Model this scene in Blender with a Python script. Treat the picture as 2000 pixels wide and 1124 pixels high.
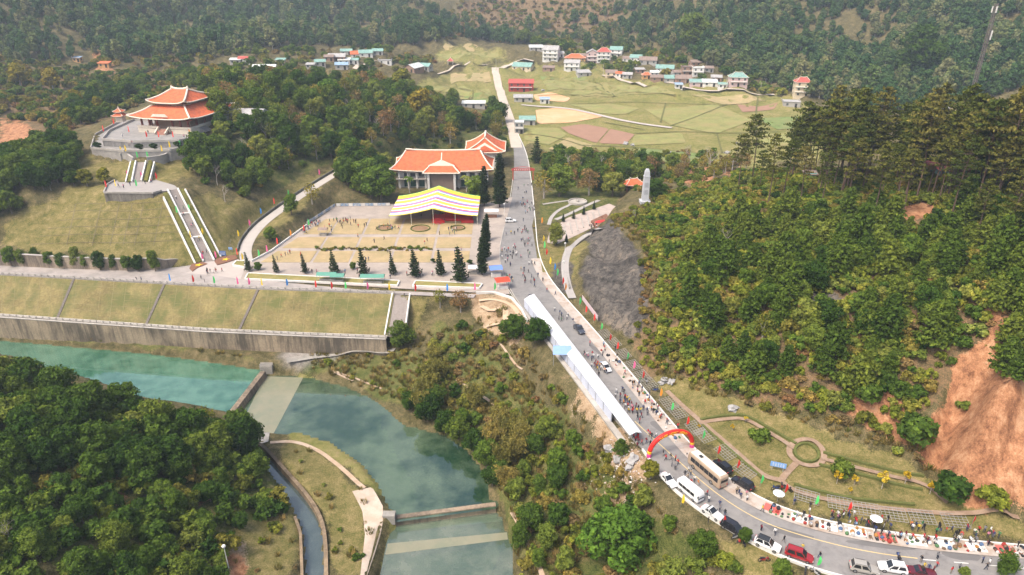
import bpy, bmesh, math, random
import numpy as np
from mathutils import Vector, Matrix
random.seed(7); rng = np.random.default_rng(7)
for o in list(bpy.data.objects): bpy.data.objects.remove(o)
S = bpy.context.scene
COL = S.collection
R = math.radians
# ---------------------------------------------------------------- camera
PITCH = R(25); CAMZ = 80.0; F = 4/3*1000; CX, CY = 1000.0, 562.0
SP, CP = math.sin(PITCH), math.cos(PITCH)
cam = bpy.data.cameras.new('camera'); camo = bpy.data.objects.new('camera', cam); COL.objects.link(camo)
camo.location = (0, 0, CAMZ); camo.rotation_euler = (math.pi/2-PITCH, 0, 0)
cam.lens = 24.0; cam.sensor_width = 36.0; cam.clip_start = 1; cam.clip_end = 8000
S.camera = camo
# ---------------------------------------------------------------- sky and sun (thin high overcast)
SUN_EL, SUN_AZ = R(58), R(-128)          # azimuth clockwise from +Y: the light comes from behind left
W = bpy.data.worlds.new('World'); S.world = W; W.use_nodes = True
nt = W.node_tree; bg = nt.nodes['Background']
sky = nt.nodes.new('ShaderNodeTexSky'); sky.sky_type = 'NISHITA'; sky.sun_disc = False
sky.sun_elevation = SUN_EL; sky.sun_rotation = SUN_AZ; sky.dust_density = 6.0; sky.air_density = 1.0; sky.ozone_density = 0.6
nt.links.new(sky.outputs[0], bg.inputs[0]); bg.inputs[1].default_value = 0.125
sl = bpy.data.lights.new('sun', 'SUN'); sl.energy = 1.5; sl.angle = R(18); sl.color = (1.0, 0.93, 0.82)
so = bpy.data.objects.new('sun', sl); COL.objects.link(so)
sd = Vector((math.sin(SUN_AZ)*math.cos(SUN_EL), math.cos(SUN_AZ)*math.cos(SUN_EL), math.sin(SUN_EL)))
so.rotation_euler = sd.to_track_quat('Z', 'Y').to_euler(); so.location = (-60, -40, 200)
S.view_settings.view_transform = 'Standard'; S.view_settings.look = 'None'; S.view_settings.gamma = 1.0
S.view_settings.use_curve_mapping = False; S.view_settings.exposure = 1.22
S.cycles.max_bounces = 6; S.cycles.diffuse_bounces = 2; S.cycles.glossy_bounces = 2; S.cycles.transmission_bounces = 3
S.cycles.transparent_max_bounces = 8; S.cycles.volume_bounces = 0; S.cycles.caustics_reflective = False; S.cycles.caustics_refractive = False
S.cycles.use_denoising = True
# ---------------------------------------------------------------- picking points of the place
def ray(x, y):
    u = (x-CX)/F; v = (y-CY)/F
    return u, CP-v*SP, -SP-v*CP
def P(x, y, z=0.0):                       # the point at height z seen at photo pixel x, y
    a, b, c = ray(x, y); t = (z-CAMZ)/c
    return (a*t, b*t, z)
def PT(x, y, t):                          # the point at depth t
    a, b, c = ray(x, y); return (a*t, b*t, CAMZ+c*t)
def proj(X, Y, Z):
    d = Y*CP-(Z-CAMZ)*SP; h = -Y*SP-(Z-CAMZ)*CP
    d = np.where(d < 1, 1, d) if isinstance(d, np.ndarray) else max(d, 1)
    return CX+F*X/d, CY+F*h/d, d
# ---------------------------------------------------------------- objects
def tag(o, label=None, cat=None, group=None, kind=None):
    if label: o['label'] = label
    if cat: o['category'] = cat
    if group: o['group'] = group
    if kind: o['kind'] = kind
    return o
def link(o, parent=None):
    COL.objects.link(o)
    if parent: o.parent = parent
    return o
def thing(name, label, cat, loc=(0,0,0), rz=0.0, group=None, scale=None):
    o = bpy.data.objects.new(name, None); o.empty_display_size = .3
    COL.objects.link(o); o.location = loc; o.rotation_euler = (0, 0, rz)
    if scale: o.scale = (scale,)*3 if not hasattr(scale, '__len__') else scale
    return tag(o, label, cat, group)
def inst(name, mesh, parent=None, loc=None, rz=None, color=None):
    o = bpy.data.objects.new(name, mesh); link(o, parent)
    if loc is not None: o.location = loc
    if rz is not None: o.rotation_euler = (0, 0, rz)
    if color: o.color = (*color, 1)
    return o
def copy_tree(o, parent=None):
    c = o.copy(); COL.objects.link(c); c.parent = parent
    for ch in list(o.children): copy_tree(ch, c)
    return c
class MB:
    def __init__(s): s.v = []; s.f = []; s.m = []; s.mi = 0; s.sm = False
    def add(s, vs, fs):
        n = len(s.v); s.v += [tuple(p) for p in vs]
        for f in fs: s.f.append(tuple(n+i for i in f)); s.m.append(s.mi)
        return s
    def box(s, cx, cy, cz, sx, sy, sz, rz=0.0, top=1.0):      # centre of the base
        x, y = sx/2, sy/2; c, n = math.cos(rz), math.sin(rz); vs = []
        for z, k in ((0, 1), (sz, top)):
            for a, b in ((-x, -y), (x, -y), (x, y), (-x, y)):
                a *= k; b *= k; vs.append((cx+a*c-b*n, cy+a*n+b*c, cz+z))
        return s.add(vs, [(3,2,1,0), (4,5,6,7), (0,1,5,4), (1,2,6,5), (2,3,7,6), (3,0,4,7)])
    def beam(s, p, q, w, h):
        p, q = Vector(p), Vector(q); d = (q-p).normalized()
        up = Vector((0,0,1)) if abs(d.z) < .95 else Vector((1,0,0))
        a = d.cross(up).normalized()*w/2; b = a.cross(d).normalized()*h/2
        vs = [p-a-b, p+a-b, p+a+b, p-a+b, q-a-b, q+a-b, q+a+b, q-a+b]
        return s.add(vs, [(0,1,2,3), (7,6,5,4), (0,4,5,1), (1,5,6,2), (2,6,7,3), (3,7,4,0)])
    def tube(s, pts, rad, n=6, cap=True):
        pts = [Vector(p) for p in pts]; k = len(pts)
        if not hasattr(rad, '__len__'): rad = [rad]*k
        vs = []; prev = None
        for i, p in enumerate(pts):
            d = (pts[min(i+1, k-1)]-pts[max(i-1, 0)]).normalized()
            if prev is None:
                a = d.orthogonal().normalized()
            else:
                a = (prev-d*prev.dot(d)); a = a.normalized() if a.length > 1e-5 else d.orthogonal().normalized()
            prev = a; b = d.cross(a)
            for j in range(n):
                t = 2*math.pi*j/n; vs.append(p+(a*math.cos(t)+b*math.sin(t))*rad[i])
        fs = [(i*n+j, i*n+(j+1) % n, (i+1)*n+(j+1) % n, (i+1)*n+j) for i in range(k-1) for j in range(n)]
        if cap: fs += [tuple(range(n))[::-1], tuple((k-1)*n+j for j in range(n))]
        return s.add(vs, fs)
    def lathe(s, prof, n=12, c=(0,0,0)):
        vs = [(c[0]+r*math.cos(2*math.pi*j/n), c[1]+r*math.sin(2*math.pi*j/n), c[2]+z) for r, z in prof for j in range(n)]
        fs = [(i*n+j, i*n+(j+1) % n, (i+1)*n+(j+1) % n, (i+1)*n+j) for i in range(len(prof)-1) for j in range(n)]
        fs.append(tuple((len(prof)-1)*n+j for j in range(n)))
        return s.add(vs, fs)
    def prism(s, poly, z0, z1, top=True, bottom=False, sides=True):
        n = len(poly); a = sum(poly[i][0]*poly[(i+1) % n][1]-poly[(i+1) % n][0]*poly[i][1] for i in range(n))
        if a < 0: poly = poly[::-1]
        za = z0 if hasattr(z0, '__len__') else [z0]*n; zb = z1 if hasattr(z1, '__len__') else [z1]*n
        vs = [(p[0], p[1], za[i]) for i, p in enumerate(poly)]+[(p[0], p[1], zb[i]) for i, p in enumerate(poly)]
        fs = []
        if sides: fs += [(i, (i+1) % n, n+(i+1) % n, n+i) for i in range(n)]
        if top: fs.append(tuple(range(n, 2*n)))
        if bottom: fs.append(tuple(range(n))[::-1])
        return s.add(vs, fs)
    def grid(s, rows):                    # rows of points -> quads
        n = len(rows[0]); vs = [p for r in rows for p in r]
        return s.add(vs, [(i*n+j, i*n+j+1, (i+1)*n+j+1, (i+1)*n+j) for i in range(len(rows)-1) for j in range(n-1)])
    def mesh(s, name, mats, smooth=False):
        me = bpy.data.meshes.new(name); me.from_pydata(s.v, [], s.f)
        if not isinstance(mats, (list, tuple)): mats = [mats]
        for m in mats: me.materials.append(m)
        me.polygons.foreach_set('material_index', s.m)
        if smooth: me.polygons.foreach_set('use_smooth', [True]*len(s.f))
        me.update(); return me
    def build(s, name, mats, parent=None, smooth=False):
        return link(bpy.data.objects.new(name, s.mesh(name, mats, smooth)), parent)
def np_mesh(name, verts, quads, mats, mi=None, smooth=False):
    me = bpy.data.meshes.new(name); nv, nq = len(verts), len(quads); k = quads.shape[1]
    me.vertices.add(nv); me.vertices.foreach_set('co', np.ascontiguousarray(verts, dtype=np.float32).ravel())
    me.loops.add(nq*k); me.loops.foreach_set('vertex_index', np.ascontiguousarray(quads, dtype=np.int32).ravel())
    me.polygons.add(nq); me.polygons.foreach_set('loop_start', np.arange(0, nq*k, k, dtype=np.int32))
    me.polygons.foreach_set('loop_total', np.full(nq, k, dtype=np.int32))
    for m in (mats if isinstance(mats, (list, tuple)) else [mats]): me.materials.append(m)
    if mi is not None: me.polygons.foreach_set('material_index', np.ascontiguousarray(mi, dtype=np.int32))
    if smooth: me.polygons.foreach_set('use_smooth', np.ones(nq, dtype=bool))
    me.update(calc_edges=True); me.validate(); return me
# ---------------------------------------------------------------- procedural materials
MATS = {}
class NT:
    def __init__(s, name):
        s.mat = bpy.data.materials.new(name); s.mat.use_nodes = True; s.t = s.mat.node_tree
        s.b = s.t.nodes['Principled BSDF']; s.out = s.t.nodes['Material Output']
    def n(s, typ, **kw):
        o = s.t.nodes.new('ShaderNode'+typ)
        for k, v in kw.items():
            if k in o.inputs: o.inputs[k].default_value = v
            else: setattr(o, k, v)
        return o
    def l(s, a, b): s.t.links.new(a, b)
    def noise(s, scale, detail=4, rough=.6, co=None, vec=None):
        o = s.n('TexNoise'); o.inputs['Scale'].default_value = scale; o.inputs['Detail'].default_value = detail; o.inputs['Roughness'].default_value = rough
        if vec is not None: s.l(vec, o.inputs['Vector'])
        return o.outputs[0]
    def pos(s, scale=(1,1,1), rot=(0,0,0)):
        g = s.n('NewGeometry'); m = s.n('Mapping'); m.inputs['Scale'].default_value = scale; m.inputs['Rotation'].default_value = rot
        s.l(g.outputs['Position'], m.inputs['Vector']); return m.outputs[0]
    def obj(s, scale=(1,1,1), rot=(0,0,0)):
        g = s.n('TexCoord'); m = s.n('Mapping'); m.inputs['Scale'].default_value = scale; m.inputs['Rotation'].default_value = rot
        s.l(g.outputs['Object'], m.inputs['Vector']); return m.outputs[0]
    def mix(s, fac, a, b, mode='MIX'):
        o = s.n('Mix', data_type='RGBA', blend_type=mode)
        for v, i in ((fac, 0), (a, 6), (b, 7)):
            if isinstance(v, (int, float)): o.inputs[i].default_value = v
            elif isinstance(v, tuple): o.inputs[i].default_value = (*v[:3], 1)
            else: s.l(v, o.inputs[i])
        return o.outputs[2]
    def ramp(s, fac, stops, interp='LINEAR'):
        o = s.n('ValToRGB'); o.color_ramp.interpolation = interp; e = o.color_ramp.elements
        while len(e) < len(stops): e.new(.5)
        for k, (p, c) in enumerate(stops):
            e[k].position = p; e[k].color = (*c, 1) if hasattr(c, '__len__') else (c, c, c, 1)
        s.l(fac, o.inputs[0]); return o.outputs[0]
    def math(s, op, a, b=0.0, clamp=False):
        o = s.n('Math', operation=op, use_clamp=clamp)
        for i, v in enumerate((a, b)):
            if isinstance(v, (int, float)): o.inputs[i].default_value = v
            else: s.l(v, o.inputs[i])
        return o.outputs[0]
    def bump(s, h, strength=.4, dist=.1):
        o = s.n('Bump'); o.inputs['Strength'].default_value = strength; o.inputs['Distance'].default_value = dist
        s.l(h, o.inputs['Height']); s.l(o.outputs[0], s.b.inputs['Normal'])
    def col(s, c):
        if isinstance(c, tuple): s.b.inputs['Base Color'].default_value = (*c, 1)
        else: s.l(c, s.b.inputs['Base Color'])
    def done(s, rough=.85, spec=.25, metal=0.0):
        s.b.inputs['Roughness'].default_value = rough; s.b.inputs['Specular IOR Level'].default_value = spec; s.b.inputs['Metallic'].default_value = metal
        return s.mat
def M(name, c, rough=.8, var=.18, scale=.6, spec=.25, metal=0.0, bump=0.0, c2=None, fine=6.0):
    """plain weathered surface: two scales of tone, optional second colour in patches"""
    if name in MATS: return MATS[name]
    m = NT(name); p = m.pos()
    a = m.noise(scale, 5, .65, vec=p); b = m.noise(fine, 3, .7, vec=p)
    t = m.mix(.45, a, b)
    k = tuple(max(0, x*(1-var)) for x in c); h = tuple(min(.95, x*(1+var)) for x in c)
    colr = m.ramp(t, [(.32, k), (.5, c), (.68, h)])
    if c2: colr = m.mix(m.ramp(m.noise(scale*.7, 5, .7, vec=p), [(.45, 0.0), (.62, 1.0)]), colr, c2)
    m.col(colr)
    if bump: m.bump(b, bump, .06)
    MATS[name] = m.done(rough, spec, metal); return MATS[name]
def MO(name, rough=.7, spec=.3, var=.15, metal=0.0, coat=0.0):
    """colour comes from the object itself (paint, cloth), with light dirt"""
    if name in MATS: return MATS[name]
    m = NT(name); oi = m.n('ObjectInfo'); v = m.ramp(m.noise(3.0, 3, .6, vec=m.obj()), [(.3, 1-var), (.7, 1.0)])
    m.col(m.mix(1.0, oi.outputs['Color'], v, 'MULTIPLY'))
    m.b.inputs['Coat Weight'].default_value = coat
    MATS[name] = m.done(rough, spec, metal); return MATS[name]
# ================================================================ TERRAIN
def axis(segs):
    out = [segs[0][0]]
    for a, b, st in segs:
        n = max(1, int(round((b-a)/st))); out += list(np.linspace(a, b, n+1)[1:])
    return np.array(out)
GX = axis([(-1500,-700,50), (-700,-400,12), (-400,-190,4), (-190,-150,2), (-150,150,1.0), (150,190,2), (190,400,5), (400,700,12), (700,1500,50)])
GY = axis([(-60,30,6), (30,66,2), (66,290,1.0), (290,420,2.5), (420,760,5), (760,1100,12), (1100,2600,60)])
XX, YY = np.meshgrid(GX, GY)
def vnoise(x, y, scale, seed):
    r = np.random.default_rng(seed); T = r.random((256, 256))
    u, v = x/scale+1000.3, y/scale+1000.7; i, j = np.floor(u).astype(int), np.floor(v).astype(int)
    a, b = u-i, v-j; a = a*a*(3-2*a); b = b*b*(3-2*b)
    g = lambda p, q: T[p % 256, q % 256]
    return (g(i,j)*(1-a)*(1-b)+g(i+1,j)*a*(1-b)+g(i,j+1)*(1-a)*b+g(i+1,j+1)*a*b)-.5
def fbm(x, y, scale, seed, oct=4, gain=.5):
    return sum(vnoise(x, y, scale/2**k, seed+k)*gain**k for k in range(oct))
def poly_in(px, py, poly):
    ins = np.zeros(px.shape, bool); n = len(poly)
    for i in range(n):
        x1, y1 = poly[i][:2]; x2, y2 = poly[(i+1) % n][:2]
        if y1 == y2: continue
        c = ((y1 > py) != (y2 > py)) & (px < (x2-x1)*(py-y1)/(y2-y1)+x1)
        ins ^= c
    return ins
def line_dist(px, py, pts, closed=False, along=False):
    best = np.full(px.shape, 1e9); bz = np.zeros(px.shape)
    n = len(pts); m = n if closed else n-1
    for i in range(m):
        a, b = pts[i], pts[(i+1) % n]; dx, dy = b[0]-a[0], b[1]-a[1]; L = dx*dx+dy*dy
        t = np.clip(((px-a[0])*dx+(py-a[1])*dy)/max(L, 1e-9), 0, 1)
        d = np.hypot(px-a[0]-t*dx, py-a[1]-t*dy); k = d < best
        best = np.where(k, d, best)
        if along: bz = np.where(k, a[2]+(b[2]-a[2])*t, bz)
    return (best, bz) if along else best
def sdist(px, py, poly):                  # negative inside
    d = line_dist(px, py, poly, True); return np.where(poly_in(px, py, poly), -d, d)
def sstep(x, a, b): t = np.clip((x-a)/(b-a), 0, 1); return t*t*(3-2*t)
def W2(pts, z): return [P(x, y, z) for x, y in pts]
# natural ground: heights at picked points (pixel, pixel, height) and (pixel, pixel, depth) for what lies behind
CTRL = [(1020,400,0),(1010,480,0),(1060,540,0),(1150,650,0),(1250,780,0),(1330,880,0),(1420,970,0),(1600,1040,0),(1800,1080,0),(2000,1110,0),(1012,330,0),(1005,290,.5),
 (1100,380,0),(1120,440,.3),(1170,400,1),(1200,370,1),(1130,470,.3),(1080,500,.2),(1120,560,.8),
 (1060,290,0),(1200,280,0),(1400,300,1),(1100,230,2),(1300,220,2),(1500,240,2),(1000,200,3),(1200,180,5),(1400,190,5),(1040,150,6),(1250,140,9),(1450,170,8),(900,150,5),(840,150,5),
 (1100,110,13),(1000,115,12),(870,95,16),(700,110,20),(500,135,21),(1280,120,14),(1560,180,8),(600,125,20),(820,130,9),(1600,250,2),(1750,240,3),(1900,235,4),
 (1380,150,9),(1650,200,6),(1480,330,2),(1350,340,1.5),(1250,320,.5),
 # pagoda hill
 (400,520,0),(362,440,8.5),(330,372,17),(268,360,17),(275,317,21),(300,285,24),(335,245,26),(200,270,24),(410,250,26),(420,300,17),(380,330,17),(480,380,9),(560,350,9),(640,330,9),
 (480,480,.5),(540,430,3),(600,375,6),(655,340,8),(700,330,7),(720,390,1),(640,400,3),
 (215,402,13.4),(260,400,13.4),(300,402,13.4),(200,410,12.6),(240,300,21),(330,302,20.5),(180,300,21),(100,440,7),(200,480,3.5),(300,490,3.5),(20,470,4),(150,360,17),(220,330,20),(60,360,17),
 (450,280,21),(520,230,24),(600,220,23),(700,230,18),(800,230,11),(870,210,7),(700,280,12),(600,290,15),(820,270,6),(900,240,4),(960,240,2),(450,180,26),(560,180,25),(650,165,22),(720,150,18),
 (860,320,0),(800,400,0),(900,380,0),(720,500,0),(620,500,0),(900,520,0),(960,560,0),
 (0,530,0),(200,540,0),(0,480,3),
 # below the promenade, the river and its banks
 (0,625,-9),(380,645,-9),(700,660,-9),(480,700,-13.5),(200,672,-13.7),(800,650,-8.5),(800,600,-3.5),(900,640,-5),(950,600,-1),(850,690,-10),(750,700,-12.5),(680,700,-12.8),
 (750,745,-14),(650,720,-14),(800,790,-14),(880,830,-14.2),(950,780,-10.5),(1000,720,-8),(1050,720,-5.5),(1100,780,-6),(1160,840,-4),(1100,850,-8),(1050,900,-10),(990,930,-14),(1020,1000,-14.5),
 (1240,900,-1.8),(1200,960,-5.5),(1100,1000,-10.5),(1150,1080,-11),(1300,1040,-5),(1380,1060,-3),(1450,1110,-2.5),(1250,1120,-9),(1040,1110,-14.5),(1020,650,-2.2),(990,620,-1),(930,700,-8),
 (560,860,-14.2),(650,900,-14.4),(700,980,-14.6),(640,1000,-14.6),(700,1100,-15),(540,1050,-13.5),(480,1100,-12),(520,1010,-13.5),
 (470,860,-13),(450,1000,-10),(400,900,-7),(300,880,-5),(200,815,-1.5),(100,785,.5),(0,775,2),(0,900,5),(150,1000,1),(0,1100,5),(300,1000,-4),(300,1100,-4),(400,1080,-8),
 # right hillside
 (1300,600,8),(1400,600,11),(1300,700,3),(1350,750,1.5),(1450,700,7),(1600,700,11),(1600,560,18),(1700,480,22),(1500,450,17),(1400,420,15),(1800,600,20),(1750,760,9),(1900,500,26),(1990,560,27),
 (1500,800,2.2),(1650,850,3),(1750,890,2),(1850,950,1.2),(1900,1000,.8),(1960,650,21),(1850,820,6),(1950,800,13),(1990,750,19),(1990,960,5),(1990,880,11),
 (1350,790,.4),(1450,850,.5),(1600,900,.9),(1700,950,.8),(1500,930,.3),(1290,650,4),(1240,670,1.5),(1700,820,5),(1600,780,6)]
CTRL_T = [(1450,365,228),(1580,352,222),(1700,362,203),(1850,370,183),(1990,400,163),(1330,390,228),(1210,436,207),(1260,384,231),(1290,430,212),
 (1200,60,720),(1000,70,760),(1000,20,830),(1000,-60,900),(700,60,640),(700,0,720),(700,-80,800),(400,100,520),(400,40,600),(400,-40,680),
 (200,180,390),(200,100,480),(200,50,540),(200,0,600),(200,-80,680),(0,260,300),(50,310,250),(0,180,380),(0,90,460),(0,0,540),(300,150,420),(100,230,330),(-150,200,300),(-150,350,230),
 (1300,70,640),(1300,0,720),(1300,-80,800),(1500,80,560),(1500,0,640),(1700,150,480),(1700,80,540),(1700,0,600),(1850,120,460),(2000,120,430),(2000,0,520),(2200,60,420),(1600,-80,720),(1900,-80,640),
 (100,715,172),(300,770,164),(450,810,158),(0,700,173),(-150,700,168)]
CW = [(260,140,62),(230,230,55),(190,90,30),(150,60,8),(120,40,2),(200,60,22),(-160,60,14),(-200,100,22),(-120,40,6),(-190,150,-6),(-230,210,4),(-260,260,24),(30,20,-14),(80,30,-6),(-40,20,-14),(0,-50,-10),(140,-50,4),(-140,-50,8),
 (-900,500,150),(-700,300,120),(-500,800,170),(0,1200,190),(500,1000,190),(900,700,200),(600,400,130),(450,250,110),(-400,1000,190),(0,1800,260),(-900,1300,240),(900,1300,240),(-350,330,60),(1200,200,200),(-1200,100,200),(400,60,90),(-400,60,60),(-400,200,40)]
C3 = np.array([P(*c) for c in CTRL]+[PT(*c) for c in CTRL_T]+[tuple(map(float, c)) for c in CW])
def rbf_fit(pts):
    n = len(pts); d = np.hypot(pts[:,None,0]-pts[None,:,0], pts[:,None,1]-pts[None,:,1])
    A = np.zeros((n+3, n+3)); A[:n,:n] = d-np.eye(n)*1.5
    A[:n,n] = 1; A[:n,n+1:] = pts[:,:2]; A[n:,:n] = A[:n,n:].T
    b = np.zeros(n+3); b[:n] = pts[:,2]; return np.linalg.solve(A, b)
RW = rbf_fit(C3)
H = RW[len(C3)]+RW[len(C3)+1]*XX+RW[len(C3)+2]*YY
for k in range(len(C3)): H += RW[k]*np.hypot(XX-C3[k,0], YY-C3[k,1])
H = np.minimum(H, 330)
# ---- built levels
ROAD_R = [(1012,262),(1030,300),(1038,350),(1043,400),(1047,440),(1051,490),(1066,533),(1100,577),(1160,643),(1240,737),(1310,822),(1362,882),(1420,933),(1485,974),(1560,1003),(1640,1023),(1740,1040),(1850,1052),(2010,1066),(2200,1080)]
ROAD_L = [(1001,262),(1004,300),(1004,345),(999,385),(985,440),(975,482),(975,512),(986,548),(1010,590),(1085,690),(1160,775),(1225,845),(1258,882),(1292,935),(1345,982),(1400,1020),(1480,1068),(1570,1106),(1660,1132),(1780,1158),(1950,1182),(2200,1200)]
RR = W2(ROAD_R, 0); RL = W2(ROAD_L, 0)
def resample(pts, n=None, step=None):
    p = np.array(pts, float); d = np.r_[0, np.cumsum(np.hypot(*(np.diff(p[:,:2], axis=0).T)))]
    n = n or max(2, int(d[-1]/step)+1); t = np.linspace(0, d[-1], n)
    return np.stack([np.interp(t, d, p[:,k]) for k in range(p.shape[1])], 1)
def smooth(pts, it=2):
    p = np.array(pts, float)
    for _ in range(it):
        q = [p[0]]
        for a, b in zip(p[:-1], p[1:]): q += [a*.75+b*.25, a*.25+b*.75]
        p = np.array(q+[p[-1]])
    return p
RRs = smooth(RR, 2); RLs = smooth(RL, 2)
ROADPOLY = [tuple(p) for p in RLs]+[tuple(p) for p in RRs[::-1]]
base = H.copy()
sl_ = np.clip(sdist(XX, YY, ROADPOLY), -50, 60)
rough = sstep(sl_, 8, 25)
H += (fbm(XX, YY, 30, 11, 5)*5.0+fbm(XX, YY, 7, 31, 3)*1.0)*rough*sstep(np.abs(YY-100)+0*YY, -1, 0)*np.where(YY > 420, 2.2, 1)*np.where(base > 4, 1, .35)
H += np.where(YY > 430, sstep(base, 14, 60)*fbm(XX, YY, 160, 51, 4)*60, 0)
# valley fields almost flat
fl = sstep(base, 7, 2)*sstep(YY, 265, 300); H = H*(1-fl*.85)+base*fl*.85
def flatten(poly, z, w0=0.5, w1=4.0):
    global H
    k = sstep(sdist(XX, YY, poly), w1, w0); H = H*(1-k)+z*k
flatten(ROADPOLY, -.35, 1.5, 7.0)
PLAZA = W2([(470,545),(486,512),(560,470),(655,403),(760,398),(762,345),(965,335),(1003,345),(1000,385),(985,440),(975,482),(975,512),(986,548),(1000,585),(930,572),(800,565)], 0)
flatten(PLAZA, -.3, 1.0, 4.0)
HALLPAD = W2([(752,380),(752,330),(790,310),(995,268),(1003,345),(995,390)], 0); flatten(HALLPAD, -.3, 1, 6)
PROM = W2([(-160,528),(0,516),(120,522),(260,528),(350,522),(405,508),(430,500),(470,520),(486,545),(700,566),(930,575),(925,582),(770,575),(500,566),(200,549),(0,538),(-160,532)], 0)
flatten(PROM, -.3, .5, 2.0)
PARK = W2([(1049,440),(1058,400),(1120,365),(1215,372),(1200,410),(1160,445),(1128,478),(1085,500),(1065,530)], 0.2); flatten(PARK, .15, .5, 4)
def ramp(pts, w0, w1, dz=-.35):
    global H
    d, z = line_dist(XX, YY, pts, along=True); k = sstep(d, w1, w0); H = H*(1-k)+(z+dz)*k
ST0, ST1 = P(407,511,0), P(336.5,371,17)
LAND = W2([(203,378),(210,362),(226,353),(302,351),(340,362),(349,369),(327,373),(317,374),(298,379)], 17); flatten(LAND, 16.6, -.6, .5)
ramp([ST0, ST1], 4.6, 9.0, -.45)
US0, US1 = P(267,356,17), P(276,317,21); ramp([US0, US1], 4.0, 8.0)
TER1 = W2([(178,292),(186,266),(236,238),(425,246),(385,280),(368,290),(332,296),(245,298)], 23); flatten(TER1, 22.6, -1.2, .2)
TER2 = W2([(200,275),(214,258),(262,236),(425,240),(378,272),(348,277),(258,279)], 25)
flatten(TER2, 24.6, -1.6, -.4)
ACC = [P(482,512,0), P(478,490,.3), P(486,468,1), P(508,440,2.2), P(545,412,3.6), P(600,374,5.8), P(655,340,8), P(700,315,9)]
ACC = [tuple(p) for p in smooth(ACC, 2)]; ramp(ACC, 2.5, 7, -.15)
# dam slope between promenade and lower walk, and the strip below it
TOPE = W2([(-160,532),(0,538),(200,549),(500,566),(770,575),(930,583)], 0)
BOTE = W2([(-160,604),(0,613),(200,627),(400,641),(600,650),(757,656)], -7.5)
DAM = TOPE[:-1]+BOTE[::-1]
k = sstep(sdist(XX, YY, DAM), 1.2, 0.0); H = np.where(k > 0, np.minimum(H, H*(1-k)+(-9.5)*k), H)
WALLF = [(x, y-2.0, z) for x, y, z in BOTE]
# strip between the dam's foot wall and the water
STRIP = [tuple(p) for p in BOTE]+W2([(770,672),(700,690),(520,722),(420,706),(300,690),(150,677),(0,664),(-160,655)], -13.4)
k = sstep(sdist(XX, YY, STRIP), 1.0, -.5); H = np.where(k > 0, H*(1-k)+(-12.4)*k, H)
WZ1, WZ2, WZ3, WZC = -14.5, -15.9, -17.3, -15.2
RIV1 = W2([(-300,648),(-160,652),(0,665),(150,678),(300,692),(420,709),(506,722),(515,727),(452,808),(380,800),(280,795),(150,750),(50,720),(-160,690),(-300,680)], WZ1)
RIV2 = W2([(517,733),(560,733),(610,738),(680,757),(740,785),(790,830),(870,850),(915,880),(948,925),(962,985),(775,1012),(754,990),(737,950),(702,905),(652,866),(592,846),(530,848),(470,846),(462,815)], WZ2)
RIV3 = W2([(776,1022),(966,992),(980,1010),(1000,1060),(1003,1124),(1000,1300),(700,1300),(738,1124),(750,1060)], WZ3)
CHAN = W2([(490,868),(512,874),(548,915),(598,970),(626,1015),(633,1060),(634,1124),(634,1300),(590,1300),(596,1124),(592,1060),(586,1030),(568,990),(528,930)], WZC)
for poly, wz, bank in ((RIV1, WZ1, 5), (RIV2, WZ2, 4), (RIV3, WZ3, 4), (CHAN, WZC, 2.2)):
    s = sdist(XX, YY, poly)
    H = np.where(s < 0, np.minimum(H, wz-.35-1.6*sstep(-s, 0, 5)), H)
    k = (s >= 0) & (s < bank); H = np.where(k, np.minimum(np.maximum(H, wz+.1+s*.15), wz+.5+s*s*1.2+s*.6), H)
# ---- pixel zones of the ground
PXX, PYY, DD = proj(XX, YY, H)
CLIFF = [(1132,555),(1142,500),(1165,458),(1200,443),(1235,455),(1262,492),(1256,560),(1262,620),(1250,665),(1225,660),(1180,615),(1148,582)]
kc = sstep(sdist(PXX, PYY, CLIFF), 8, -10)*(DD < 240)
H += kc*(fbm(XX*1.3+YY*.6, (YY-XX)*.6, 15, 71, 3, .5)*6.0+np.abs(fbm(XX*1.1+YY*.9, (YY-XX)*.45, 6, 75, 3, .5))*2.6)
REDCUT = [(1785,900),(1800,850),(1830,770),(1880,690),(1940,640),(1980,618),(2100,600),(2100,1010),(1990,1000),(1900,985),(1830,930)]
kr = sstep(sdist(PXX, PYY, REDCUT), 10, -15)*(DD < 170)
H += kr*(fbm((XX-YY)*.7*2.2, (XX+YY)*.7*.6, 10, 91, 5, .55)*7.5)
PXX, PYY, DD = proj(XX, YY, H)
def Hat(x, y):
    x = np.asarray(x, float); y = np.asarray(y, float)
    i = np.clip(np.searchsorted(GX, x)-1, 0, len(GX)-2); j = np.clip(np.searchsorted(GY, y)-1, 0, len(GY)-2)
    a = np.clip((x-GX[i])/(GX[i+1]-GX[i]), 0, 1); b = np.clip((y-GY[j])/(GY[j+1]-GY[j]), 0, 1)
    return (H[j,i]*(1-a)+H[j,i+1]*a)*(1-b)+(H[j+1,i]*(1-a)+H[j+1,i+1]*a)*b
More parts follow.
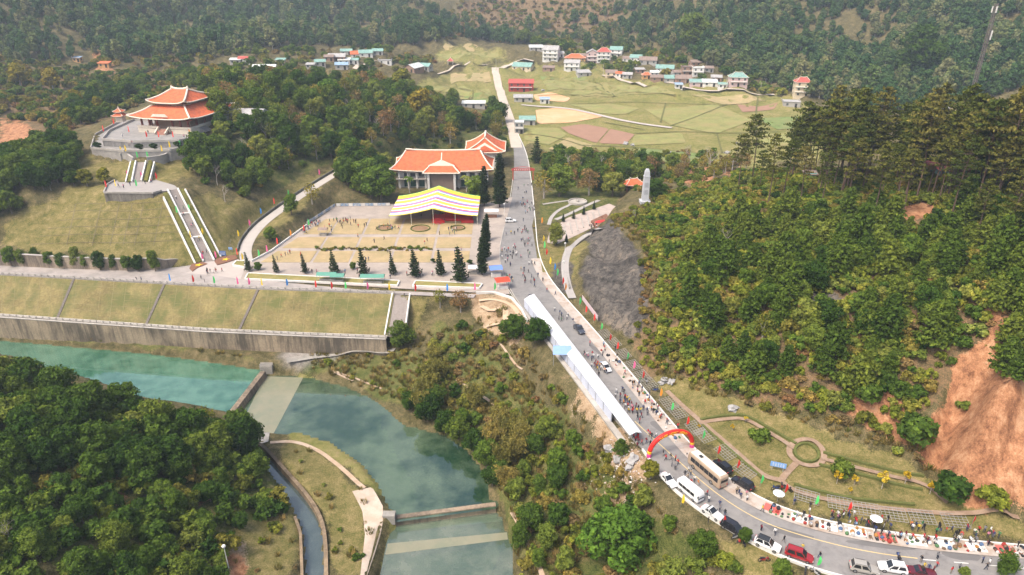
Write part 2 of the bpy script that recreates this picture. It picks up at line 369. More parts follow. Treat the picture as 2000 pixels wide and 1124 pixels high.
def hits(xs, ys):                         # where the sight lines meet the ground
    xs = np.asarray(xs, float); ys = np.asarray(ys, float); n = len(xs)
    a, b, c = (xs-CX)/F, CP-(ys-CY)/F*SP, -SP-(ys-CY)/F*CP
    out = np.full(n, np.nan); ts = 60*np.exp(np.linspace(0, math.log(1600/60), 700)); prev = np.full(n, 60.0); done = np.zeros(n, bool)
    for t in ts:
        below = (~done) & (CAMZ+c*t < Hat(a*t, b*t))
        if below.any():
            lo = prev[below]; hi = np.full(lo.shape, t); aa, bb, cc = a[below], b[below], c[below]
            for _ in range(12):
                m = (lo+hi)/2; u = CAMZ+cc*m < Hat(aa*m, bb*m); hi = np.where(u, m, hi); lo = np.where(u, lo, m)
            out[below] = hi; done |= below
        prev[:] = t
        if done.all(): break
    out = np.where(np.isnan(out), 900, out)
    X, Y = a*out, b*out
    return np.stack([X, Y, Hat(X, Y)], 1)
def hit(x, y): return tuple(hits([x], [y])[0])
# ---- ground zones (what the ground itself is made of)
ZN = ['dry', 'red', 'rock', 'field', 'lush', 'sand', 'grey', 'brown']
ZONES = {
 'dry': [([(0,482),(20,440),(120,372),(205,330),(330,372),(365,372),(430,500),(350,520),(200,505)], 300), ([(365,372),(480,400),(560,372),(640,318),(660,345),(560,425),(480,475),(440,495)], 300),
         ([(150,320),(260,300),(380,300),(370,372),(200,350)], 300), ([(400,210),(560,215),(560,245),(430,250)], 400),
         ([(1280,750),(1330,745),(1480,800),(1600,830),(1780,900),(1900,985),(2000,1010),(2000,1060),(1700,1030),(1560,1000),(1440,940),(1340,840)], 200),
         ([(760,570),(860,572),(830,620),(800,660),(755,655)], 300), ([(1056,545),(1056,480),(1110,465),(1180,455),(1130,500),(1120,560)], 260),
         ([(1400,1060),(1500,1090),(1600,1124),(1440,1124)], 200), ([(440,1090),(480,1020),(560,990),(590,1010),(590,1130),(430,1130)], 200),
         ([(540,870),(640,890),(730,975),(720,1124),(640,1124),(630,1020),(590,950)], 200)],
 'field': [([(540,750),(650,745),(760,850),(800,930),(790,1000),(730,960),(640,890),(545,850)], 200), ([(775,1025),(960,1000),(985,1124),(750,1124)], 160), ([(780,170),(860,140),(930,120),(1000,125),(1200,140),(1400,170),(1600,185),(1640,260),(1560,330),(1350,330),(1200,300),(1010,290),(1000,240),(930,210),(860,190)], 900), ([(830,100),(900,80),(980,95),(990,125),(860,140)], 900)],
 'red': [([(480,880),(500,875),(505,920),(488,935)], 200), ([(190,880),(235,872),(262,890),(215,905)], 200), ([(215,960),(235,950),(240,985),(222,1000)], 200), ([(380,960),(400,930),(405,965),(390,985)], 200), ([(440,1090),(470,1080),(475,1124),(450,1124)], 200), ([(0,232),(40,245),(66,262),(50,282),(0,290)], 500), ([(1738,410),(1800,396),(1838,410),(1800,440),(1765,450)], 400), (REDCUT, 180), ([(1660,800),(1700,760),(1790,780),(1800,850),(1780,880),(1700,840)], 180),
         ([(1900,600),(1960,590),(1950,625),(1890,620)], 300), ([(0,370),(8,370),(8,380),(0,380)], 200), ([(1290,340),(1440,320),(1460,345),(1300,360)], 400), ([(185,115),(220,118),(222,138),(190,135)], 700)],
 'rock': [(CLIFF, 240), ([(1560,590),(1640,570),(1660,610),(1580,620)], 300), ([(1080,545),(1110,510),(1120,560),(1100,580)], 260)],
 'sand': [([(925,580),(1000,585),(1040,640),(1000,660),(950,650),(930,620)], 260), ([(1195,930),(1260,960),(1290,1000),(1230,1010),(1180,970)], 200), ([(1180,870),(1250,880),(1275,940),(1200,930)], 200), ([(440,1060),(480,1060),(475,1124),(440,1124)], 200), ([(1130,760),(1180,800),(1240,880),(1190,880),(1130,800)], 200)],
 'lush': [([(-100,640),(0,650),(200,664),(440,690),(540,722),(500,698),(440,676),(200,655),(0,642)], 260), ([(1050,360),(1120,352),(1215,365),(1200,400),(1100,420),(1055,440)], 320), ([(600,700),(760,690),(850,700),(840,780),(780,800),(700,750),(610,735)], 260), ([(0,690),(300,790),(480,850),(580,980),(560,1124),(0,1124)], 220), ([(850,620),(930,640),(1080,800),(1200,900),(1250,1000),(1450,1124),(1000,1124),(980,950),(820,800)], 260), ([(1000,300),(1400,290),(1400,345),(1240,370),(1050,380)], 400), ([(430,250),(960,180),(1000,300),(760,330),(640,320),(480,400)], 420)],
 'brown': [([(1285,480),(1450,345),(1700,370),(2200,370),(2200,600),(1960,625),(1800,850),(1600,815),(1480,785),(1330,735),(1290,640)], 260), ([(1225,640),(1290,560),(1300,700),(1270,740),(1235,690)], 220), ([(0,140),(300,140),(250,230),(100,260),(0,230)], 700), ([(900,60),(1200,60),(1240,0),(900,0)], 2000), ([(300,160),(420,130),(420,160),(300,200)], 700)],
 'grey': [([(530,696),(590,688),(700,690),(590,705)], 260)],
}
zone = {}
for zn in ZN:
    a = np.zeros(XX.shape)
    for poly, dmax in ZONES[zn]:
        poly = smooth(poly+[poly[0]], 1).tolist()
        sx = np.where((PXX > -400) & (PXX < 2400) & (PYY < 1500) & (PYY > -300) & (DD < dmax), 1, 0) > 0
        if not sx.any(): continue
        v = np.zeros(XX.shape); v[sx] = sstep(sdist(PXX[sx], PYY[sx], poly)+fbm(PXX[sx], PYY[sx], 60, 13, 4)*34, 13, -13)
        a = np.maximum(a, v)
    zone[zn] = a
def attr(me, name, cols):
    A = me.attributes.new(name, 'FLOAT_COLOR', 'POINT'); c = np.zeros((len(me.vertices), 4), np.float32)
    for k, x in enumerate(cols): c[:,k] = x.ravel()
    A.data.foreach_set('color', c.ravel())
def terrain_mat():
    m = NT('ground'); p = m.pos()
    n1, n2, n3 = m.noise(.09, 6, .65, vec=p), m.noise(.7, 5, .7, vec=p), m.noise(4.0, 4, .7, vec=p)
    n0 = m.noise(.28, 6, .72, vec=p); con = lambda x: m.ramp(x, [(.37, 0.0), (.63, 1.0)])
    t = con(m.mix(.5, n1, n2)); t2 = con(m.mix(.42, n0, n3)); t2b = con(m.mix(.4, n2, n3)); t2 = m.mix(.45, t2, t2b); t = m.mix(.35, t, t2)
    A = m.n('Attribute', attribute_name='za'); B = m.n('Attribute', attribute_name='zb'); sA = m.n('SeparateColor'); sB = m.n('SeparateColor')
    m.l(A.outputs['Color'], sA.inputs[0]); m.l(B.outputs['Color'], sB.inputs[0])
    jit = m.math('MULTIPLY', m.math('SUBTRACT', m.mix(.4, n0, n3), .5), 3.2)
    def z(sock): return m.ramp(m.math('ADD', sock, jit), [(.36, 0.0), (.6, 1.0)])
    c = m.ramp(t2, [(.1, (.035,.034,.014)), (.4, (.085,.076,.032)), (.65, (.15,.122,.06)), (.9, (.22,.165,.09))])
    c = m.mix(z(sB.outputs[0]), c, m.ramp(t2, [(.1, (.032,.045,.012)), (.38, (.075,.092,.024)), (.62, (.13,.128,.042)), (.88, (.21,.165,.075))]))      # lush
    c = m.mix(z(B.outputs['Alpha']), c, m.ramp(t2, [(.1, (.065,.052,.028)), (.4, (.13,.098,.05)), (.65, (.20,.13,.07)), (.9, (.29,.16,.09))]))                           # brown brush
    c = m.mix(z(A.outputs['Alpha']), c, m.ramp(t, [(.1, (.12,.13,.035)), (.4, (.185,.18,.055)), (.65, (.24,.21,.08)), (.9, (.30,.235,.115))]))   # field
    c = m.mix(z(sA.outputs[0]), c, m.ramp(t2, [(.08, (.072,.080,.022)), (.35, (.135,.125,.040)), (.6, (.205,.168,.066)), (.88, (.31,.24,.115))]))     # dry grass
    c = m.mix(z(sB.outputs[1]), c, m.ramp(t2, [(.1, (.17,.11,.06)), (.45, (.32,.22,.13)), (.85, (.46,.36,.25))]))                                    # sand
    st = m.noise(.5, 6, .75, vec=m.pos((1.3, .8, .45), (0, 0, .7)))
    c = m.mix(z(sA.outputs[1]), c, m.ramp(m.mix(.45, con(st), t2), [(.06, (.10,.05,.03)), (.28, (.23,.105,.055)), (.55, (.38,.185,.095)), (.85, (.50,.29,.165))]))  # red earth; dark streaks deepened, relief shade put into the colour
    rk = m.mix(.5, m.noise(.10, 5, .6, vec=m.pos()), m.noise(.42, 8, .75, vec=m.pos((1.7, 1.1, .7), (.2, .5, .6))))
    c = m.mix(z(sA.outputs[2]), c, m.ramp(m.mix(.22, con(rk), t2), [(.05, (.030,.028,.026)), (.3, (.070,.064,.058)), (.6, (.13,.115,.10)), (.9, (.235,.19,.14))]))  # rock
    ck = m.math('MULTIPLY', z(sA.outputs[2]), m.ramp(m.math('ABSOLUTE', m.math('SUBTRACT', m.noise(.33, 6, .65, vec=m.pos((1.2, 1.2, .7), (.4, .3, .5))), .5)), [(.0, .85), (.035, .0)]))
    c = m.mix(ck, c, (.022,.02,.018))
    c = m.mix(sB.outputs[2], c, m.ramp(t2, [(.3, (.2,.18,.16)), (.7, (.36,.33,.3))]))
    m.col(c); m.bump(m.mix(.5, n2, n3), .8, .6)
    return m.done(.95, .1)
nx, ny = len(GX), len(GY)
ii = (np.arange(ny-1)[:,None]*nx+np.arange(nx-1)[None,:]).ravel()
Q = np.stack([ii, ii+1, ii+nx+1, ii+nx], 1)
me = np_mesh('terrain', np.stack([XX.ravel(), YY.ravel(), H.ravel()], 1), Q, terrain_mat(), smooth=True)
attr(me, 'za', [zone['dry'], zone['red'], zone['rock'], zone['field']]); attr(me, 'zb', [zone['lush'], zone['sand'], zone['grey'], zone['brown']])
tag(inst('terrain', me), kind='structure')
# ================================================================ WATER
def water_mat(name, deep, pale_tone, amount, sc=.10):
    m = NT(name); t = m.t; p = m.pos()
    n = m.noise(sc, 4, .6, vec=p); n2 = m.noise(sc*4, 4, .65, vec=p)
    c = m.ramp(m.mix(.3, n, n2), [(.40, deep), (.60, pale_tone)])
    df = m.n('BsdfDiffuse'); m.l(c, df.inputs[0]); tr = m.n('BsdfTransparent'); tr.inputs[0].default_value = (.52,.74,.62,1)
    mx = m.n('MixShader'); mx.inputs[0].default_value = amount; m.l(tr.outputs[0], mx.inputs[1]); m.l(df.outputs[0], mx.inputs[2])
    gl = m.n('BsdfGlossy'); gl.inputs['Roughness'].default_value = .035
    bp = m.n('Bump'); bp.inputs['Strength'].default_value = .05; bp.inputs['Distance'].default_value = .03; m.l(m.noise(1.6, 3, .55, vec=p), bp.inputs['Height']); m.l(bp.outputs[0], gl.inputs['Normal'])
    fr = m.n('Fresnel'); fr.inputs[0].default_value = 1.33
    m2 = m.n('MixShader'); m.l(m.math('ADD', m.math('MULTIPLY', fr.outputs[0], 2.4), .07), m2.inputs[0]); m.l(mx.outputs[0], m2.inputs[1]); m.l(gl.outputs[0], m2.inputs[2])
    m.l(m2.outputs[0], m.out.inputs[0]); return m.mat
def grow(poly, d):
    q = np.array(poly)[:, :2]; c = q.mean(0); v = q-c; L = np.linalg.norm(v, axis=1, keepdims=True); return [tuple(x) for x in (q+v/L*d)]
def sheet(name, poly, z, mat, label=None, cat=None, kind='structure', parent=None):
    b = MB(); b.prism([p[:2] for p in poly], 0, z, top=True, sides=False); o = b.build(name, mat, parent)
    if parent is None: tag(o, label, cat, None, kind)
    return o
wm1 = water_mat('upper_river_water', (.04,.155,.095), (.12,.275,.185), .68)  # paler tone puts bright sky reflection into the water colour
wm2 = water_mat('pool_water', (.018,.058,.034), (.14,.205,.125), .54, .06)  # pale patches put cloud reflection into the pool's colour
wm4 = water_mat('tail_pool_water', (.10,.145,.105), (.22,.25,.185), .6, .08)
wm3 = water_mat('channel_water', (.06,.085,.085), (.10,.13,.125), .75)
UP = [p for p in RIV1]; UP[7] = P(513,728,WZ1); UP[8] = P(450,810,WZ1)
sheet('river_water', W2([(-300,640),(0,660),(300,687),(420,704),(512,722),(514,729),(448,812),(300,860),(0,800),(-300,760)], WZ1), WZ1, wm1)
sheet('pool_water', W2([(512,733),(560,722),(700,740),(800,790),(880,835),(940,880),(970,930),(975,985),(968,994),(776,1020),(735,985),(715,955),(685,920),(640,885),(585,858),(530,858),(500,862),(440,848),(458,808)], WZ2), WZ2, wm2)
sheet('tail_water', W2([(770,1022),(970,992),(1010,1010),(1030,1124),(1030,1300),(680,1300),(715,1124),(735,1040)], WZ3), WZ3, wm4)
sheet('channel_water', W2([(486,862),(516,870),(554,912),(604,966),(632,1012),(638,1060),(640,1124),(640,1300),(580,1300),(588,1124),(584,1060),(576,1030),(558,995),(520,935)], WZC), WZC, wm3)
# ================================================================ SHEETS ON THE GROUND
conc = M('pale_concrete', (.40,.37,.335), .9, .16, .35, c2=(.31,.285,.255))
conc_dark = M('weathered_concrete', (.30,.28,.25), .92, .22, .5, c2=(.22,.205,.18))
asph = M('asphalt', (.20,.19,.183), .9, .22, .3, c2=(.235,.222,.21), fine=1.2)
dirt = M('dirt_track', (.40,.29,.20), .95, .2, .5, c2=(.47,.37,.28))
paleroad = M('pale_village_road', (.47,.40,.33), .95, .14, .3)
white = M('white_paint', (.64,.625,.59), .75, .12, .8)
tile_pink = M('park_path_paving', (.25,.17,.115), .9, .2, 1.2, c2=(.31,.225,.165))
def strip(name, px, width, mat, z=.10, world=False, step=1.5, group=None, parent=None, kind='structure', sm=2, lift=0.0):
    pts = np.array(px, float) if world else hits(*np.array(px, float).T)
    pts = resample(smooth(pts[:, :2], sm), step=step); d = np.gradient(pts, axis=0); d /= np.linalg.norm(d, axis=1, keepdims=True)+1e-9
    nrm = np.stack([-d[:,1], d[:,0]], 1); n = len(pts); w = np.interp(np.linspace(0, 1, n), np.linspace(0, 1, len(width)), width) if hasattr(width, '__len__') else np.full(n, width)
    k = 5; rows = []
    for i in range(n):
        r = []
        for j in range(k):
            q = pts[i]+nrm[i]*w[i]*(.5-j/(k-1)); r.append((q[0], q[1], float(Hat(q[0], q[1]))+z))
        rows.append(r)
    if lift is not None:                  # level across
        for r in rows:
            h = max(p[2] for p in r)+lift
            for j in range(k): r[j] = (r[j][0], r[j][1], h)
    b = MB(); b.grid(rows); o = b.build(name, mat, parent, smooth=True)
    if parent is None: tag(o, kind=kind)
    return o
def flat_from_lines(name, A, B, z, mat, kind='structure', n=90):
    A = resample(A, n); B = resample(B, n); b = MB(); rows = []
    for p, q in zip(A, B): rows.append([(p[0]+(q[0]-p[0])*t, p[1]+(q[1]-p[1])*t, z) for t in (0, .33, .67, 1)])
    b.grid(rows); o = b.build(name, mat); tag(o, kind=kind); return o
def offset(pts, d):
    p = np.array(pts, float)[:, :2]; g = np.gradient(p, axis=0); g /= np.linalg.norm(g, axis=1, keepdims=True)+1e-9
    return p+np.stack([-g[:,1], g[:,0]], 1)*d
def ribbon(b, pts, w, z0, z1):            # upright bar along a line (kerb, low wall)
    p = np.array(pts, float); L, Rr = offset(p, w/2), offset(p, -w/2); n = len(p)
    zz = lambda z, i: z[i] if hasattr(z, '__len__') else z
    for i in range(n-1):
        a, c, d, e = L[i], L[i+1], Rr[i+1], Rr[i]
        b.add([(*a, zz(z0,i)), (*c, zz(z0,i+1)), (*d, zz(z0,i+1)), (*e, zz(z0,i)), (*a, zz(z1,i)), (*c, zz(z1,i+1)), (*d, zz(z1,i+1)), (*e, zz(z1,i))],
              [(7,6,5,4), (0,4,5,1), (2,6,7,3)]+([(0,3,7,4)] if i == 0 else [])+([(1,5,6,2)] if i == n-2 else []))
    return b
flat_from_lines('road', RLs, RRs, 0.0, asph, n=160)
b = MB(); ribbon(b, resample(offset(RRs, -.12), step=2), .28, -.3, .15); tag(b.build('kerb', white), kind='structure')
i0 = np.argmin(np.hypot(RLs[:,0]-P(1258,882)[0], RLs[:,1]-P(1258,882)[1]))
b = MB(); ribbon(b, resample(offset(RLs[i0:], .12), step=2), .28, -.6, .15); tag(b.build('kerb', white), kind='structure')
b = MB(); ribbon(b, resample(offset(RLs[18:i0], .12), step=2), .22, -.6, .12); tag(b.build('kerb', conc), kind='structure')
# pavement on the far side of the road
sw = offset(RRs, -.27); sw2 = offset(RRs, -3.0)
i1 = np.argmin(np.hypot(sw[:,0]-P(1053,500)[0], sw[:,1]-P(1053,500)[1]))
pavm = M('pavement_slabs', (.42,.37,.325), .9, .16, .5, c2=(.34,.26,.20))
flat_from_lines('pavement', sw[i1:], sw2[i1:], .12, pavm, n=110)
# painted lines
yel = M('yellow_road_paint', (.55,.42,.20), .8, .15); wht = M('white_road_paint', (.62,.61,.58), .8, .12)
CL = resample(smooth(W2([(1240,823),(1266,848),(1312,889),(1360,932),(1412,974),(1470,1010),(1525,1034),(1625,1063),(1712,1081),(1792,1091)], 0), 2), step=1.2)
b = MB(); L_, R_ = offset(CL, .09), offset(CL, -.09); b.grid([[(*p, .006), (*q, .006)] for p, q in zip(L_, R_)]); tag(b.build('road_marking', yel), kind='structure')
DL = resample(smooth(W2([(1800,1093),(1860,1098),(1950,1106),(2100,1118)], 0), 2), step=.5)
for i in range(0, len(DL)-4, 9):
    b = MB(); L_, R_ = offset(DL[i:i+5], .08), offset(DL[i:i+5], -.08); b.grid([[(*p, .006), (*q, .006)] for p, q in zip(L_, R_)]); tag(b.build('road_marking', wht), kind='structure')
pm_ = M('asphalt_patch', (.145,.138,.133), .92, .12, .4)
for x, y, l_, w_, a_ in ((1030,470,7,2.2,1.2),(1085,570,6,2.0,-.9),(1175,690,9,1.6,-.95),(1290,835,5,2.4,-.9),(1540,1040,8,1.8,-.35),(1720,1065,10,1.5,-.15),(1880,1085,6,2.2,-.1),(1010,400,8,1.8,1.5)):
    p = P(x, y, 0); b = MB(); n_ = 14; b.prism([(p[0]+(l_/2*math.cos(k*6.283/n_)*random.uniform(.8,1.05))*math.cos(a_)-(w_/2*math.sin(k*6.283/n_)*random.uniform(.75,1.05))*math.sin(a_), p[1]+(l_/2*math.cos(k*6.283/n_))*math.sin(a_)+(w_/2*math.sin(k*6.283/n_)*random.uniform(.75,1.05))*math.cos(a_)) for k in range(n_)], 0, .0035, sides=False); tag(b.build('road_patch', pm_), kind='structure')
# upper plaza edge line of the road
b = MB(); LL = resample(RLs[10:34], step=2); L_, R_ = offset(LL, -.3), offset(LL, -.45); b.grid([[(*p, .006), (*q, .006)] for p, q in zip(L_, R_)]); tag(b.build('road_marking', wht), kind='structure')
# ================================================================ BUILT STRUCTURES
stone = M('grey_stone', (.33,.31,.29), .92, .22, 1.0, c2=(.26,.245,.23)); plaster = M('cream_plaster', (.62,.55,.45), .85, .1, .5); whitewall = M('white_wall', (.66,.64,.61), .85, .1, .5, c2=(.56,.53,.49))
darkin = M('dark_interior', (.03,.028,.026), .9, .1); glass = M('window_glass', (.07,.085,.09), .25, .2, spec=.5); wood_red = M('red_brown_timber', (.22,.06,.04), .7, .2)
paving = M('plaza_paving', (.355,.30,.255), .92, .15, .3, c2=(.29,.25,.22)); lawnm = M('dry_lawn', (.37,.275,.15), .95, .2, .3, c2=(.30,.24,.12), fine=2); grassm = M('olive_lawn', (.21,.19,.06), .95, .25, .5, c2=(.28,.225,.09))
def tiles_mat(name, c, k=1.0):
    m = NT(name); o = m.obj(); n = m.noise(.8, 5, .65, vec=o); n2 = m.noise(9, 3, .6, vec=o)
    w = m.n('TexWave'); w.inputs['Scale'].default_value = 1.1; w.inputs['Distortion'].default_value = .4; m.l(o, w.inputs['Vector'])
    t = m.mix(.35, n, n2); m.col(m.mix(m.ramp(m.noise(.35, 6, .75, vec=o), [(.5, 0.0), (.7, .45)]), m.ramp(t, [(.36, tuple(x*.62 for x in c)), (.5, c), (.64, tuple(min(1, x*1.22) for x in c))]), tuple(x*.5+.06 for x in c))); m.bump(w.outputs[1], .25*k, .05)
    return m.done(.75, .3)
tileO = tiles_mat('orange_roof_tiles', (.56,.128,.05)); tileR = tiles_mat('red_sheet_roof', (.42,.09,.07)); tileG = tiles_mat('green_sheet_roof', (.20,.34,.30)); tileY = tiles_mat('grey_sheet_roof', (.36,.35,.34)); tileB = tiles_mat('brown_fibre_roof', (.24,.18,.15)); tileW = tiles_mat('pale_sheet_roof', (.58,.60,.57)); tileU = tiles_mat('blue_sheet_roof', (.25,.36,.48))
RIDGE = M('pale_ridge_plaster', (.70,.63,.52), .8, .1)
def wall_along(name, pts, w, z0, z1, mat, label, cat='wall', cap=None, group=None):
    t = thing(name, label, cat, tuple(pts[0][:2])+(z0 if not hasattr(z0, '__len__') else z0[0],), 0, group); o = Vector(t.location)
    q = [(p[0]-o.x, p[1]-o.y) for p in pts]; f = lambda z: [k-o.z for k in z] if hasattr(z, '__len__') else z-o.z
    b = MB(); ribbon(b, q, w, f(z0), f(z1)); b.build('wall_body', mat, t)
    if cap:
        up = lambda z, k: [a+k for a in z] if hasattr(z, '__len__') else z+k
        b = MB(); ribbon(b, q, w+.16, up(f(z1), .003), up(f(z1), .16)); b.build('coping', cap, t)
    return t
# ---- promenade, dam slope, river wall
sheet('promenade', PROM, .0, M('promenade_paving', (.34,.30,.275), .92, .2, .25, c2=(.26,.235,.215)))
pl = W2([(470,545),(486,512),(560,470),(655,403),(762,399),(935,400),(1001,385),(986,440),(976,482),(976,512),(987,548),(996,575),(930,572),(800,565)], 0)
sheet('plaza', pl, .008, paving)
damm = M('dam_grass', (.195,.158,.066), .95, .5, .22, c2=(.115,.118,.040), fine=1.8, bump=.7)
n = 150; A = resample(TOPE[:5], n); B_ = resample(BOTE, n); rows = [[(a[0]+(c[0]-a[0])*t, a[1]+(c[1]-a[1])*t, (a[2]+(c[2]-a[2])*t)-.02) for t in np.linspace(0, 1, 14)] for a, c in zip(A, B_)]
b = MB(); b.grid(rows); b.f = [f[::-1] for f in b.f]; dam = tag(b.build('embankment', damm, smooth=True), kind='structure')
b = MB()
for i in range(4, n, 4):
    if random.random() < .85: b.beam(rows[i][0], rows[i][-1], .07, .06)
for j in range(2, 13, 2):
    for i in range(0, n-1, 1):
        if random.random() < .7: b.beam(rows[i][j], rows[i+1][j], .07, .05)
tag(b.build('slope_ribs', M('slope_rib', (.235,.20,.10), .95, .2), dam), kind='stuff')
for f in (.345, .535, .727):
    b = MB(); i = int(f*n); p, q = Vector(rows[i][0]), Vector(rows[i-4][-1]); m = 16
    for k in range(m): b.beam(p.lerp(q, k/m)+Vector((0,0,.07)), p.lerp(q, (k+.9)/m)+Vector((0,0,.07)), .75, .16)
    b.build('drain_steps', M('drain_concrete', (.15,.13,.115), .95, .25, 1), dam)
def rail(name, pts, z, label, h=.8, post=2.0, mat=None, mat2=None, group=None):
    t = thing(name, label, 'balustrade', tuple(pts[0][:2])+(z,), 0, group); p = resample(np.array(pts)[:, :2], step=post)-np.array(pts[0][:2])
    b = MB(); ribbon(b, p, .3, 0, .28); b.build('plinth', mat2 or conc_dark, t)
    b = MB(); ribbon(b, p, .2, h-.16, h); b.build('handrail', mat or conc, t)
    b = MB()
    for q in p: b.box(q[0], q[1], .28, .26, .26, h-.16)
    tag(b.build('posts', mat or conc, t), kind='stuff'); return t
rail('balustrade', [(p[0], p[1]+.25) for p in TOPE[:5]], 0, 'long grey balustrade along the promenade above the grassy embankment')
WALK = [(p[0], p[1]+.3) for p in BOTE]
b = MB(); A = resample(BOTE, 60); b.grid([[(p[0], p[1]+.1, -7.46) for p in A], [(p[0], p[1]-2.3, -7.46) for p in A]]); tag(b.build('lower_walk', M('lower_walk_concrete', (.43,.39,.345), .92, .18, .4)), kind='structure')
def stained(name, c, dark, amt=.55):
    m = NT(name); p = m.pos((1.3, 1.3, .12)); n = m.mix(.5, m.noise(.55, 6, .8, vec=p), m.noise(.07, 4, .6, vec=m.pos())); n2 = m.noise(2.5, 4, .7, vec=m.pos())
    m.col(m.mix(m.ramp(n, [(.43, 0.0), (.57, amt*1.6)]), m.ramp(n2, [(.3, tuple(x*.75 for x in c)), (.7, tuple(min(1, x*1.2) for x in c))]), dark)); m.bump(n2, .5, .08); return m.done(.95, .1)
wallst = stained('stained_river_wall', (.36,.29,.205), (.075,.066,.055))
wall_along('river_wall', resample([(p[0], p[1]-2.2) for p in BOTE], 50), .7, -14.2, -7.3, wallst, 'long stained concrete river wall below the grassy embankment', cap=conc)
rail('balustrade', [(p[0], p[1]-2.0) for p in BOTE], -7.2, 'low pale railing on the river wall beside the lower walk', h=.75)
# steps down the embankment
def flight(t, name, L0, R0, L1, R1, n, mat):       # stair from 0 (low) to 1 (high)
    b = MB(); L0, R0, L1, R1 = map(Vector, (L0, R0, L1, R1)); o = t.location
    for k in range(n):
        f0, f1 = k/n, (k+1)/n; z = L0.z+(L1.z-L0.z)*f1; a, c = L0.lerp(L1, f0), R0.lerp(R1, f0); d, e = R0.lerp(R1, f1), L0.lerp(L1, f1); zb = min(a.z, z)-.5
        b.add([(a.x-o.x,a.y-o.y,zb-o.z),(c.x-o.x,c.y-o.y,zb-o.z),(d.x-o.x,d.y-o.y,zb-o.z),(e.x-o.x,e.y-o.y,zb-o.z),(a.x-o.x,a.y-o.y,z-o.z),(c.x-o.x,c.y-o.y,z-o.z),(d.x-o.x,d.y-o.y,z-o.z),(e.x-o.x,e.y-o.y,z-o.z)], [(4,5,6,7),(0,1,5,4),(1,2,6,5),(3,0,4,7)])
    return b.build(name, mat, t)
def side(t, name, p, q, w, h, mat, drop=.8):
    b = MB(); o = t.location; p, q = Vector(p)-o, Vector(q)-o; dz = Vector((0,0,(h-drop)/2)); b.beam(p+dz, q+dz, w, h+drop); return b.build(name, mat, t)
stepm = M('stair_stone', (.33,.29,.265), .92, .2, 1.5)
t = thing('staircase', 'grey staircase climbing the grassy embankment from river walk to promenade', 'staircase', P(778,652,-7.5))
L0, R0, L1, R1 = P(752,655,-7.5), P(790,657,-7.5), P(767,573,0), P(801,574,0); flight(t, 'steps', L0, R0, L1, R1, 44, stepm)
side(t, 'side_wall', L0, L1, .35, .5, white); side(t, 'side_wall', R0, R1, .35, .5, white)
# ---- pagoda stairway
t = thing('staircase', 'long stone stairway climbing the grass slope to the pagoda landing', 'staircase', P(407,511,0))
l0, r0, l1, r1 = P(397,512,0), P(418,510,0), P(327,372,17), P(347,370,17)
flight(t, 'steps', l0, r0, l1, r1, 84, stepm)
lo0, ro0, lo1, ro1 = P(381,516,0), P(431,503,0), P(319,386,15.8), P(361,371,16.6)
for a, c in ((l0, l1), (r0, r1)): side(t, 'side_wall', a, c, .4, .75, white)
for a, c in ((lo0, lo1), (ro0, ro1)): side(t, 'outer_wall', a, c, .4, .6, white)
for f in (.33, .66):
    b = MB(); o = t.location; p, q = Vector(l0).lerp(Vector(l1), f)-o, Vector(r0).lerp(Vector(r1), f)-o; b.beam(p+Vector((0,0,.12)), q+Vector((0,0,.12)), 1.0, .3); b.build('rest_landing', white, t)
t = thing('staircase', 'short upper stairway between the landing and the pagoda terrace', 'staircase', US0)
l0u, r0u, l1u, r1u = P(258,357,17), P(277,355,17), P(266,317,21), P(286,317,21); flight(t, 'steps', l0u, r0u, l1u, r1u, 24, stepm)
for a, c in ((l0u, l1u), (r0u, r1u)): side(t, 'side_wall', a, c, .4, .75, white)
for a, c in ((P(246,357,17), P(256,317,21)), (P(292,357,17), P(302,318,21))): side(t, 'outer_wall', a, c, .35, .5, white)
def plant_strip(label, a, c, w):
    a, c = Vector(a), Vector(c); b = MB(); n = 26
    q = [a.lerp(c, k/n) for k in range(n+1)]; ribbon(b, [(p.x-a.x, p.y-a.y) for p in q], w, [p.z-a.z-.9 for p in q], [p.z-a.z+random.uniform(.15,.75) for p in q]); o = b.build('planted_strip', M('strip_planting', (.13,.125,.03), .95, .5, 1.6, fine=3.5)); o.location = a; tag(o, label, 'planting')
mp_ = lambda p, q: tuple((u+v)/2 for u, v in zip(p, q))
plant_strip('planted strip on the left flank of the long pagoda stairway', mp_(l0, lo0), mp_(l1, lo1), 1.3); plant_strip('planted strip on the right flank of the long pagoda stairway', mp_(r0, ro0), mp_(r1, ro1), 1.2)
plant_strip('planted strip left of the short upper stairway', mp_(l0u, P(246,357,17)), mp_(l1u, P(256,317,21)), .9); plant_strip('planted strip right of the short upper stairway', mp_(r0u, P(292,357,17)), mp_(r1u, P(302,318,21)), 1.1)
def terrace(name, label, poly, zt, zb, mat_top, mat_wall, par=.9, skip=()):
    c = np.mean(np.array(poly), 0); t = thing(name, label, 'terrace', (c[0], c[1], zb)); q = [(p[0]-c[0], p[1]-c[1]) for p in poly]
    b = MB(); b.prism(q, 0, zt-zb, top=False); b.build('retaining_wall', mat_wall, t); b = MB(); b.prism(q, 0, zt-zb, sides=False); b.build('paving', mat_top, t)
    n = len(q)
    for i in range(n):
        if i in skip: continue
        p, r = Vector((*q[i], 0)), Vector((*q[(i+1) % n], 0)); b = MB(); z = zt-zb+par/2+.002; d = (r-p).normalized()*.17
        b.beam(p+d+Vector((0,0,z)), r-d+Vector((0,0,z)), .3, par); b.build('parapet', conc, t)
    return t
terrace('terrace', 'stone landing terrace halfway up the pagoda stairway', LAND, 17.0, 12.6, M('landing_paving', (.31,.285,.265), .9, .12, .5), stained('dark_terrace_wall', (.24,.22,.19), (.07,.062,.055)), .55, (2, 3, 4, 5, 6))
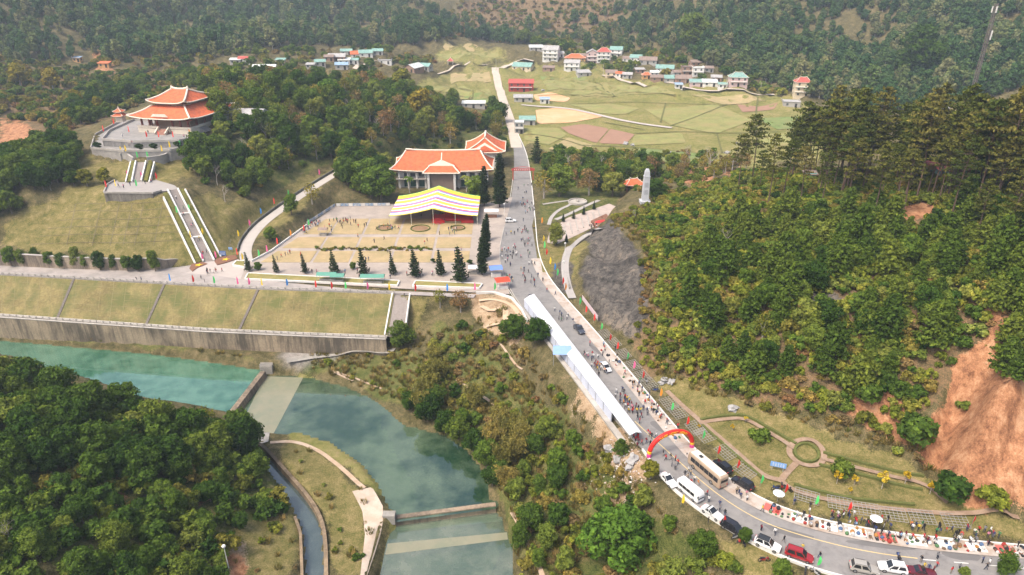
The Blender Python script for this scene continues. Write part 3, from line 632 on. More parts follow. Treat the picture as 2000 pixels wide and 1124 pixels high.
terp = M('terrace_grey_paving', (.27,.255,.24), .92, .18, .4, c2=(.215,.205,.195))
terrace('terrace', 'lower stone terrace in front of the pagoda with low walls', TER1, 23.0, 19.5, terp, stone, .8, (3, 4))
terrace('terrace', 'upper stone terrace on which the pagoda stands', TER2, 25.0, 22.0, terp, stained('terrace_relief_wall', (.26,.25,.24), (.09,.085,.08)), .8, (3,))
t = thing('staircase', 'stone stair between the two pagoda terraces', 'staircase', P(255,290,23)); flight(t, 'steps', P(249,288,23), P(262,288,23), P(250,279,25), P(262,279,25), 12, stepm)
wall_along('curved_wall', resample(smooth([P(236,311,20.6), P(246,303,21.6), P(262,318,20.8)], 2), 14), .5, 19.4, 22.4, stone, 'curved stone wall left of the terrace stair head', cap=conc)
wall_along('curved_wall', resample(smooth([P(288,317,20.8), P(318,310,21.4), P(330,300,22)], 2), 14), .5, 19.4, 22.4, stone, 'curved stone wall right of the terrace stair head', cap=conc)
# ---- roofs
def hip_roof(parent, hx, hy, z0, rx, ry, z1, lift, tile, name='roof', rr=.28, n=12, m=10, ridge=RIDGE, pw=1.25, top=True):
    def pt(t, s, k):                        # side s, position k in -1..1
        x, y = hx+(rx-hx)*t, hy+(ry-hy)*t; z = z0+(z1-z0)*(t**pw)+lift*(1-t)**2*abs(k)**4
        e = 1+.03*lift*(1-t)**2*abs(k)**4
        return [(k*x*e, -y*e, z), (x*e, k*y*e, z), (-k*x*e, y*e, z), (-x*e, -k*y*e, z)][s]
    b = MB()
    for s in range(4): b.grid([[pt(i/m, s, -1+2*j/n) for j in range(n+1)] for i in range(m+1)])
    b.add([(-hx+.1,-hy+.1,z0-.12),(hx-.1,-hy+.1,z0-.12),(hx-.1,hy-.1,z0-.12),(-hx+.1,hy-.1,z0-.12)], [(3,2,1,0)])
    r = b.build(name, tile, parent)
    for s in range(4):
        b = MB(); b.tube([Vector(pt(i/m, s, 1))+Vector((0,0,.08)) for i in range(m+1)], rr, 6); b.build('hip_ridge', ridge, r)
        b = MB(); b.tube([Vector(pt(0, s, -1+2*j/n))+Vector((0,0,-.02)) for j in range(n+1)], rr*.7, 6); b.build('eave_trim', ridge, r)
    if top:
        b = MB(); L = max(rx, ry); ax = rx >= ry
        P0 = [(-L+2*L*k/10) for k in range(11)]; b.tube([((u if ax else 0), (0 if ax else u), z1+.12+.55*abs(u/max(L, .01))**3) for u in P0], rr*1.25, 6); b.build('top_ridge', ridge, r)
    return r
def pediment(parent, w, h, y, z, tile, name='porch_gable'):
    b = MB(); b.add([(-w,y,z),(w,y,z),(0,y,z+h),(-w,y+.25,z),(w,y+.25,z),(0,y+.25,z+h)], [(0,1,2),(5,4,3),(0,3,4,1),(1,4,5,2),(2,5,3,0)]); r = b.build(name, RIDGE, parent)
    b = MB(); b.add([(-w*.72,y-.06,z+.1),(w*.72,y-.06,z+.1),(0,y-.06,z+h*.78)], [(0,1,2)]); b.build('gable_panel', tile, r); return r
UB = {}
def unit(mat):
    if mat.name not in UB: UB[mat.name] = MB().box(0, 0, -.5, 1, 1, 1).mesh('panel_block', mat)
    return UB[mat.name]
def blk(name, mat, parent, c, s, rz=0):
    o = inst(name, unit(mat), parent, c, rz); o.scale = s; return o
# ---- pagoda
pg = thing('pagoda', 'two tiered orange roofed pagoda on a stone terrace on the hill', 'pagoda', (-125.6, 265.5, 25.02), R(-11.5))
b = MB(); b.box(0, 0, 0, 22, 26, 1.5); b.build('platform', plaster, pg); b = MB(); b.box(0, 1.0, 1.5, 15, 18, 4.6); b.build('wall', M('pagoda_wall', (.42,.28,.19), .8, .15), pg)
for x in (-9.6, -6.4, -3.2, 3.2, 6.4, 9.6): blk('column', wood_red, pg, (x, -12, 3.75), (.55, .55, 4.5))
for y in (-7, -2, 3, 8, 12):
    for x in (-9.6, 9.6): blk('column', wood_red, pg, (x, y, 3.75), (.55, .55, 4.5))
hip_roof(pg, 12.6, 14.6, 5.4, 6.6, 8.0, 9.2, 1.0, tileO, 'lower_roof', .34, pw=1.15, top=False)
b = MB(); b.box(0, 0, 9.2, 11.8, 14.4, 1.5); b.build('upper_wall', plaster, pg)
hip_roof(pg, 7.6, 9.4, 10.2, 3.4, .25, 13.9, 1.0, tileO, 'upper_roof', .34, pw=1.2)
b = MB()
for k in range(10): b.box(0, -15.6+k*.28, 0, 3.6, .28, .15*(k+1))
b.build('front_stair', M('stair_red_stone', (.36,.19,.14), .9, .15), pg)
for x in (-2.1, 2.1): b = MB(); b.beam((x,-15.9,.35), (x,-12.9,2.2), .45, .8); b.build('stair_wall', plaster, pg)
for x0, x1 in ((-11, -2.4), (2.4, 11)): b = MB(); b.beam((x0,-12.9,2.1), (x1,-12.9,2.1), .2, .9); b.build('railing', plaster, pg)
b = MB(); b.beam((11,-12.9,2.1), (11,12.9,2.1), .2, .9); b.build('railing', plaster, pg)
b = MB()
for k in range(10): b.box(13.4-k*.28, -6, 0, .28, 4, .15*(k+1))
b.build('side_stair', stone, pg)
for s, w in ((0, 3.4),):
    b = MB(); b.add([(-w,-14.5,6.25),(w,-14.5,6.25),(w*.7,-14.5,7.15),(-w*.7,-14.5,7.15),(-w,-14.1,6.25),(w,-14.1,6.25),(w*.7,-14.1,7.15),(-w*.7,-14.1,7.15)], [(0,1,2,3),(7,6,5,4),(3,2,6,7),(0,3,7,4),(1,5,6,2)]); b.build('roof_ornament', RIDGE, pg)
for x, y, z in ((-3.4,0,14.2), (3.4,0,14.2)): b = MB(); b.box(x, y, z, .7, .5, 1.0, 0, .5); b.build('ridge_finial', RIDGE, pg)
# side hall to the right of the pagoda, seen between the trees
t = thing('side_hall', 'long low grey roofed hall between trees right of the pagoda', 'building', hit(455,238), R(-8)); b = MB(); b.box(0, 0, -.5, 26, 7, 4.2); b.build('wall', whitewall, t); b = MB(); b.add([(-14,-4.5,3.7),(14,-4.5,3.7),(14,0,5.4),(-14,0,5.4),(-14,4.5,3.7),(14,4.5,3.7)], [(0,1,2,3),(3,2,5,4),(0,3,4),(1,5,2)]); b.build('roof', tileY, t)
for k in range(6): blk('window', darkin, t, (-10+4*k, -3.52, 2.0), (1.6, .06, 1.6))
t = thing('small_shrine', 'tiny shrine with two stacked red roofs left of the pagoda', 'shrine', P(237,238,25), 0); b = MB(); b.box(0, 0, 0, 2.6, 2.6, 2.6); b.build('wall', plaster, t); hip_roof(t, 2.3, 2.3, 2.4, .9, .9, 3.4, .3, tileO, 'lower_roof', .1, 6, 5, top=False); b = MB(); b.box(0, 0, 3.2, 1.7, 1.7, .9); b.build('upper_wall', plaster, t); hip_roof(t, 1.7, 1.7, 4.0, .1, .1, 5.2, .25, tileO, 'upper_roof', .1, 6, 5)
# ---- main hall
hl = thing('memorial_hall', 'long white hall with orange hipped roof behind the striped tent', 'building', (-28.0, 275.0, 0))
b = MB(); b.box(0, 0, -.4, 36, 13, 7.6); b.build('wall', whitewall, hl)
hip_roof(hl, 20.2, 9.0, 7.0, 15.2, .2, 13.2, .9, tileO, 'roof', .3)
for x in (-14.5, -12, -8.5, 8.5, 12, 15.5):
    w = blk('window', glass, hl, (x, -6.53, 4.9), (2.0, .08, 1.5)); w2 = blk('door', M('green_door', (.05,.12,.10), .5, .15), hl, (x, -6.53, 1.5), (2.2, .08, 2.9))
for x in (-17.2, -13.7, -10.2, -6.7, 6.7, 10.2, 13.7, 17.2): blk('column', whitewall, hl, (x, -8.0, 3.4), (.55, .55, 7.2))
b = MB(); b.box(0, -7.6, 3.5, 37, 2.6, .3); b.build('balcony', conc, hl)
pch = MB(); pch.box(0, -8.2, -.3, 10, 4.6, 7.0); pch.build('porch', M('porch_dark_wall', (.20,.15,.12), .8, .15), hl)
for x in (-5.2, 5.2): blk('porch_column', whitewall, hl, (x, -11.0, 3.3), (.9, .9, 7.0))
b = MB(); b.add([(-7.4,-11.8,6.9),(7.4,-11.8,6.9),(4.6,-9.3,9.3),(-4.6,-9.3,9.3),(-4.4,-4.5,9.5),(4.4,-4.5,9.5),(8.0,-6,6.9),(-8.0,-6,6.9)], [(0,1,2,3),(3,2,5,4),(1,6,5,2),(0,3,4,7)]); pr = b.build('porch_roof', tileO, hl)
for p, q in (((-7.4,-11.8,7.0),(-4.6,-9.3,9.4)), ((7.4,-11.8,7.0),(4.6,-9.3,9.4)), ((-7.4,-11.8,6.95),(7.4,-11.8,6.95))): b = MB(); b.tube([p, q], .28, 6); b.build('ridge', RIDGE, pr)
b = MB(); b.add([(-5.2,-9.2,9.3),(5.2,-9.2,9.3),(0,-8.6,11.4),(-5.2,-8.4,9.3),(5.2,-8.4,9.3),(0,-7.8,11.4)], [(0,1,2),(1,4,5,2),(2,5,3,0)]); g_ = b.build('porch_gable', RIDGE, hl); b = MB(); b.tube([(0,-8.6,11.3),(0,-5.5,13.6)], .2, 6); b.build('gable_spine', RIDGE, g_)
h2 = thing('rear_hall', 'square white building with orange curved gable roof behind the long hall', 'building', (-12.0, 306.0, 0))
b = MB(); b.box(0, 0, -.4, 15, 15, 7.4); b.build('wall', whitewall, h2); hip_roof(h2, 9.0, 9.0, 6.8, .2, 5.6, 12.6, .8, tileO, 'roof', .3)
b = MB(); b.add([(-5.6,-8.6,7.6),(5.6,-8.6,7.6),(0,-7.6,10.8),(-5.6,-8.0,7.6),(5.6,-8.0,7.6),(0,-7.0,10.8)], [(0,1,2),(1,4,5,2),(2,5,3,0)]); b.build('front_gable', RIDGE, h2); b = MB(); b.add([(-4.2,-8.75,7.7),(4.2,-8.75,7.7),(0,-8.1,9.9)], [(0,1,2)]); b.build('gable_panel', tileO, h2)
for x in (-4.5, 0, 4.5): blk('window', glass, h2, (x, -7.53, 4.2), (1.8, .08, 1.8))
for y in (-4, 0, 4): blk('window', glass, h2, (7.53, y, 4.2), (.08, 1.8, 1.8))
# ---- striped tent
tt = thing('striped_tent', 'huge festival tent with rainbow striped canopy in front of the hall', 'tent', (-27.0, 222.0, 0))
def shc(c): return M('tent_cloth_%02d%02d%02d' % tuple(int(99*x) for x in c), c, .8, .05, .4)
Y_, W_, B_c, R_c, G_c = (.75,.55,.06), (.74,.73,.70), (.24,.22,.50), (.62,.08,.08), (.12,.42,.14)
bands = [(Y_,.8),(G_c,.5),(W_,2.2),(B_c,1.3),(R_c,.9),(W_,1.0),(Y_,2.2),(W_,1.2),(R_c,.9),(B_c,1.5),(W_,1.4),(Y_,2.0),(G_c,1.0),(W_,1.0),(B_c,1.4),(R_c,.7),(Y_,3.0),(G_c,.5)]
tot = sum(w for _, w in bands); y = 0
def tz(u, v): a = abs(u); return 3.5+(2.6+1.3*v)*(1-a)**1.25-.28*math.sin(math.pi*a)-.35*abs(math.sin(math.pi*v*3))*(.25+.5*a)
for c, w in bands:
    v0, v1 = y/tot, (y+w)/tot; y += w; b = MB(); rows = []
    for k in range(3):
        v = v0+(v1-v0)*k/2; rows.append([(u*15.2, v*23.0, tz(u, v)) for u in np.linspace(-1, 1, 21)])
    b.grid(rows); b.build('canopy_band', shc(c), tt, smooth=True)
for u, v in ((-1,0),(-.5,0),(0,0),(.5,0),(1,0),(-1,.5),(1,.5),(-1,1),(1,1),(0,1)): b = MB(); b.tube([(u*15.1, v*22.8+.1, 0), (u*15.1, v*22.8+.1, tz(u, v)-.03)], .09, 6); b.build('tent_pole', M('pale_pole', (.55,.52,.42), .6), tt)
for u in (-1, 1): b = MB(); b.grid([[(u*15.2, v*23, tz(u, v)) for v in np.linspace(0, 1, 9)], [(u*15.25, v*23, tz(u, v)-.5) for v in np.linspace(0, 1, 9)]]); b.build('valance', shc(Y_), tt)
t = thing('stage', 'red draped stage with backdrop under the striped tent', 'stage', (-20.0, 226.0, 0)); redc = M('red_cloth', (.55,.03,.03), .8, .12)
b = MB(); b.box(-1, 3, 0, 14, 5, .9); b.build('platform', redc, t); b = MB(); b.box(-1, 5.6, 0, 6, .2, 3.6); b.build('backdrop', redc, t)
for x in (-5.5, 4.5): b = MB(); b.box(x, -1.0, 0, 4.2, 1.4, 1.0); b.build('draped_table', redc, t)
b = MB(); b.tube([(-5.5+1.3*math.cos(a), -2.6, 1.0+1.0*math.sin(a)) for a in np.linspace(0, 6.28, 15)], .12, 5); b.build('ring_hoop', redc, t)
# ---- plaza lawns
bx, tx = [507,609,683,761,843,917], [641,664,724,791,861,927]
def PZ(u, y, z=0): f = (512-y)/(512-425); i = min(4, int(u)); g = u-i; xb = bx[i]+(bx[i+1]-bx[i])*g; xt = tx[i]+(tx[i+1]-tx[i])*g; return P(xb+(xt-xb)*f, y, z)
for i in range(5):
    for y0, y1 in ((513,491),(485,464),(458,428)):
        q = [PZ(i+.035, y0), PZ(i+.965 if i < 4 else 4.98, y0), PZ(i+.965 if i < 4 else 4.98, y1), PZ(i+.035, y1)]
        b = MB(); b.prism(q, -.1, .09); tag(b.build('lawn', lawnm), kind='structure')
for k, (x, y) in enumerate(((752,446),(821,447),(894,446))):
    t = thing('flower_bed', ['small round flower bed left in front of the striped tent', 'largest round flower bed with low hedge before the stage', 'round flower bed on the lawn corner near the road'][k], 'flower bed', P(x, y, .09)); b = MB(); rad = (2.6, 3.2, 2.4)[k]
    b.tube([(rad*math.cos(a), rad*math.sin(a), .18) for a in np.linspace(0, 2*math.pi, 25)], .22, 5, cap=False); b.build('rim', M('low_hedge', (.10,.11,.03), .95, .3, 3), t); b = MB(); b.lathe([(rad*.85, .02), (rad*.5, .2), (.3, .3)], 16); b.build('soil', M('bed_soil', (.23,.14,.08), .95, .25, 2), t)
def planter(label, px):
    q = W2(px, 0); c = np.mean(np.array(q), 0); t = thing('planter', label, 'planter', (c[0], c[1], 0)); q = [(p[0]-c[0], p[1]-c[1]) for p in q]; b = MB(); b.prism(q, 0, .38); b.build('turf', grassm, t); n = len(q)
    for i in range(n): b = MB(); b.beam((*q[i], .25), (*q[(i+1) % n], .25), .35, .55); b.build('kerb', white, t)
planter('long grass planter with white kerb below the conifer row', [(479,547),(485,536),(520,538),(780,551),(776,560)]); planter('shorter grass planter with white kerb near the road end', [(806,561),(812,551),(942,557),(936,565)])
planter('small grass planter with white kerb at the stairway foot', [(455,520),(462,512),(480,512),(478,524)])
# fence with banners round the plaza
blp = M('blue_banner', (.18,.27,.40), .7, .2, 2.0, c2=(.5,.5,.5))
def fence(label, px, z, h, mat, n):
    q = resample(W2(px, z), n); t = thing('banner_fence', label, 'fence', tuple(q[0])); o = q[0]
    for i in range(n-1):
        a, c = Vector(q[i]-o), Vector(q[i+1]-o); b = MB(); b.beam(a.lerp(c, .04)+Vector((0,0,h*.55)), a.lerp(c, .96)+Vector((0,0,h*.55)), .08, h*.8); b.build('panel', mat if i % 3 else whitewall, t); blk('post', conc, t, a+Vector((0,0,h*.5)), (.16, .16, h))
fence('blue and white banner fence along the slanting plaza edge', [(600,440),(655,404)], .0, 1.3, blp, 12); fence('blue banner fence along the back of the plaza left of the tent', [(657,404),(762,403)], 0, 1.3, blp, 14)
wall_along('low_wall', resample(W2([(492,512),(530,492),(600,441)], 0), 12), .35, -.3, .6, white, 'low white wall along the slanting edge of the plaza lawn')
# stairway foot with star beds
starm = M('yellow_star_flowers', (.70,.45,.03), .9, .15); bedr = M('red_star_bed', (.19,.095,.06), .95, .25, 2.0)
for k, (px, sc) in enumerate((([(370,524),(374,516),(395,512),(405,515),(385,523),(376,530)], (388,518)), ([(419,510),(424,503),(460,498),(464,505),(440,513),(424,517)], (441,507)))):
    z = (.22, .3)[k]; q = W2(px, z); c = np.mean(np.array(q), 0); t = thing('star_flower_bed', ['sloping red bed with yellow star left of the stairway foot', 'sloping red bed with yellow star right of the stairway foot'][k], 'flower bed', (c[0], c[1], 0)); b = MB(); b.prism([(p[0]-c[0], p[1]-c[1]) for p in q], 0, z); b.build('bed', bedr, t)
    sx = P(*sc, z+.03); b = MB(); pts = [(sx[0]-c[0]+(1.15 if i % 2 == 0 else .48)*math.cos(math.pi/2+i*math.pi/5), sx[1]-c[1]+(1.15 if i % 2 == 0 else .48)*math.sin(math.pi/2+i*math.pi/5)) for i in range(10)]; b.prism(pts, z, z+.12); b.build('star', starm, t)
b = MB(); q = W2([(372,530),(402,514),(420,510),(466,507),(478,524),(470,546),(420,538),(360,534)], 0); sheet('forecourt', q, .012, M('forecourt_paving', (.40,.35,.315), .9, .12, .4))
# access road up to the wood
strip('access_road', [p[:2] for p in ACC], 3.6, M('access_road_concrete', (.40,.365,.33), .92, .12, .4), .12, world=True, sm=0)
A_ = np.array(ACC); A_ = resample(A_, 60); lw = offset(A_[:, :2], 2.3)
wall_along('roadside_wall', lw[6:], .35, [float(Hat(*p))-.6 for p in lw[6:]], [float(Hat(*p))+1.0 for p in lw[6:]], stained('mossy_wall', (.20,.19,.165), (.06,.06,.05)), 'dark mossy wall on the uphill side of the curved access road')
# wall at the foot of the grass slope
fw = resample(W2([(-60,514),(0,518),(120,524),(240,528),(320,526),(352,514)], 0), 30)
wall_along('slope_wall', fw, .6, -.6, [4.0, 4.0, 4.0]+[3.9-.02*i for i in range(24)]+[2.6, 2.0, 1.2], stained('stained_slope_wall', (.36,.29,.215), (.10,.085,.07)), 'long stained retaining wall at the foot of the pagoda grass slope', cap=conc)
# furrow ribs on the grass slope under the pagoda
ribm = M('slope_path_rib', (.17,.145,.085), .95, .2)
RP = []
for y0 in (398,412,428,443,458,474): RP.append([(60+abs(y0-474)*1.1, y0+4), (150, y0), (250, y0+1), (330+abs(y0-398)*.4, y0-5)])
for x0 in (130,180,215,240,262,300): RP.append([(x0+18, 400), (x0, 480)])
slo = thing('slope_ribs', 'faint grid of narrow ribs over the grass slope below the pagoda', 'slope grid', hit(200,440))
for px in RP:
    q = hits(*resample(px, 30).T); b = MB(); o = slo.location
    for i in range(len(q)-1):
        if True: b.beam(Vector(q[i])-o+Vector((0,0,.03)), Vector(q[i+1])-o+Vector((0,0,.03)), .16, .12)
    b.build('rib', ribm, slo)
# ---- river works
weirm = stained('weir_concrete', (.30,.23,.165), (.09,.075,.06)); 
def weir(label, a, c, z, zb, w, apron):
    a, c = Vector(a), Vector(c); t = thing('weir', label, 'weir', (a.x, a.y, zb)); d = (c-a); d.z = 0; L = d.length; t.rotation_euler = (0, 0, math.atan2(d.y, d.x))
    b = MB(); b.add([(0,-w,0),(L,-w,0),(L,w,0),(0,w,0),(0,-w*.5,z-zb),(L,-w*.5,z-zb),(L,w*.6,z-zb),(0,w*.6,z-zb)], [(4,5,6,7),(0,1,5,4),(1,2,6,5),(2,3,7,6),(3,0,4,7)]); b.build('crest', weirm, t)
    for k in range(1, 8): b = MB(); b.box(L*k/8, -w*1.1 if apron > 0 else w*1.1, 0, .4, w*1.2, (z-zb)*.75); b.build('buttress', weirm, t)
    return t
weir('long low weir holding back the upper river', P(513,727,WZ1), P(449,810,WZ1), WZ1+.25, WZ2-1.2, 1.2, 1); weir('second low weir at the lower end of the green pool', P(770,1012,WZ2), P(968,986,WZ2), WZ2+.2, WZ3-1.2, .9, -1)
apr = M('submerged_apron', (.225,.215,.145), .25, .12, .3, c2=(.185,.195,.13), spec=.5)
sheet('apron', W2([(516,735),(592,738),(534,848),(466,842)], WZ2+.02), WZ2+.02, apr); sheet('apron', W2([(772,1024),(968,994),(985,1018),(763,1040)], WZ3-.35), WZ3-.35, M('submerged_slab', (.33,.36,.24), .95, .15, .3)); sheet('apron', W2([(757,1062),(990,1040),(992,1054),(752,1084)], WZ3+.02), WZ3+.02, apr)
t = thing('river_steps', 'stepped concrete landing with railings at the head of the weir', 'steps', P(516,722,-14.2)); b = MB(); b.box(.5, 1.0, -2, 3.2, 2.2, 3.0); b.build('landing', conc_dark, t)
for k in range(4): b = MB(); b.box(7.2, 1.0+k*.55, -2.2, 10.5, .45, 1.0+k*.42); b.build('step', M('ochre_concrete', (.36,.26,.14), .95, .2, 1), t)
for k in range(3): b = MB(); b.box(.5, .2+k*.7, 1.0, 3.2, .12, .5); b.build('rail', conc, t)
cw = [(500,864),(516,872),(552,913),(602,968),(629,1014),(636,1060),(637,1124),(637,1220)]
wall_along('canal_wall', resample(smooth(W2(cw, -13.8), 2), 50), .7, -16.5, -13.7, stained('brown_canal_wall', (.27,.20,.13), (.09,.07,.05)), 'curving brown concrete wall between channel and grassy strip')
wall_along('canal_wall', resample(W2([(576,1010),(587,1040),(590,1124),(585,1220)], -13.8), 16), .5, -16.5, -13.6, stained('brown_canal_wall2', (.27,.20,.13), (.09,.07,.05)), 'short brown wall on the near bank of the channel')
def drape(name, px, mat, z=.2, step=3.0, world=None, parent=None, kind='structure', smo=1):
    from mathutils.geometry import delaunay_2d_cdt
    q = smooth(px+[px[0]], smo)[:-1] if smo else np.array(px, float); q = hits(*np.array(q).T)[:, :2] if world is None else np.array(world)[:, :2]
    q = resample(np.vstack([q, q[:1]]), step=step*.7)[:-1]; n = len(q); ed = [(i, (i+1) % n) for i in range(n)]
    gx, gy = np.meshgrid(np.arange(q[:,0].min(), q[:,0].max(), step), np.arange(q[:,1].min(), q[:,1].max(), step)); k = sdist(gx.ravel(), gy.ravel(), q.tolist()) < -step*.4
    pts = [Vector(p) for p in q]+[Vector(p) for p in np.stack([gx.ravel(), gy.ravel()], 1)[k]]
    r = delaunay_2d_cdt(pts, ed, [list(range(n))], 1, 1e-4); v = np.array([(p.x, p.y) for p in r[0]]); hz = Hat(v[:,0], v[:,1])+z
    b = MB(); b.add([(x, y, h) for (x, y), h in zip(v, hz)], [tuple(f) for f in r[2]]); o = b.build(name, mat, parent, smooth=True)
    if parent is None: tag(o, kind=kind)
    return o
slabm = M('pinkish_slab', (.50,.41,.33), .95, .12, .4, c2=(.42,.33,.25))
drape('concrete_slab', [(688,961),(727,953),(748,990),(748,1020),(742,1050),(718,1124),(700,1180),(688,1180),(704,1124),(713,1045),(708,1000)], slabm, .16, 1.3, smo=0); strip('footpath', [(528,866),(568,862),(618,877),(662,910),(695,942),(712,955)], .9, dirt, .14); drape('concrete_slab', [(476,848),(530,846),(524,866),(500,868)], conc, .25, 1.2, smo=0)
t = thing('abutment', 'square concrete block where the lower weir meets the grassy strip', 'concrete block', P(760,1008,-15)); b = MB(); b.box(0, 0, -1.5, 2.4, 1.5, 2.1); b.build('block', conc_dark, t)
strip('footpath', [(1000,1003),(1018,1035),(1038,1075),(1060,1124),(1075,1180)], .9, dirt, .12); strip('footpath', [(880,735),(930,768),(985,805),(1005,850),(1003,880)], .8, dirt, .1); strip('footpath', [(975,670),(1000,705),(1020,725)], .6, dirt, .1); strip('footpath', [(560,705),(640,692),(720,684),(770,690)], 2.6, conc_dark, .12); strip('footpath', [(690,745),(640,722),(660,728),(700,742),(745,760)], .6, dirt, .1)
gardp = M('garden_path', (.50,.36,.24), .95, .15, .6); strip('garden_path', [(940,600),(960,612),(975,600),(990,608),(985,630),(1000,650)], 1.4, gardp, .12); strip('garden_path', [(935,590),(965,585),(1000,595),(1020,625)], 1.2, gardp, .12); strip('garden_path', [(950,640),(970,635),(985,632)], 1.2, gardp, .12)
wall_along('low_wall', resample(W2([(930,573),(965,572),(998,582),(1018,604),(1030,628)], 0), 24), .3, -1.2, .4, white, 'low white wall curving round the brown garden beside the tent row')
# ---- little park across the road
parkp = M('park_terrace_paving', (.42,.345,.30), .9, .14, .6, c2=(.35,.29,.255))
sheet('park_terrace', W2([(1068,474),(1074,450),(1108,426),(1190,398),(1208,406),(1192,428),(1130,458),(1086,478)], .25), .25, parkp)
t = thing('terrace_steps', 'broad pale stepped terrace of the park above the road', 'steps', P(1120,450,.25))
for k in range(9):
    p, q = Vector(P(1085+k*11,473-k*5.4,.25)), Vector(P(1080+k*11,452-k*5.2,.25)); b = MB(); o = t.location; b.beam(p-o+Vector((0,0,.06+.03*k)), q-o+Vector((0,0,.06+.03*k)), .35, .12); b.build('step', conc, t)
t = thing('flower_bed', 'tilted brown bed with a patch of red flowers in the park', 'flower bed', P(1173,434,.3)); o = t.location; b = MB(); q = W2([(1154,433),(1184,419),(1193,431),(1164,448)], .5); b.prism([(p[0]-o.x, p[1]-o.y) for p in q], 0, .5); b.build('soil', bedr, t)
b = MB(); cc = P(1173,433,.8); b.lathe([(1.0,0),(.8,.22),(.2,.3)], 12, (0,0,0)); fl_ = b.build('flowers', M('red_flowers', (.5,.04,.04), .9, .3, 4), t); fl_.location = (cc[0]-o.x, cc[1]-o.y, .5); fl_.scale = (2.4, 1.0, 1); fl_.rotation_euler = (0,0,.5)
grk = M('grey_path', (.34,.315,.295), .92, .12, .6)
strip('park_path', [(1175,450),(1150,458),(1122,478),(1106,500),(1102,530),(1108,562),(1118,585)], 2.2, grk, .14); strip('park_path', [(1072,440),(1076,425),(1092,410),(1112,402),(1118,396)], 1.3, grk, .14); strip('park_path', [(1085,430),(1105,422),(1130,410),(1150,400),(1170,392)], 1.6, grk, .14); strip('park_path', [(1060,400),(1085,396),(1115,392)], 1.2, grk, .14)
wall_along('park_wall', resample(smooth(W2([(1180,452),(1150,462),(1124,482),(1108,502),(1105,530),(1112,565)], .3), 2), 30), .3, -.2, 1.0, conc_dark, 'low wall with white tops beside the curved park path'); 
t = thing('fountain', 'round empty stone fountain basin in the park', 'fountain', P(1128,396,.2)); b = MB(); b.lathe([(3.6,0),(3.6,.7),(3.2,.7),(3.2,.25),(.6,.25),(.6,1.0),(.2,1.1)], 24); b.build('basin', conc, t)
# monument
MONU = thing('monument', 'tall pale stone monument on the hill edge above the park', 'monument', (P(1260,384,10)[0], 0, 0)); mp = PT(1260,386,231); MONU.location = (mp[0], mp[1], float(Hat(mp[0], mp[1]))-.2); stm = M('pale_monument_stone', (.46,.47,.49), .85, .12, .8)
b = MB(); b.box(0,0,0,3.4,3.4,1.0); b.build('plinth', stm, MONU); b = MB(); b.box(0,0,1.0,2.2,2.0,8.2,0,.86); b.build('shaft', stm, MONU); b = MB(); b.box(0,0,9.2,2.05,1.9,.3); b.box(0,0,9.5,1.7,1.55,1.4,0,.92); b.build('upper_block', stm, MONU); b = MB(); b.box(0,0,10.9,1.5,1.4,.9,0,.6); b.build('cap', stm, MONU)
for z in (4.0, 6.5): blk('relief_panel', M('monument_relief', (.34,.35,.37), .9, .2, 3), MONU, (0, -1.0+.03*z/2.2, z), (1.2, .12, 1.6))
t = thing('pavilion', 'small open pavilion with orange roof among trees beside the monument', 'pavilion', P(1236,372,1), .2); hip_roof(t, 4.2, 3.2, 2.8, 1.6, .1, 4.6, .3, tileO, 'roof', .12, 6, 5)
for x, y in ((-3.4,-2.4),(3.4,-2.4),(3.4,2.4),(-3.4,2.4)): blk('column', wood_red, t, (x, y, 1.4), (.3, .3, 2.9))
# ---- flat park below the hillside
for px, w in (([(1302,766),(1370,827),(1410,860),(1450,895),(1490,932),(1525,940)], 1.1), ([(1370,827),(1412,820),(1454,817),(1500,845),(1552,878)], .95), ([(1558,903),(1540,920),(1525,940)], 1.1), ([(1603,897),(1660,912),(1740,932),(1810,945),(1850,985)], .9), ([(1525,940),(1545,958),(1590,972),(1680,992),(1800,1000),(1900,1004),(1990,1012)], 1.0)): strip('park_path', px, w, tile_pink, .13, step=1.0)
c0 = hit(1575,886); ringp = [(c0[0]+2.9*math.cos(a), c0[1]+2.9*math.sin(a)) for a in np.linspace(0, 2*math.pi, 40)]
strip('park_path', ringp, 1.0, tile_pink, .15, world=True, sm=0, step=.5)
hedm = M('low_hedge', (.10,.105,.028), .95, .35, 3)
def hedge_line(px, off, label, w=.45, h=.4, world=False):
    q = np.array(px, float) if world else hits(*np.array(px, float).T); q = resample(smooth(q[:, :2], 2), step=.7); q = offset(q, off) if off else q; b = MB(); z = [float(Hat(*p)) for p in q]; o = (q[0][0], q[0][1], z[0]); ribbon(b, q-q[0], w, [k-z[0]-.2 for k in z], [k-z[0]+h+random.uniform(-.08,.08) for k in z]); ob = b.build('hedge', hedm); ob.location = o; tag(ob, label, 'hedge', 'clipped hedges of the roadside park')
hedge_line([(c0[0]+2.0*math.cos(a), c0[1]+2.0*math.sin(a)) for a in np.linspace(0, 2*math.pi, 40)], 0, 'round clipped hedge inside the circular park path', world=True)
hedge_line([(1370,827),(1412,820),(1454,817),(1500,845),(1548,874)], .9, 'low hedge along the upper bend of the park path'); hedge_line([(1372,832),(1410,866),(1450,901),(1488,934)], -.1, 'low hedge beside the long straight park path'); hedge_line([(1606,894),(1660,908),(1740,928),(1805,941)], .9, 'low hedge above the path right of the circle'); hedge_line([(1600,902),(1660,917),(1740,937),(1800,949)], -.9, 'low hedge below the path right of the circle'); hedge_line([(1548,955),(1590,968),(1680,988),(1790,996)], .9, 'low hedge behind the market stalls'); 
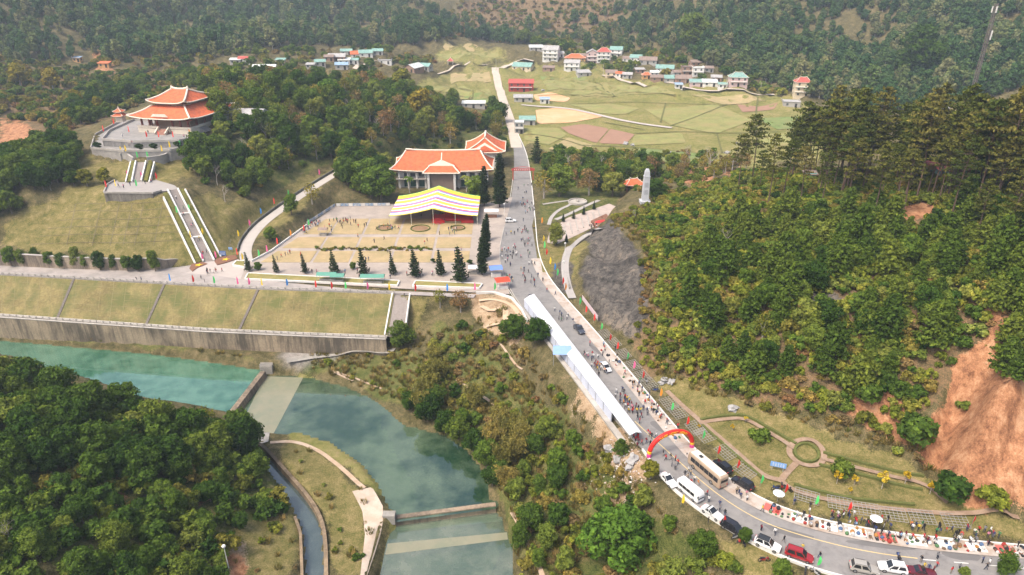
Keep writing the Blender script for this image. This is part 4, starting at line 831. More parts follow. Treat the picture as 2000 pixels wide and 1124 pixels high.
# lattice frames on the verge
latm = M('lattice_concrete', (.30,.285,.26), .9, .15, 1.5)
def lattice(): 
    b = MB()
    for i in range(7): b.beam((-2.6+i*.87,-1.5,.0), (-2.6+i*.87,1.5,.75), .075, .1)
    for j in range(6): b.beam((-2.65,-1.5+j*.6,.01+j*.15), (2.65,-1.5+j*.6,.01+j*.15), .075, .1)
    return b.mesh('lattice', latm)
LM = lattice(); lp = [(1181,655),(1198,672),(1217,694),(1236,716),(1253,736),(1268,752),(1306,790),(1324,808),(1358,838),(1376,853),(1418,886),(1455,922),(1575,972),(1640,986),(1692,998),(1745,1008),(1800,1013),(1865,1020)]
for k, (x, y) in enumerate(lp):
    w = hit(x, y); j = np.argmin(np.hypot(RRs[:,0]-w[0], RRs[:,1]-w[1])); j = min(max(j, 1), len(RRs)-2); d = RRs[j+1]-RRs[j-1]; o = inst('lattice_frame', LM, None, (w[0], w[1], w[2]+.1), math.atan2(d[1], d[0])); o.scale = (.72, .85, .6); 
    if abs(((math.atan2(d[1], d[0])) % math.tau)-math.pi) < math.pi/2 and False: pass
    nrm = Vector((-d[1], d[0])); 
    if nrm.dot(Vector((w[0]-RRs[j][0], w[1]-RRs[j][1]))) < 0: o.rotation_euler = (0, 0, math.atan2(d[1], d[0])+math.pi)
    tag(o, 'concrete lattice frame on the verge '+('below the rock face' if k < 6 else 'beside the red arch' if k < 12 else 'behind the market stalls'), 'lattice frame', 'lattice frames along the road verge')
# ---- long white canopy over the footway
CA = [Vector(P(1024,585,2.2)), Vector(P(1230,851,2.2))]; CB = [Vector(P(1043,574,2.2)), Vector(P(1254,846,2.2))]
cw_ = M('white_tarpaulin', (.57,.58,.60), .65, .06, .4); curt = M('shade_tinted_curtain', (.48,.51,.60), .75, .1, .8); polem = M('steel_pole', (.35,.36,.38), .5, .1, metal=.3)  # curtain's bluish tint is the shaded side put into its colour
t = thing('market_canopy', 'long white tarpaulin canopy running beside the road to the red arch', 'canopy', (CA[0].x, CA[0].y, 0)); o = t.location; N = 16
for k in range(N):
    a0, a1, b0, b1 = CA[0].lerp(CA[1], k/N)-o, CA[0].lerp(CA[1], (k+.985)/N)-o, CB[0].lerp(CB[1], k/N)-o, CB[0].lerp(CB[1], (k+.985)/N)-o
    sg = Vector((0,0,.38+random.uniform(-.04,.04))); m0, m1 = (a0+b0)/2+sg, (a1+b1)/2+sg; mm = (m0+m1)/2-Vector((0,0,.05)); b = MB(); b.grid([[a0, (a0+a1)/2-Vector((0,0,.04)), a1], [m0, mm, m1], [b0, (b0+b1)/2-Vector((0,0,.04)), b1]]); b.build('roof_panel', cw_, t)
    for p in (a0, b0): 
        if k % 2 == 0: blk('pole', polem, t, (p.x, p.y, p.z/2-.4), (.08, .08, p.z+.8))
    if k < N-2:
        b = MB(); c0_, c1_ = a0+Vector((0,0,-.05)), a1+Vector((0,0,-.05)); f = []
        for i in range(9): w = c0_.lerp(c1_, i/8); f.append((w, .05*math.sin(i*2.2)))
        b.grid([[tuple(w+Vector((q, 0, 0))) for w, q in f], [(w.x+q*1.5, w.y, -.1) for w, q in f]]); b.build('side_curtain', curt, t)
b = MB(); e0, e1 = CA[0]-o, CB[0]-o
for s in (0,): b.grid([[tuple(e0.lerp(e1, u)+Vector((0, 0, .75*(1-abs(2*u-1))))) for u in np.linspace(0, 1, 7)], [tuple(e0.lerp(e1, u)+Vector((-.5, 1.0, .3*(1-abs(2*u-1))-.9))) for u in np.linspace(0, 1, 7)]])
b.build('end_hood', cw_, t)
plm = M('mint_painted_wall', (.33,.45,.36), .85, .15, .8)
t = thing('footway_platform', 'raised footway platform with pale green side under the white canopy', 'platform', (CA[0].x, CA[0].y, 0)); o = t.location; o2 = [CA[0].lerp(CA[1], f) for f in np.linspace(.0, .97, 20)]; q = [(p.x-o.x-.35, p.y-o.y-.35) for p in o2]; b = MB(); ribbon(b, q, 1.2, -.5, -.02); b.build('deck_edge', conc, t)
q0, q1 = CA[0].lerp(CA[1], .56)-o, CA[0].lerp(CA[1], .72)-o; b = MB(); b.beam((q0.x-.3, q0.y-.3, -2.2), (q1.x-.3, q1.y-.3, -2.2), .3, 3.6); b.build('side_wall', plm, t)
for f in np.linspace(.2, .95, 9): p = CA[0].lerp(CA[1], f)-o; b = MB(); b.box(p.x-.5, p.y-.5, -5.5, .4, .4, 5.2); b.build('support_post', conc_dark, t)
t = thing('blue_awning', 'small blue tarpaulin awning sticking out behind the white canopy', 'awning', P(1098,694,1.2)); b = MB(); b.grid([[(-2.2,-1.3,.9),(0,-1.5,.95),(2.2,-1.3,.9)],[(-2.0,1.3,1.7),(0,1.3,1.8),(2.0,1.3,1.7)]]); b.build('cloth', M('blue_tarpaulin', (.22,.34,.62), .7, .1), t)
for x, y in ((-2,-1.2),(2,-1.2)): b = MB(); b.tube([(x,y,-5),(x,y,.9)], .06, 5); b.build('pole', polem, t)
t = thing('banner_board', 'long pale pink banner board on the verge below the rock face', 'banner', P(1152,606,.2)); o = t.location; b = MB(); p_, q_ = Vector(P(1137,588,.2))-o, Vector(P(1167,628,.2))-o; b.beam(p_+Vector((0,0,1.0)), q_+Vector((0,0,1.0)), .08, 1.3); b.build('panel', M('pale_pink_banner', (.52,.42,.44), .8, .1), t)
for f in (0, .5, 1): blk('post', polem, t, p_.lerp(q_, f)+Vector((.1,.1,.8)), (.08, .08, 1.7))
# ---- fields, village roads
fo, fb_, fg1, fg2, fy = M('orange_bare_soil', (.58,.33,.17), .95, .12, .1, c2=(.62,.40,.24)), M('brown_ploughed_soil', (.29,.17,.115), .95, .12, .2), M('green_crop', (.15,.20,.06), .95, .35, .2, c2=(.2,.2,.08), fine=.8), M('pale_green_field', (.22,.22,.075), .95, .3, .15, c2=(.26,.22,.09), fine=.8), M('tan_stubble', (.34,.26,.135), .95, .25, .15, c2=(.28,.24,.11), fine=.8)
for px, mt in (([(1046,216),(1095,210),(1178,229),(1120,240),(1050,243)], fo), ([(1042,186),(1075,181),(1115,192),(1105,200),(1046,197)], fo), ([(1095,250),(1138,243),(1190,252),(1165,281),(1112,262)], fb_), ([(1192,253),(1240,263),(1222,283),(1168,281)], fb_),
    ([(1022,250),(1090,251),(1108,264),(1070,285),(1025,275)], fg2), ([(1250,290),(1360,300),(1400,315),(1300,318),(1230,305)], fg1), ([(1060,160),(1150,158),(1170,168),(1070,178)], fg2), ([(1160,165),(1250,170),(1320,185),(1200,190),(1110,185)], fg2), ([(1110,205),(1200,205),(1250,212),(1220,225),(1170,222)], fg2), ([(1260,215),(1400,205),(1470,235),(1400,262),(1310,245)], fg2), ([(1480,232),(1570,228),(1600,245),(1520,255)], fg1), ([(1350,186),(1450,185),(1500,198),(1420,206)], fy), ([(1440,205),(1520,200),(1510,215),(1450,220)], fb_), ([(1055,150),(1140,148),(1150,156),(1060,158)], fg1),
    ([(830,170),(900,165),(955,175),(965,195),(900,195)], fg2), ([(880,145),(955,140),(960,160),(880,165)], fy), ([(905,190),(965,188),(966,200),(910,202)], fg1), ([(865,92),(915,85),(935,92),(880,100)], fy), ([(850,108),(970,102),(975,112),(880,118)], fg2), ([(1110,270),(1160,285),(1130,300),(1070,292)], fy), ([(1240,265),(1330,260),(1340,280),(1230,285)], fg2), ([(1480,262),(1560,262),(1560,285),(1490,285)], fg2)):
    drape('field', px, mt, .22, 6.0, smo=0)
dirtv = paleroad
strip('village_road', [(1009,290),(1004,265),(996,235),(982,200),(974,165),(964,137),(985,127),(1042,125)], 5.5, dirtv, .35, step=4); strip('village_road', [(1178,148),(1250,166),(1350,177),(1440,179),(1512,187)], 4.0, dirtv, .4, step=5); strip('village_road', [(1018,206),(1100,211),(1170,226),(1230,240),(1312,251)], 3.4, M('grey_field_road', (.45,.40,.36), .95, .12, .3), .35, step=4); strip('village_road', [(495,148),(560,146),(640,140),(700,126),(770,124)], 4.0, dirtv, .5, step=5); strip('village_road', [(800,133),(880,129),(964,133)], 2.5, dirtv, .5, step=5)
bund = M('field_bund', (.12,.12,.04), .95, .25, .3)
for px in ([(1050,188),(1150,183),(1240,180),(1330,187)], [(1110,205),(1190,200),(1300,203),(1420,207)], [(1310,247),(1370,225),(1420,205)], [(1240,262),(1330,257),(1420,262),(1520,258)], [(1150,158),(1180,170),(1200,190)], [(1400,262),(1410,300)], [(1180,240),(1260,255)], [(1020,265),(1090,270),(1150,290)], [(830,182),(900,176),(960,183)], [(890,165),(930,178),(915,198)], [(1300,203),(1290,240)], [(1480,190),(1475,235),(1480,285)], [(1130,285),(1240,288),(1360,300)]): strip('field_bund', px, .9, bund, .4, step=4)
# ---- village houses
def house(x, y, wpx, st, wallc, roof, kind, rz, dep, label, base=.4, name='house', hfac=1.0, win=True):
    p = hit(x, y); d = proj(*p)[2]; w = wpx*d/F; dp = w*dep; hgt = 3.0*st*hfac
    t = thing(name, label, 'house' if name == 'house' else name.replace('_', ' '), (p[0], p[1]+dp*.5, p[2]), rz); wm = M('house_wall_%02d%02d%02d' % tuple(int(99*k) for k in wallc), wallc, .88, .14, .6)
    b = MB(); b.box(0, 0, -1.5, w, dp, hgt+1.5); b.build('wall', wm, t); e = .45; z = hgt
    if kind == 'gable':
        rh = dp*.3; b = MB(); b.add([(-w/2-e,-dp/2-e,z-.15),(w/2+e,-dp/2-e,z-.15),(w/2+e,0,z+rh),(-w/2-e,0,z+rh),(-w/2-e,dp/2+e,z-.15),(w/2+e,dp/2+e,z-.15)], [(0,1,2,3),(3,2,5,4)]); b.build('roof', roof, t); b = MB(); b.add([(-w/2,-dp/2,z),(-w/2,dp/2,z),(-w/2,0,z+rh-.15)], [(0,2,1)]); b.add([(w/2,-dp/2,z),(w/2,dp/2,z),(w/2,0,z+rh-.15)], [(0,1,2)]); b.build('gable_wall', wm, t)
    elif kind == 'gablef':
        rh = w*.28; b = MB(); b.add([(-w/2-e,-dp/2-e,z-.15),(-w/2-e,dp/2+e,z-.15),(0,dp/2+e,z+rh),(0,-dp/2-e,z+rh),(w/2+e,-dp/2-e,z-.15),(w/2+e,dp/2+e,z-.15)], [(0,3,2,1),(3,4,5,2)]); b.build('roof', roof, t); b = MB(); b.add([(-w/2,-dp/2,z),(w/2,-dp/2,z),(0,-dp/2,z+rh-.15)], [(0,1,2)]); b.build('gable_wall', wm, t)
    elif kind == 'hip': hip_roof(t, w/2+e, dp/2+e, z-.1, w*.22, .1, z+dp*.33, .0, roof, 'roof', .12, 4, 3)
    elif kind == 'shed':
        b = MB(); b.add([(-w/2-e,-dp/2-e,z-.2),(w/2+e,-dp/2-e,z-.2),(w/2+e,dp/2+e,z+dp*.18),(-w/2-e,dp/2+e,z+dp*.18),(-w/2-e,-dp/2-e,z-.3),(w/2+e,-dp/2-e,z-.3),(w/2+e,dp/2+e,z+dp*.18-.1),(-w/2-e,dp/2+e,z+dp*.18-.1)], [(0,1,2,3),(7,6,5,4),(0,4,5,1),(1,5,6,2),(3,7,4,0)]); b.build('roof', roof, t); b = MB(); b.add([(-w/2,-dp/2,z),(-w/2,dp/2,z),(-w/2,dp/2,z+dp*.16)], [(0,2,1)]); b.add([(w/2,-dp/2,z),(w/2,dp/2,z),(w/2,dp/2,z+dp*.16)], [(0,1,2)]); b.build('gable_wall', wm, t)
    else:
        b = MB(); b.box(0, 0, z+.003, w+.5, dp+.5, .25); b.build('roof', roof, t); b = MB()
        for s in (-1, 1): b.box(s*(w/2+.1), 0, z+.25, .2, dp+.4, .6)
        b.build('parapet', wm, t)
    if win:
        n = max(2, int(w/3.6))
        for s in range(st):
            for k in range(n):
                xx = -w/2+w*(k+.5)/n
                if s == 0 and k == n//2: blk('door', darkin, t, (xx, -dp/2-.02, 1.1), (1.3, .1, 2.2))
                else: blk('window', glass, t, (xx, -dp/2-.02, s*3*hfac+1.7), (1.2, .1, 1.3))
            blk('window', glass, t, (w/2*(1 if p[0] < 0 else -1)*1.0+(.02 if p[0] < 0 else -.02), 0, s*3*hfac+1.7), (.1, 1.2, 1.2))
            if st > 1 and s > 0: blk('balcony', white, t, (0, -dp/2-.55, s*3*hfac+.15), (w*.9, 1.1, .25))
    return t
Wt, Ck, Pk, Gy, Br, Or, Bk = (.66,.64,.6), (.6,.5,.36), (.55,.42,.40), (.38,.36,.33), (.30,.2,.15), (.55,.32,.14), (.34,.24,.18)
HS = [(1077,120,30,3,Wt,tileY,'gable',-.25,.8,'tall white three storey house with grey roof at the village crossroads'),(1047,100,26,1,Gy,tileW,'shed',0,.7,'low grey shed behind the tall white village house'),(1124,121,40,1,Or,tileO,'hip',-.1,.5,'long ochre house with orange tiled roof'),(1157,126,22,3,Pk,tileY,'gablef',-.1,1.0,'pinkish three storey house with grey gable roof'),(1180,124,26,3,Wt,tileR,'hip',-.15,.8,'white three storey house under a red hipped roof'),(1205,112,24,2,Wt,tileG,'gable',-.3,.8,'pale house with green roof at the end of the village row'),
 (1022,138,38,1,Ck,tileG,'gable',-.35,.6,'low green roofed workshop beside the village crossroads'),(1118,139,30,2,Wt,tileY,'gable',-.2,.6,'small white two storey house below the ochre one'),(1140,150,26,1,Gy,tileY,'shed',.2,.7,'grey shed among shrubs at the field edge'),(1072,140,22,1,Br,tileB,'shed',-.2,.6,'small brown roofed shack below the white house'),(1018,180,48,2,(.40,.07,.06),tileR,'shed',-.05,.5,'red two storey timber building by the dirt road'),(1022,200,36,1,Gy,tileY,'shed',0,.5,'grey shed below the red timber building'),(1064,203,18,1,Wt,tileU,'shed',0,.6,'tiny blue roofed hut beside the orange field'),
 (1030,245,30,1,Gy,tileG,'shed',.0,.7,'green roofed barn at the edge of the orange field'),(1014,262,18,2,Gy,tileW,'flat',0,1.2,'narrow grey house close to the dirt road'),(1195,150,22,1,Ck,tileB,'gable',-.2,.7,'brown roofed cottage at the start of the lane'),(1211,152,15,1,Wt,tileO,'gable',-.2,.7,'small white cottage with red orange roof on the lane'),(1226,154,18,1,Gy,tileY,'gable',-.2,.7,'grey cottage next to the red roofed cottage'),(1243,128,22,2,Wt,tileG,'gable',-.3,.8,'white house with teal roof above the lane'),(1267,126,34,1,Gy,tileB,'gable',-.2,.6,'long grey brown farmhouse above the lane'),(1263,155,16,1,Or,tileO,'hip',0,.8,'hut with an orange conical roof on the lane'),
 (1300,142,34,1,Wt,tileG,'gable',-.2,.6,'white farmhouse with pale green roof behind the trees'),(1286,160,28,1,Br,tileB,'shed',-.1,.6,'low brown shed beside the lane'),(1312,162,26,1,Gy,tileG,'gable',-.1,.7,'teal roofed barn beside the lane'),(1336,163,30,1,Br,tileB,'gable',-.1,.7,'dark brown house with old tiled roof on the lane'),(1342,148,22,2,Br,tileB,'flat',0,.6,'unfinished brown block house behind the lane'),(1363,150,22,2,Wt,tileW,'flat',0,.7,'white flat roofed two storey house above the lane'),(1363,170,28,1,Pk,tileG,'shed',-.1,.7,'open shop with pale green awning roof on the lane'),(1388,170,28,1,Wt,tileW,'shed',-.1,.7,'open shop with white awning roof at the bend of the lane'),(1358,130,20,1,Br,tileB,'gable',.2,.7,'brown roofed cottage at the forest edge'),
 (1443,170,34,2,Pk,tileG,'hip',-.12,.7,'pink two storey villa with teal hipped roof'),(1568,190,30,3,Ck,tileR,'hip',-.2,.8,'cream three storey house with red roof beside the pines'),(1548,210,32,1,Gy,tileY,'flat',-.2,.8,'grey flat roofed shed below the cream house'),(477,124,22,1,Wt,tileR,'gable',0,.6,'small house with bright red roof at the left forest edge'),(459,126,20,1,Gy,tileW,'shed',.1,.6,'white roofed shed left of the red roofed house'),(515,146,44,1,Ck,tileW,'gable',0,.6,'wide cream farmhouse with white and green roofs'),(547,126,18,1,Ck,tileG,'shed',0,.7,'little green roofed shed behind the cream farmhouse'),(624,130,20,1,Gy,tileG,'gable',.3,.7,'teal roofed cottage at the head of the hamlet'),(657,120,32,1,Br,tileY,'gable',.1,.6,'long grey roofed house in the hamlet'),(676,108,22,1,Gy,tileG,'gable',.1,.6,'teal roofed house behind the long grey one'),(697,114,26,1,Wt,tileO,'gable',.2,.7,'white house with orange gable in the hamlet'),(713,112,26,1,Wt,tileG,'gable',.2,.7,'white house with teal roof at the end of the hamlet'),(671,126,22,1,Wt,tileW,'shed',.1,.7,'white shed in the hamlet yard'),(667,137,24,1,Gy,tileU,'gable',.1,.6,'blue grey roofed house below the hamlet'),(752,126,26,1,Wt,tileY,'flat',0,.3,'long white walled shed by the hamlet road'),
 (806,142,24,1,Br,tileW,'gablef',-.4,1.6,'brick farmhouse with white gable roof at the field edge'),(831,138,22,1,Gy,tileG,'gable',-.4,.8,'teal roofed barn joined to the brick farmhouse'),(925,212,44,1,Gy,tileW,'shed',0,.35,'long white roofed shed beside the green field'),(1092,112,18,1,Wt,tileY,'gable',.1,.7,'small grey roofed cottage right of the tall white house'),(1142,116,16,1,Pk,tileB,'gable',-.1,.7,'tiny brown roofed cottage between ochre and pinkish houses'),(1226,122,18,1,Wt,tileB,'gable',-.2,.7,'brown roofed white cottage below the green roofed house'),(1250,144,18,1,Br,tileY,'shed',.1,.7,'low grey shed between cottages above the lane'),(1278,150,16,1,Wt,tileW,'gable',.0,.7,'tiny white cottage behind the orange hut'),(1322,150,18,1,Gy,tileB,'gable',.2,.7,'grey cottage with brown roof behind the teal barn'),(1326,174,14,1,Wt,tileU,'shed',.0,.7,'small blue roofed stall at the lane edge'),(1400,160,20,1,Br,tileY,'gable',-.2,.7,'brown cottage with grey roof past the shops'),(1412,174,16,1,Wt,tileG,'shed',-.1,.7,'small green roofed stall left of the pink villa'),(1384,142,18,1,Gy,tileB,'gable',.1,.7,'brown roofed cottage above the shops at the forest edge'),(690,126,18,1,Wt,tileG,'shed',.1,.7,'small teal roofed shed in the middle of the hamlet'),(642,120,18,1,Br,tileB,'gable',.1,.7,'brown roofed cottage left of the long grey hamlet house'),(737,108,20,1,Gy,tileG,'gable',.1,.7,'teal roofed cottage farthest along the hamlet'),(606,135,16,1,Gy,tileY,'shed',.0,.7,'grey shed on the hamlet road'),(1835,222,30,1,Wt,tileW,'gable',0,.7,'white roofed house glimpsed through the pines'),(1885,222,34,1,Ck,tileO,'gable',.1,.7,'red roofed house glimpsed through the pines below the mast'),(1935,240,30,1,Wt,tileW,'flat',0,.7,'flat white house glimpsed behind the rightmost pines'),(150,122,14,1,Or,tileU,'shed',0,.7,'tiny hut with blue roof high on the left hillside'),(203,133,20,1,Or,tileO,'shed',0,.6,'tiny ochre hut on bare earth on the left hillside')]
for h in HS: house(*h)
t = thing('red_pavilion', 'small pavilion with a pointed red roof beside the field', 'pavilion', hit(880,126)); hip_roof(t, 2.6, 2.6, 2.6, .1, .1, 5.0, .2, tileR, 'roof', .1, 4, 3)
for x, y in ((-2,-2),(2,-2),(2,2),(-2,2)): blk('column', whitewall, t, (x, y, 1.3), (.3, .3, 2.8))
for x, y, wl, rf, lab, w in ((1845,352,(.38,.56,.58),tileR,'pale turquoise cabin with red roof under the pines',3.6),(1822,340,(.45,.30,.08),tileR,'ochre cabin partly hidden behind the turquoise one',3.2),(1582,358,(.12,.30,.28),tileB,'small teal green hut with brown roof among the pines',3.6)):
    p = hit(x, y); d = proj(*p)[2]; house(x, y, w*F/d, 1, wl, rf, 'shed', -.1, .7, lab, win=False, name='cabin'); 
EXTRA_BLD = []
# ================================================================ VEGETATION
def foliage(name, stops, trans=.25, clump=.9):
    m = NT(name); oi = m.n('ObjectInfo'); o = m.obj()
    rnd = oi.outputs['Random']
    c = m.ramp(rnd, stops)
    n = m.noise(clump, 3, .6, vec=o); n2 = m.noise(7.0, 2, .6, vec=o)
    k = m.ramp(m.mix(.4, n, n2), [(.36, (.42,.46,.38)), (.5, (1.0,1.0,1.0)), (.64, (1.9,1.7,1.25))])  # clump tones: leaf variation plus lit and shaded contrast put into the colour
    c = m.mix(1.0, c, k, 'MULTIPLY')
    df = m.n('BsdfDiffuse'); tr = m.n('BsdfTranslucent'); m.l(c, df.inputs[0]); m.l(m.mix(1.0, c, (1.2,1.3,.6), 'MULTIPLY'), tr.inputs[0])
    mx = m.n('MixShader'); mx.inputs[0].default_value = trans; m.l(df.outputs[0], mx.inputs[1]); m.l(tr.outputs[0], mx.inputs[2]); m.l(mx.outputs[0], m.out.inputs[0])
    return m.mat
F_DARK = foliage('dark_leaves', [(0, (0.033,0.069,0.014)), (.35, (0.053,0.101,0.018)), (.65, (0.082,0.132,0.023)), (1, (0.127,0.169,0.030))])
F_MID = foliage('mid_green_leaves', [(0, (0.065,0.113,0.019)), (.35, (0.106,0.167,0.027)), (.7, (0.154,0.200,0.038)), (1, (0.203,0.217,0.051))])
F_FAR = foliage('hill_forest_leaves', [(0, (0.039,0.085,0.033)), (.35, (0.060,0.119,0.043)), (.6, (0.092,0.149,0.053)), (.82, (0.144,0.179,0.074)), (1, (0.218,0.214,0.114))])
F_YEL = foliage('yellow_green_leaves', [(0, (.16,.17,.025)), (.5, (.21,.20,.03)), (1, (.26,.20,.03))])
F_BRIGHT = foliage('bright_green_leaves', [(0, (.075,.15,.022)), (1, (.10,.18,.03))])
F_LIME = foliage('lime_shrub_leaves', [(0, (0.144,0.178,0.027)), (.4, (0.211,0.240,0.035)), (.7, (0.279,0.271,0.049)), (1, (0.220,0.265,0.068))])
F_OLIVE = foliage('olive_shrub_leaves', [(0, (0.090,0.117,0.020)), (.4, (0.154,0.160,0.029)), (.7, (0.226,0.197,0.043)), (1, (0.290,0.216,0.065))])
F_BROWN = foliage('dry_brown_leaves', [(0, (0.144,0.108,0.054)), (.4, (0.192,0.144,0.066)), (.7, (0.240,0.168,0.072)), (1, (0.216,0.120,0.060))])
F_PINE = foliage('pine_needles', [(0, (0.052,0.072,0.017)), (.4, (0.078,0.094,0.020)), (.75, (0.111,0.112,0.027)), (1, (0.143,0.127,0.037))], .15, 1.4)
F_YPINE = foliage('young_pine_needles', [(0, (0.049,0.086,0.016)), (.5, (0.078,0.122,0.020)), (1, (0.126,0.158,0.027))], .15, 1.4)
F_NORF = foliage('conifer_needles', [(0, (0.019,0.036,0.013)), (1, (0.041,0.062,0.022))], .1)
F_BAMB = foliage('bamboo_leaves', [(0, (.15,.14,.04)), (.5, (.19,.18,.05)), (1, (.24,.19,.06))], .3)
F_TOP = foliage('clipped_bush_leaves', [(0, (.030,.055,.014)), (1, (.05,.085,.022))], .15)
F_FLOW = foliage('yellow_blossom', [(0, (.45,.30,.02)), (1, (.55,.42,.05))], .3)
BARK = M('bark', (.13,.105,.08), .95, .3, 1.5); BARKP = M('pine_bark', (.12,.08,.06), .95, .3, 1.5); BARKW = M('pale_bark', (.36,.32,.28), .95, .25, 1.5)
def leafquads(c, nrm, size, r, asp=1.0, up=0.0):
    """one leaf spray (diamond quad) per row of c"""
    n = len(c); nrm = nrm/(np.linalg.norm(nrm, axis=1, keepdims=True)+1e-9)
    a = np.cross(nrm, r.normal(size=(n,3))); a /= np.linalg.norm(a, axis=1, keepdims=True)+1e-9; b = np.cross(nrm, a)
    s = size[:,None]
    v = np.stack([c-a*s*asp, c-b*s*.62+nrm*s*.08, c+a*s*asp, c+b*s*.62-nrm*s*.08], 1).reshape(-1, 3)
    return v
def lobes_crown(seed, n_l, R0, h0, h1, leaves, leaf, flat=.75, gap=.0, dens_top=.35):
    r = np.random.default_rng(seed); vs = []
    cs = []
    for k in range(n_l):
        zf = (k+.5)/n_l; z = h0+(h1-h0)*zf; rr = R0*math.sqrt(max(.05, 1-(2*abs(zf-.42))**2*.75)); a = k*2.4+r.uniform(-.5,.5)
        q = rr*(.35+.5*r.random()); lr = R0*(.34+.24*r.random())
        cs.append((q*math.cos(a), q*math.sin(a), z, lr))
    cs = np.array(cs); w = cs[:,3]**2; w /= w.sum()
    for k in range(n_l):
        m = int(leaves*w[k]); d = r.normal(size=(m,3)); d[:,2] += dens_top; d /= np.linalg.norm(d, axis=1, keepdims=True)
        rad = cs[k,3]*(1.0-.45*r.random(m)**2); rad *= 1+.22*np.sin(d[:,0]*5+k)*np.cos(d[:,1]*6+2*k)
        c = cs[k,:3]+d*rad[:,None]*np.array([1, 1, flat])
        vs.append(leafquads(c, d+r.normal(size=(m,3))*.55, leaf*(.6+.8*r.random(m)), r))
    return np.concatenate(vs), cs
def quads_mesh(name, v, mat): return np_mesh(name, v, np.arange(len(v)).reshape(-1, 4), mat)
def limbs(seed, h, rad, targets, mat, name, bend=.4):
    r = random.Random(seed); b = MB(); top = h
    pts = [Vector((r.uniform(-.1,.1)*k*bend, r.uniform(-.1,.1)*k*bend, top*k/4)) for k in range(5)]
    pts[0] = Vector((0, 0, -.6)); b.tube(pts, [rad*1.25, rad, rad*.8, rad*.6, rad*.35], 6)
    for t in targets:
        z = min(top*.95, max(top*.3, t[2]*.55)); k = z/top*4; i = min(3, int(k)); p = pts[i].lerp(pts[i+1], k-i); t = Vector(t)
        mid = p.lerp(t, .5)+Vector((0, 0, .08*(t-p).length)); b.tube([p, mid, t], [rad*.45, rad*.28, rad*.1], 4)
    return b.mesh(name, mat)
def broadleaf(seed, n_l, R0, H0, h_lo, leaves, leaf, mat, bark, flat=.75):
    v, cs = lobes_crown(seed, n_l, R0, h_lo, H0-.25*R0, leaves, leaf, flat)
    return limbs(seed, H0*.75, R0*.055+.05, [c[:3] for c in cs[::2]], bark, 'tree_trunk'), quads_mesh('tree_crown', v, mat)
TREE = {}
for i in range(3):
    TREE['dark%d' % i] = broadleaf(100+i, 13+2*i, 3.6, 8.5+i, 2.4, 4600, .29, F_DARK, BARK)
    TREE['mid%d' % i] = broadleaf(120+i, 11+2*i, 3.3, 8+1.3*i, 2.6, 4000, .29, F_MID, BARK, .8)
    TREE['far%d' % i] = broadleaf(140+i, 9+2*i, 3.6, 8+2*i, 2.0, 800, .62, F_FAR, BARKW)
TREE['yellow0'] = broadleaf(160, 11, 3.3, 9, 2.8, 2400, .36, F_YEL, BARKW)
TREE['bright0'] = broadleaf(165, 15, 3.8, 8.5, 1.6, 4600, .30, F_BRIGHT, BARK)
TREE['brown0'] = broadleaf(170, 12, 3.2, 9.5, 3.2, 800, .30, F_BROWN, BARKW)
TREE['brown1'] = broadleaf(171, 10, 2.8, 9.0, 3.0, 500, .30, F_OLIVE, BARKW)
def flower_tree():
    v, cs = lobes_crown(180, 5, .9, 2.0, 3.2, 260, .2); return limbs(180, 2.6, .07, [c[:3] for c in cs], BARKW, 'tree_trunk'), quads_mesh('tree_crown', v, F_FLOW)
TREE['flower0'] = flower_tree()
def bare_tree(seed):
    r = random.Random(seed); b = MB()
    def br(p, d, L, rad, lev):
        q = p+d*L; m = p.lerp(q, .5)+Vector((r.uniform(-1,1), r.uniform(-1,1), r.uniform(0,1)))*L*.07
        b.tube([p, m, q], [rad, rad*.8, rad*.55], 4, cap=False)
        if lev == 0: return
        for _ in range(r.choice((2, 3, 3))):
            e = (d+Vector((r.uniform(-1,1), r.uniform(-1,1), r.uniform(-.35,.75)))*.85).normalized(); br(m.lerp(q, r.uniform(.2,1)), e, L*r.uniform(.55,.8), rad*.5, lev-1)
    br(Vector((0,0,-.4)), Vector((.05,.03,1)).normalized(), 3.0, .17, 4); return b.mesh('tree_trunk', BARKW)
BARE = [bare_tree(s) for s in (3, 8)]
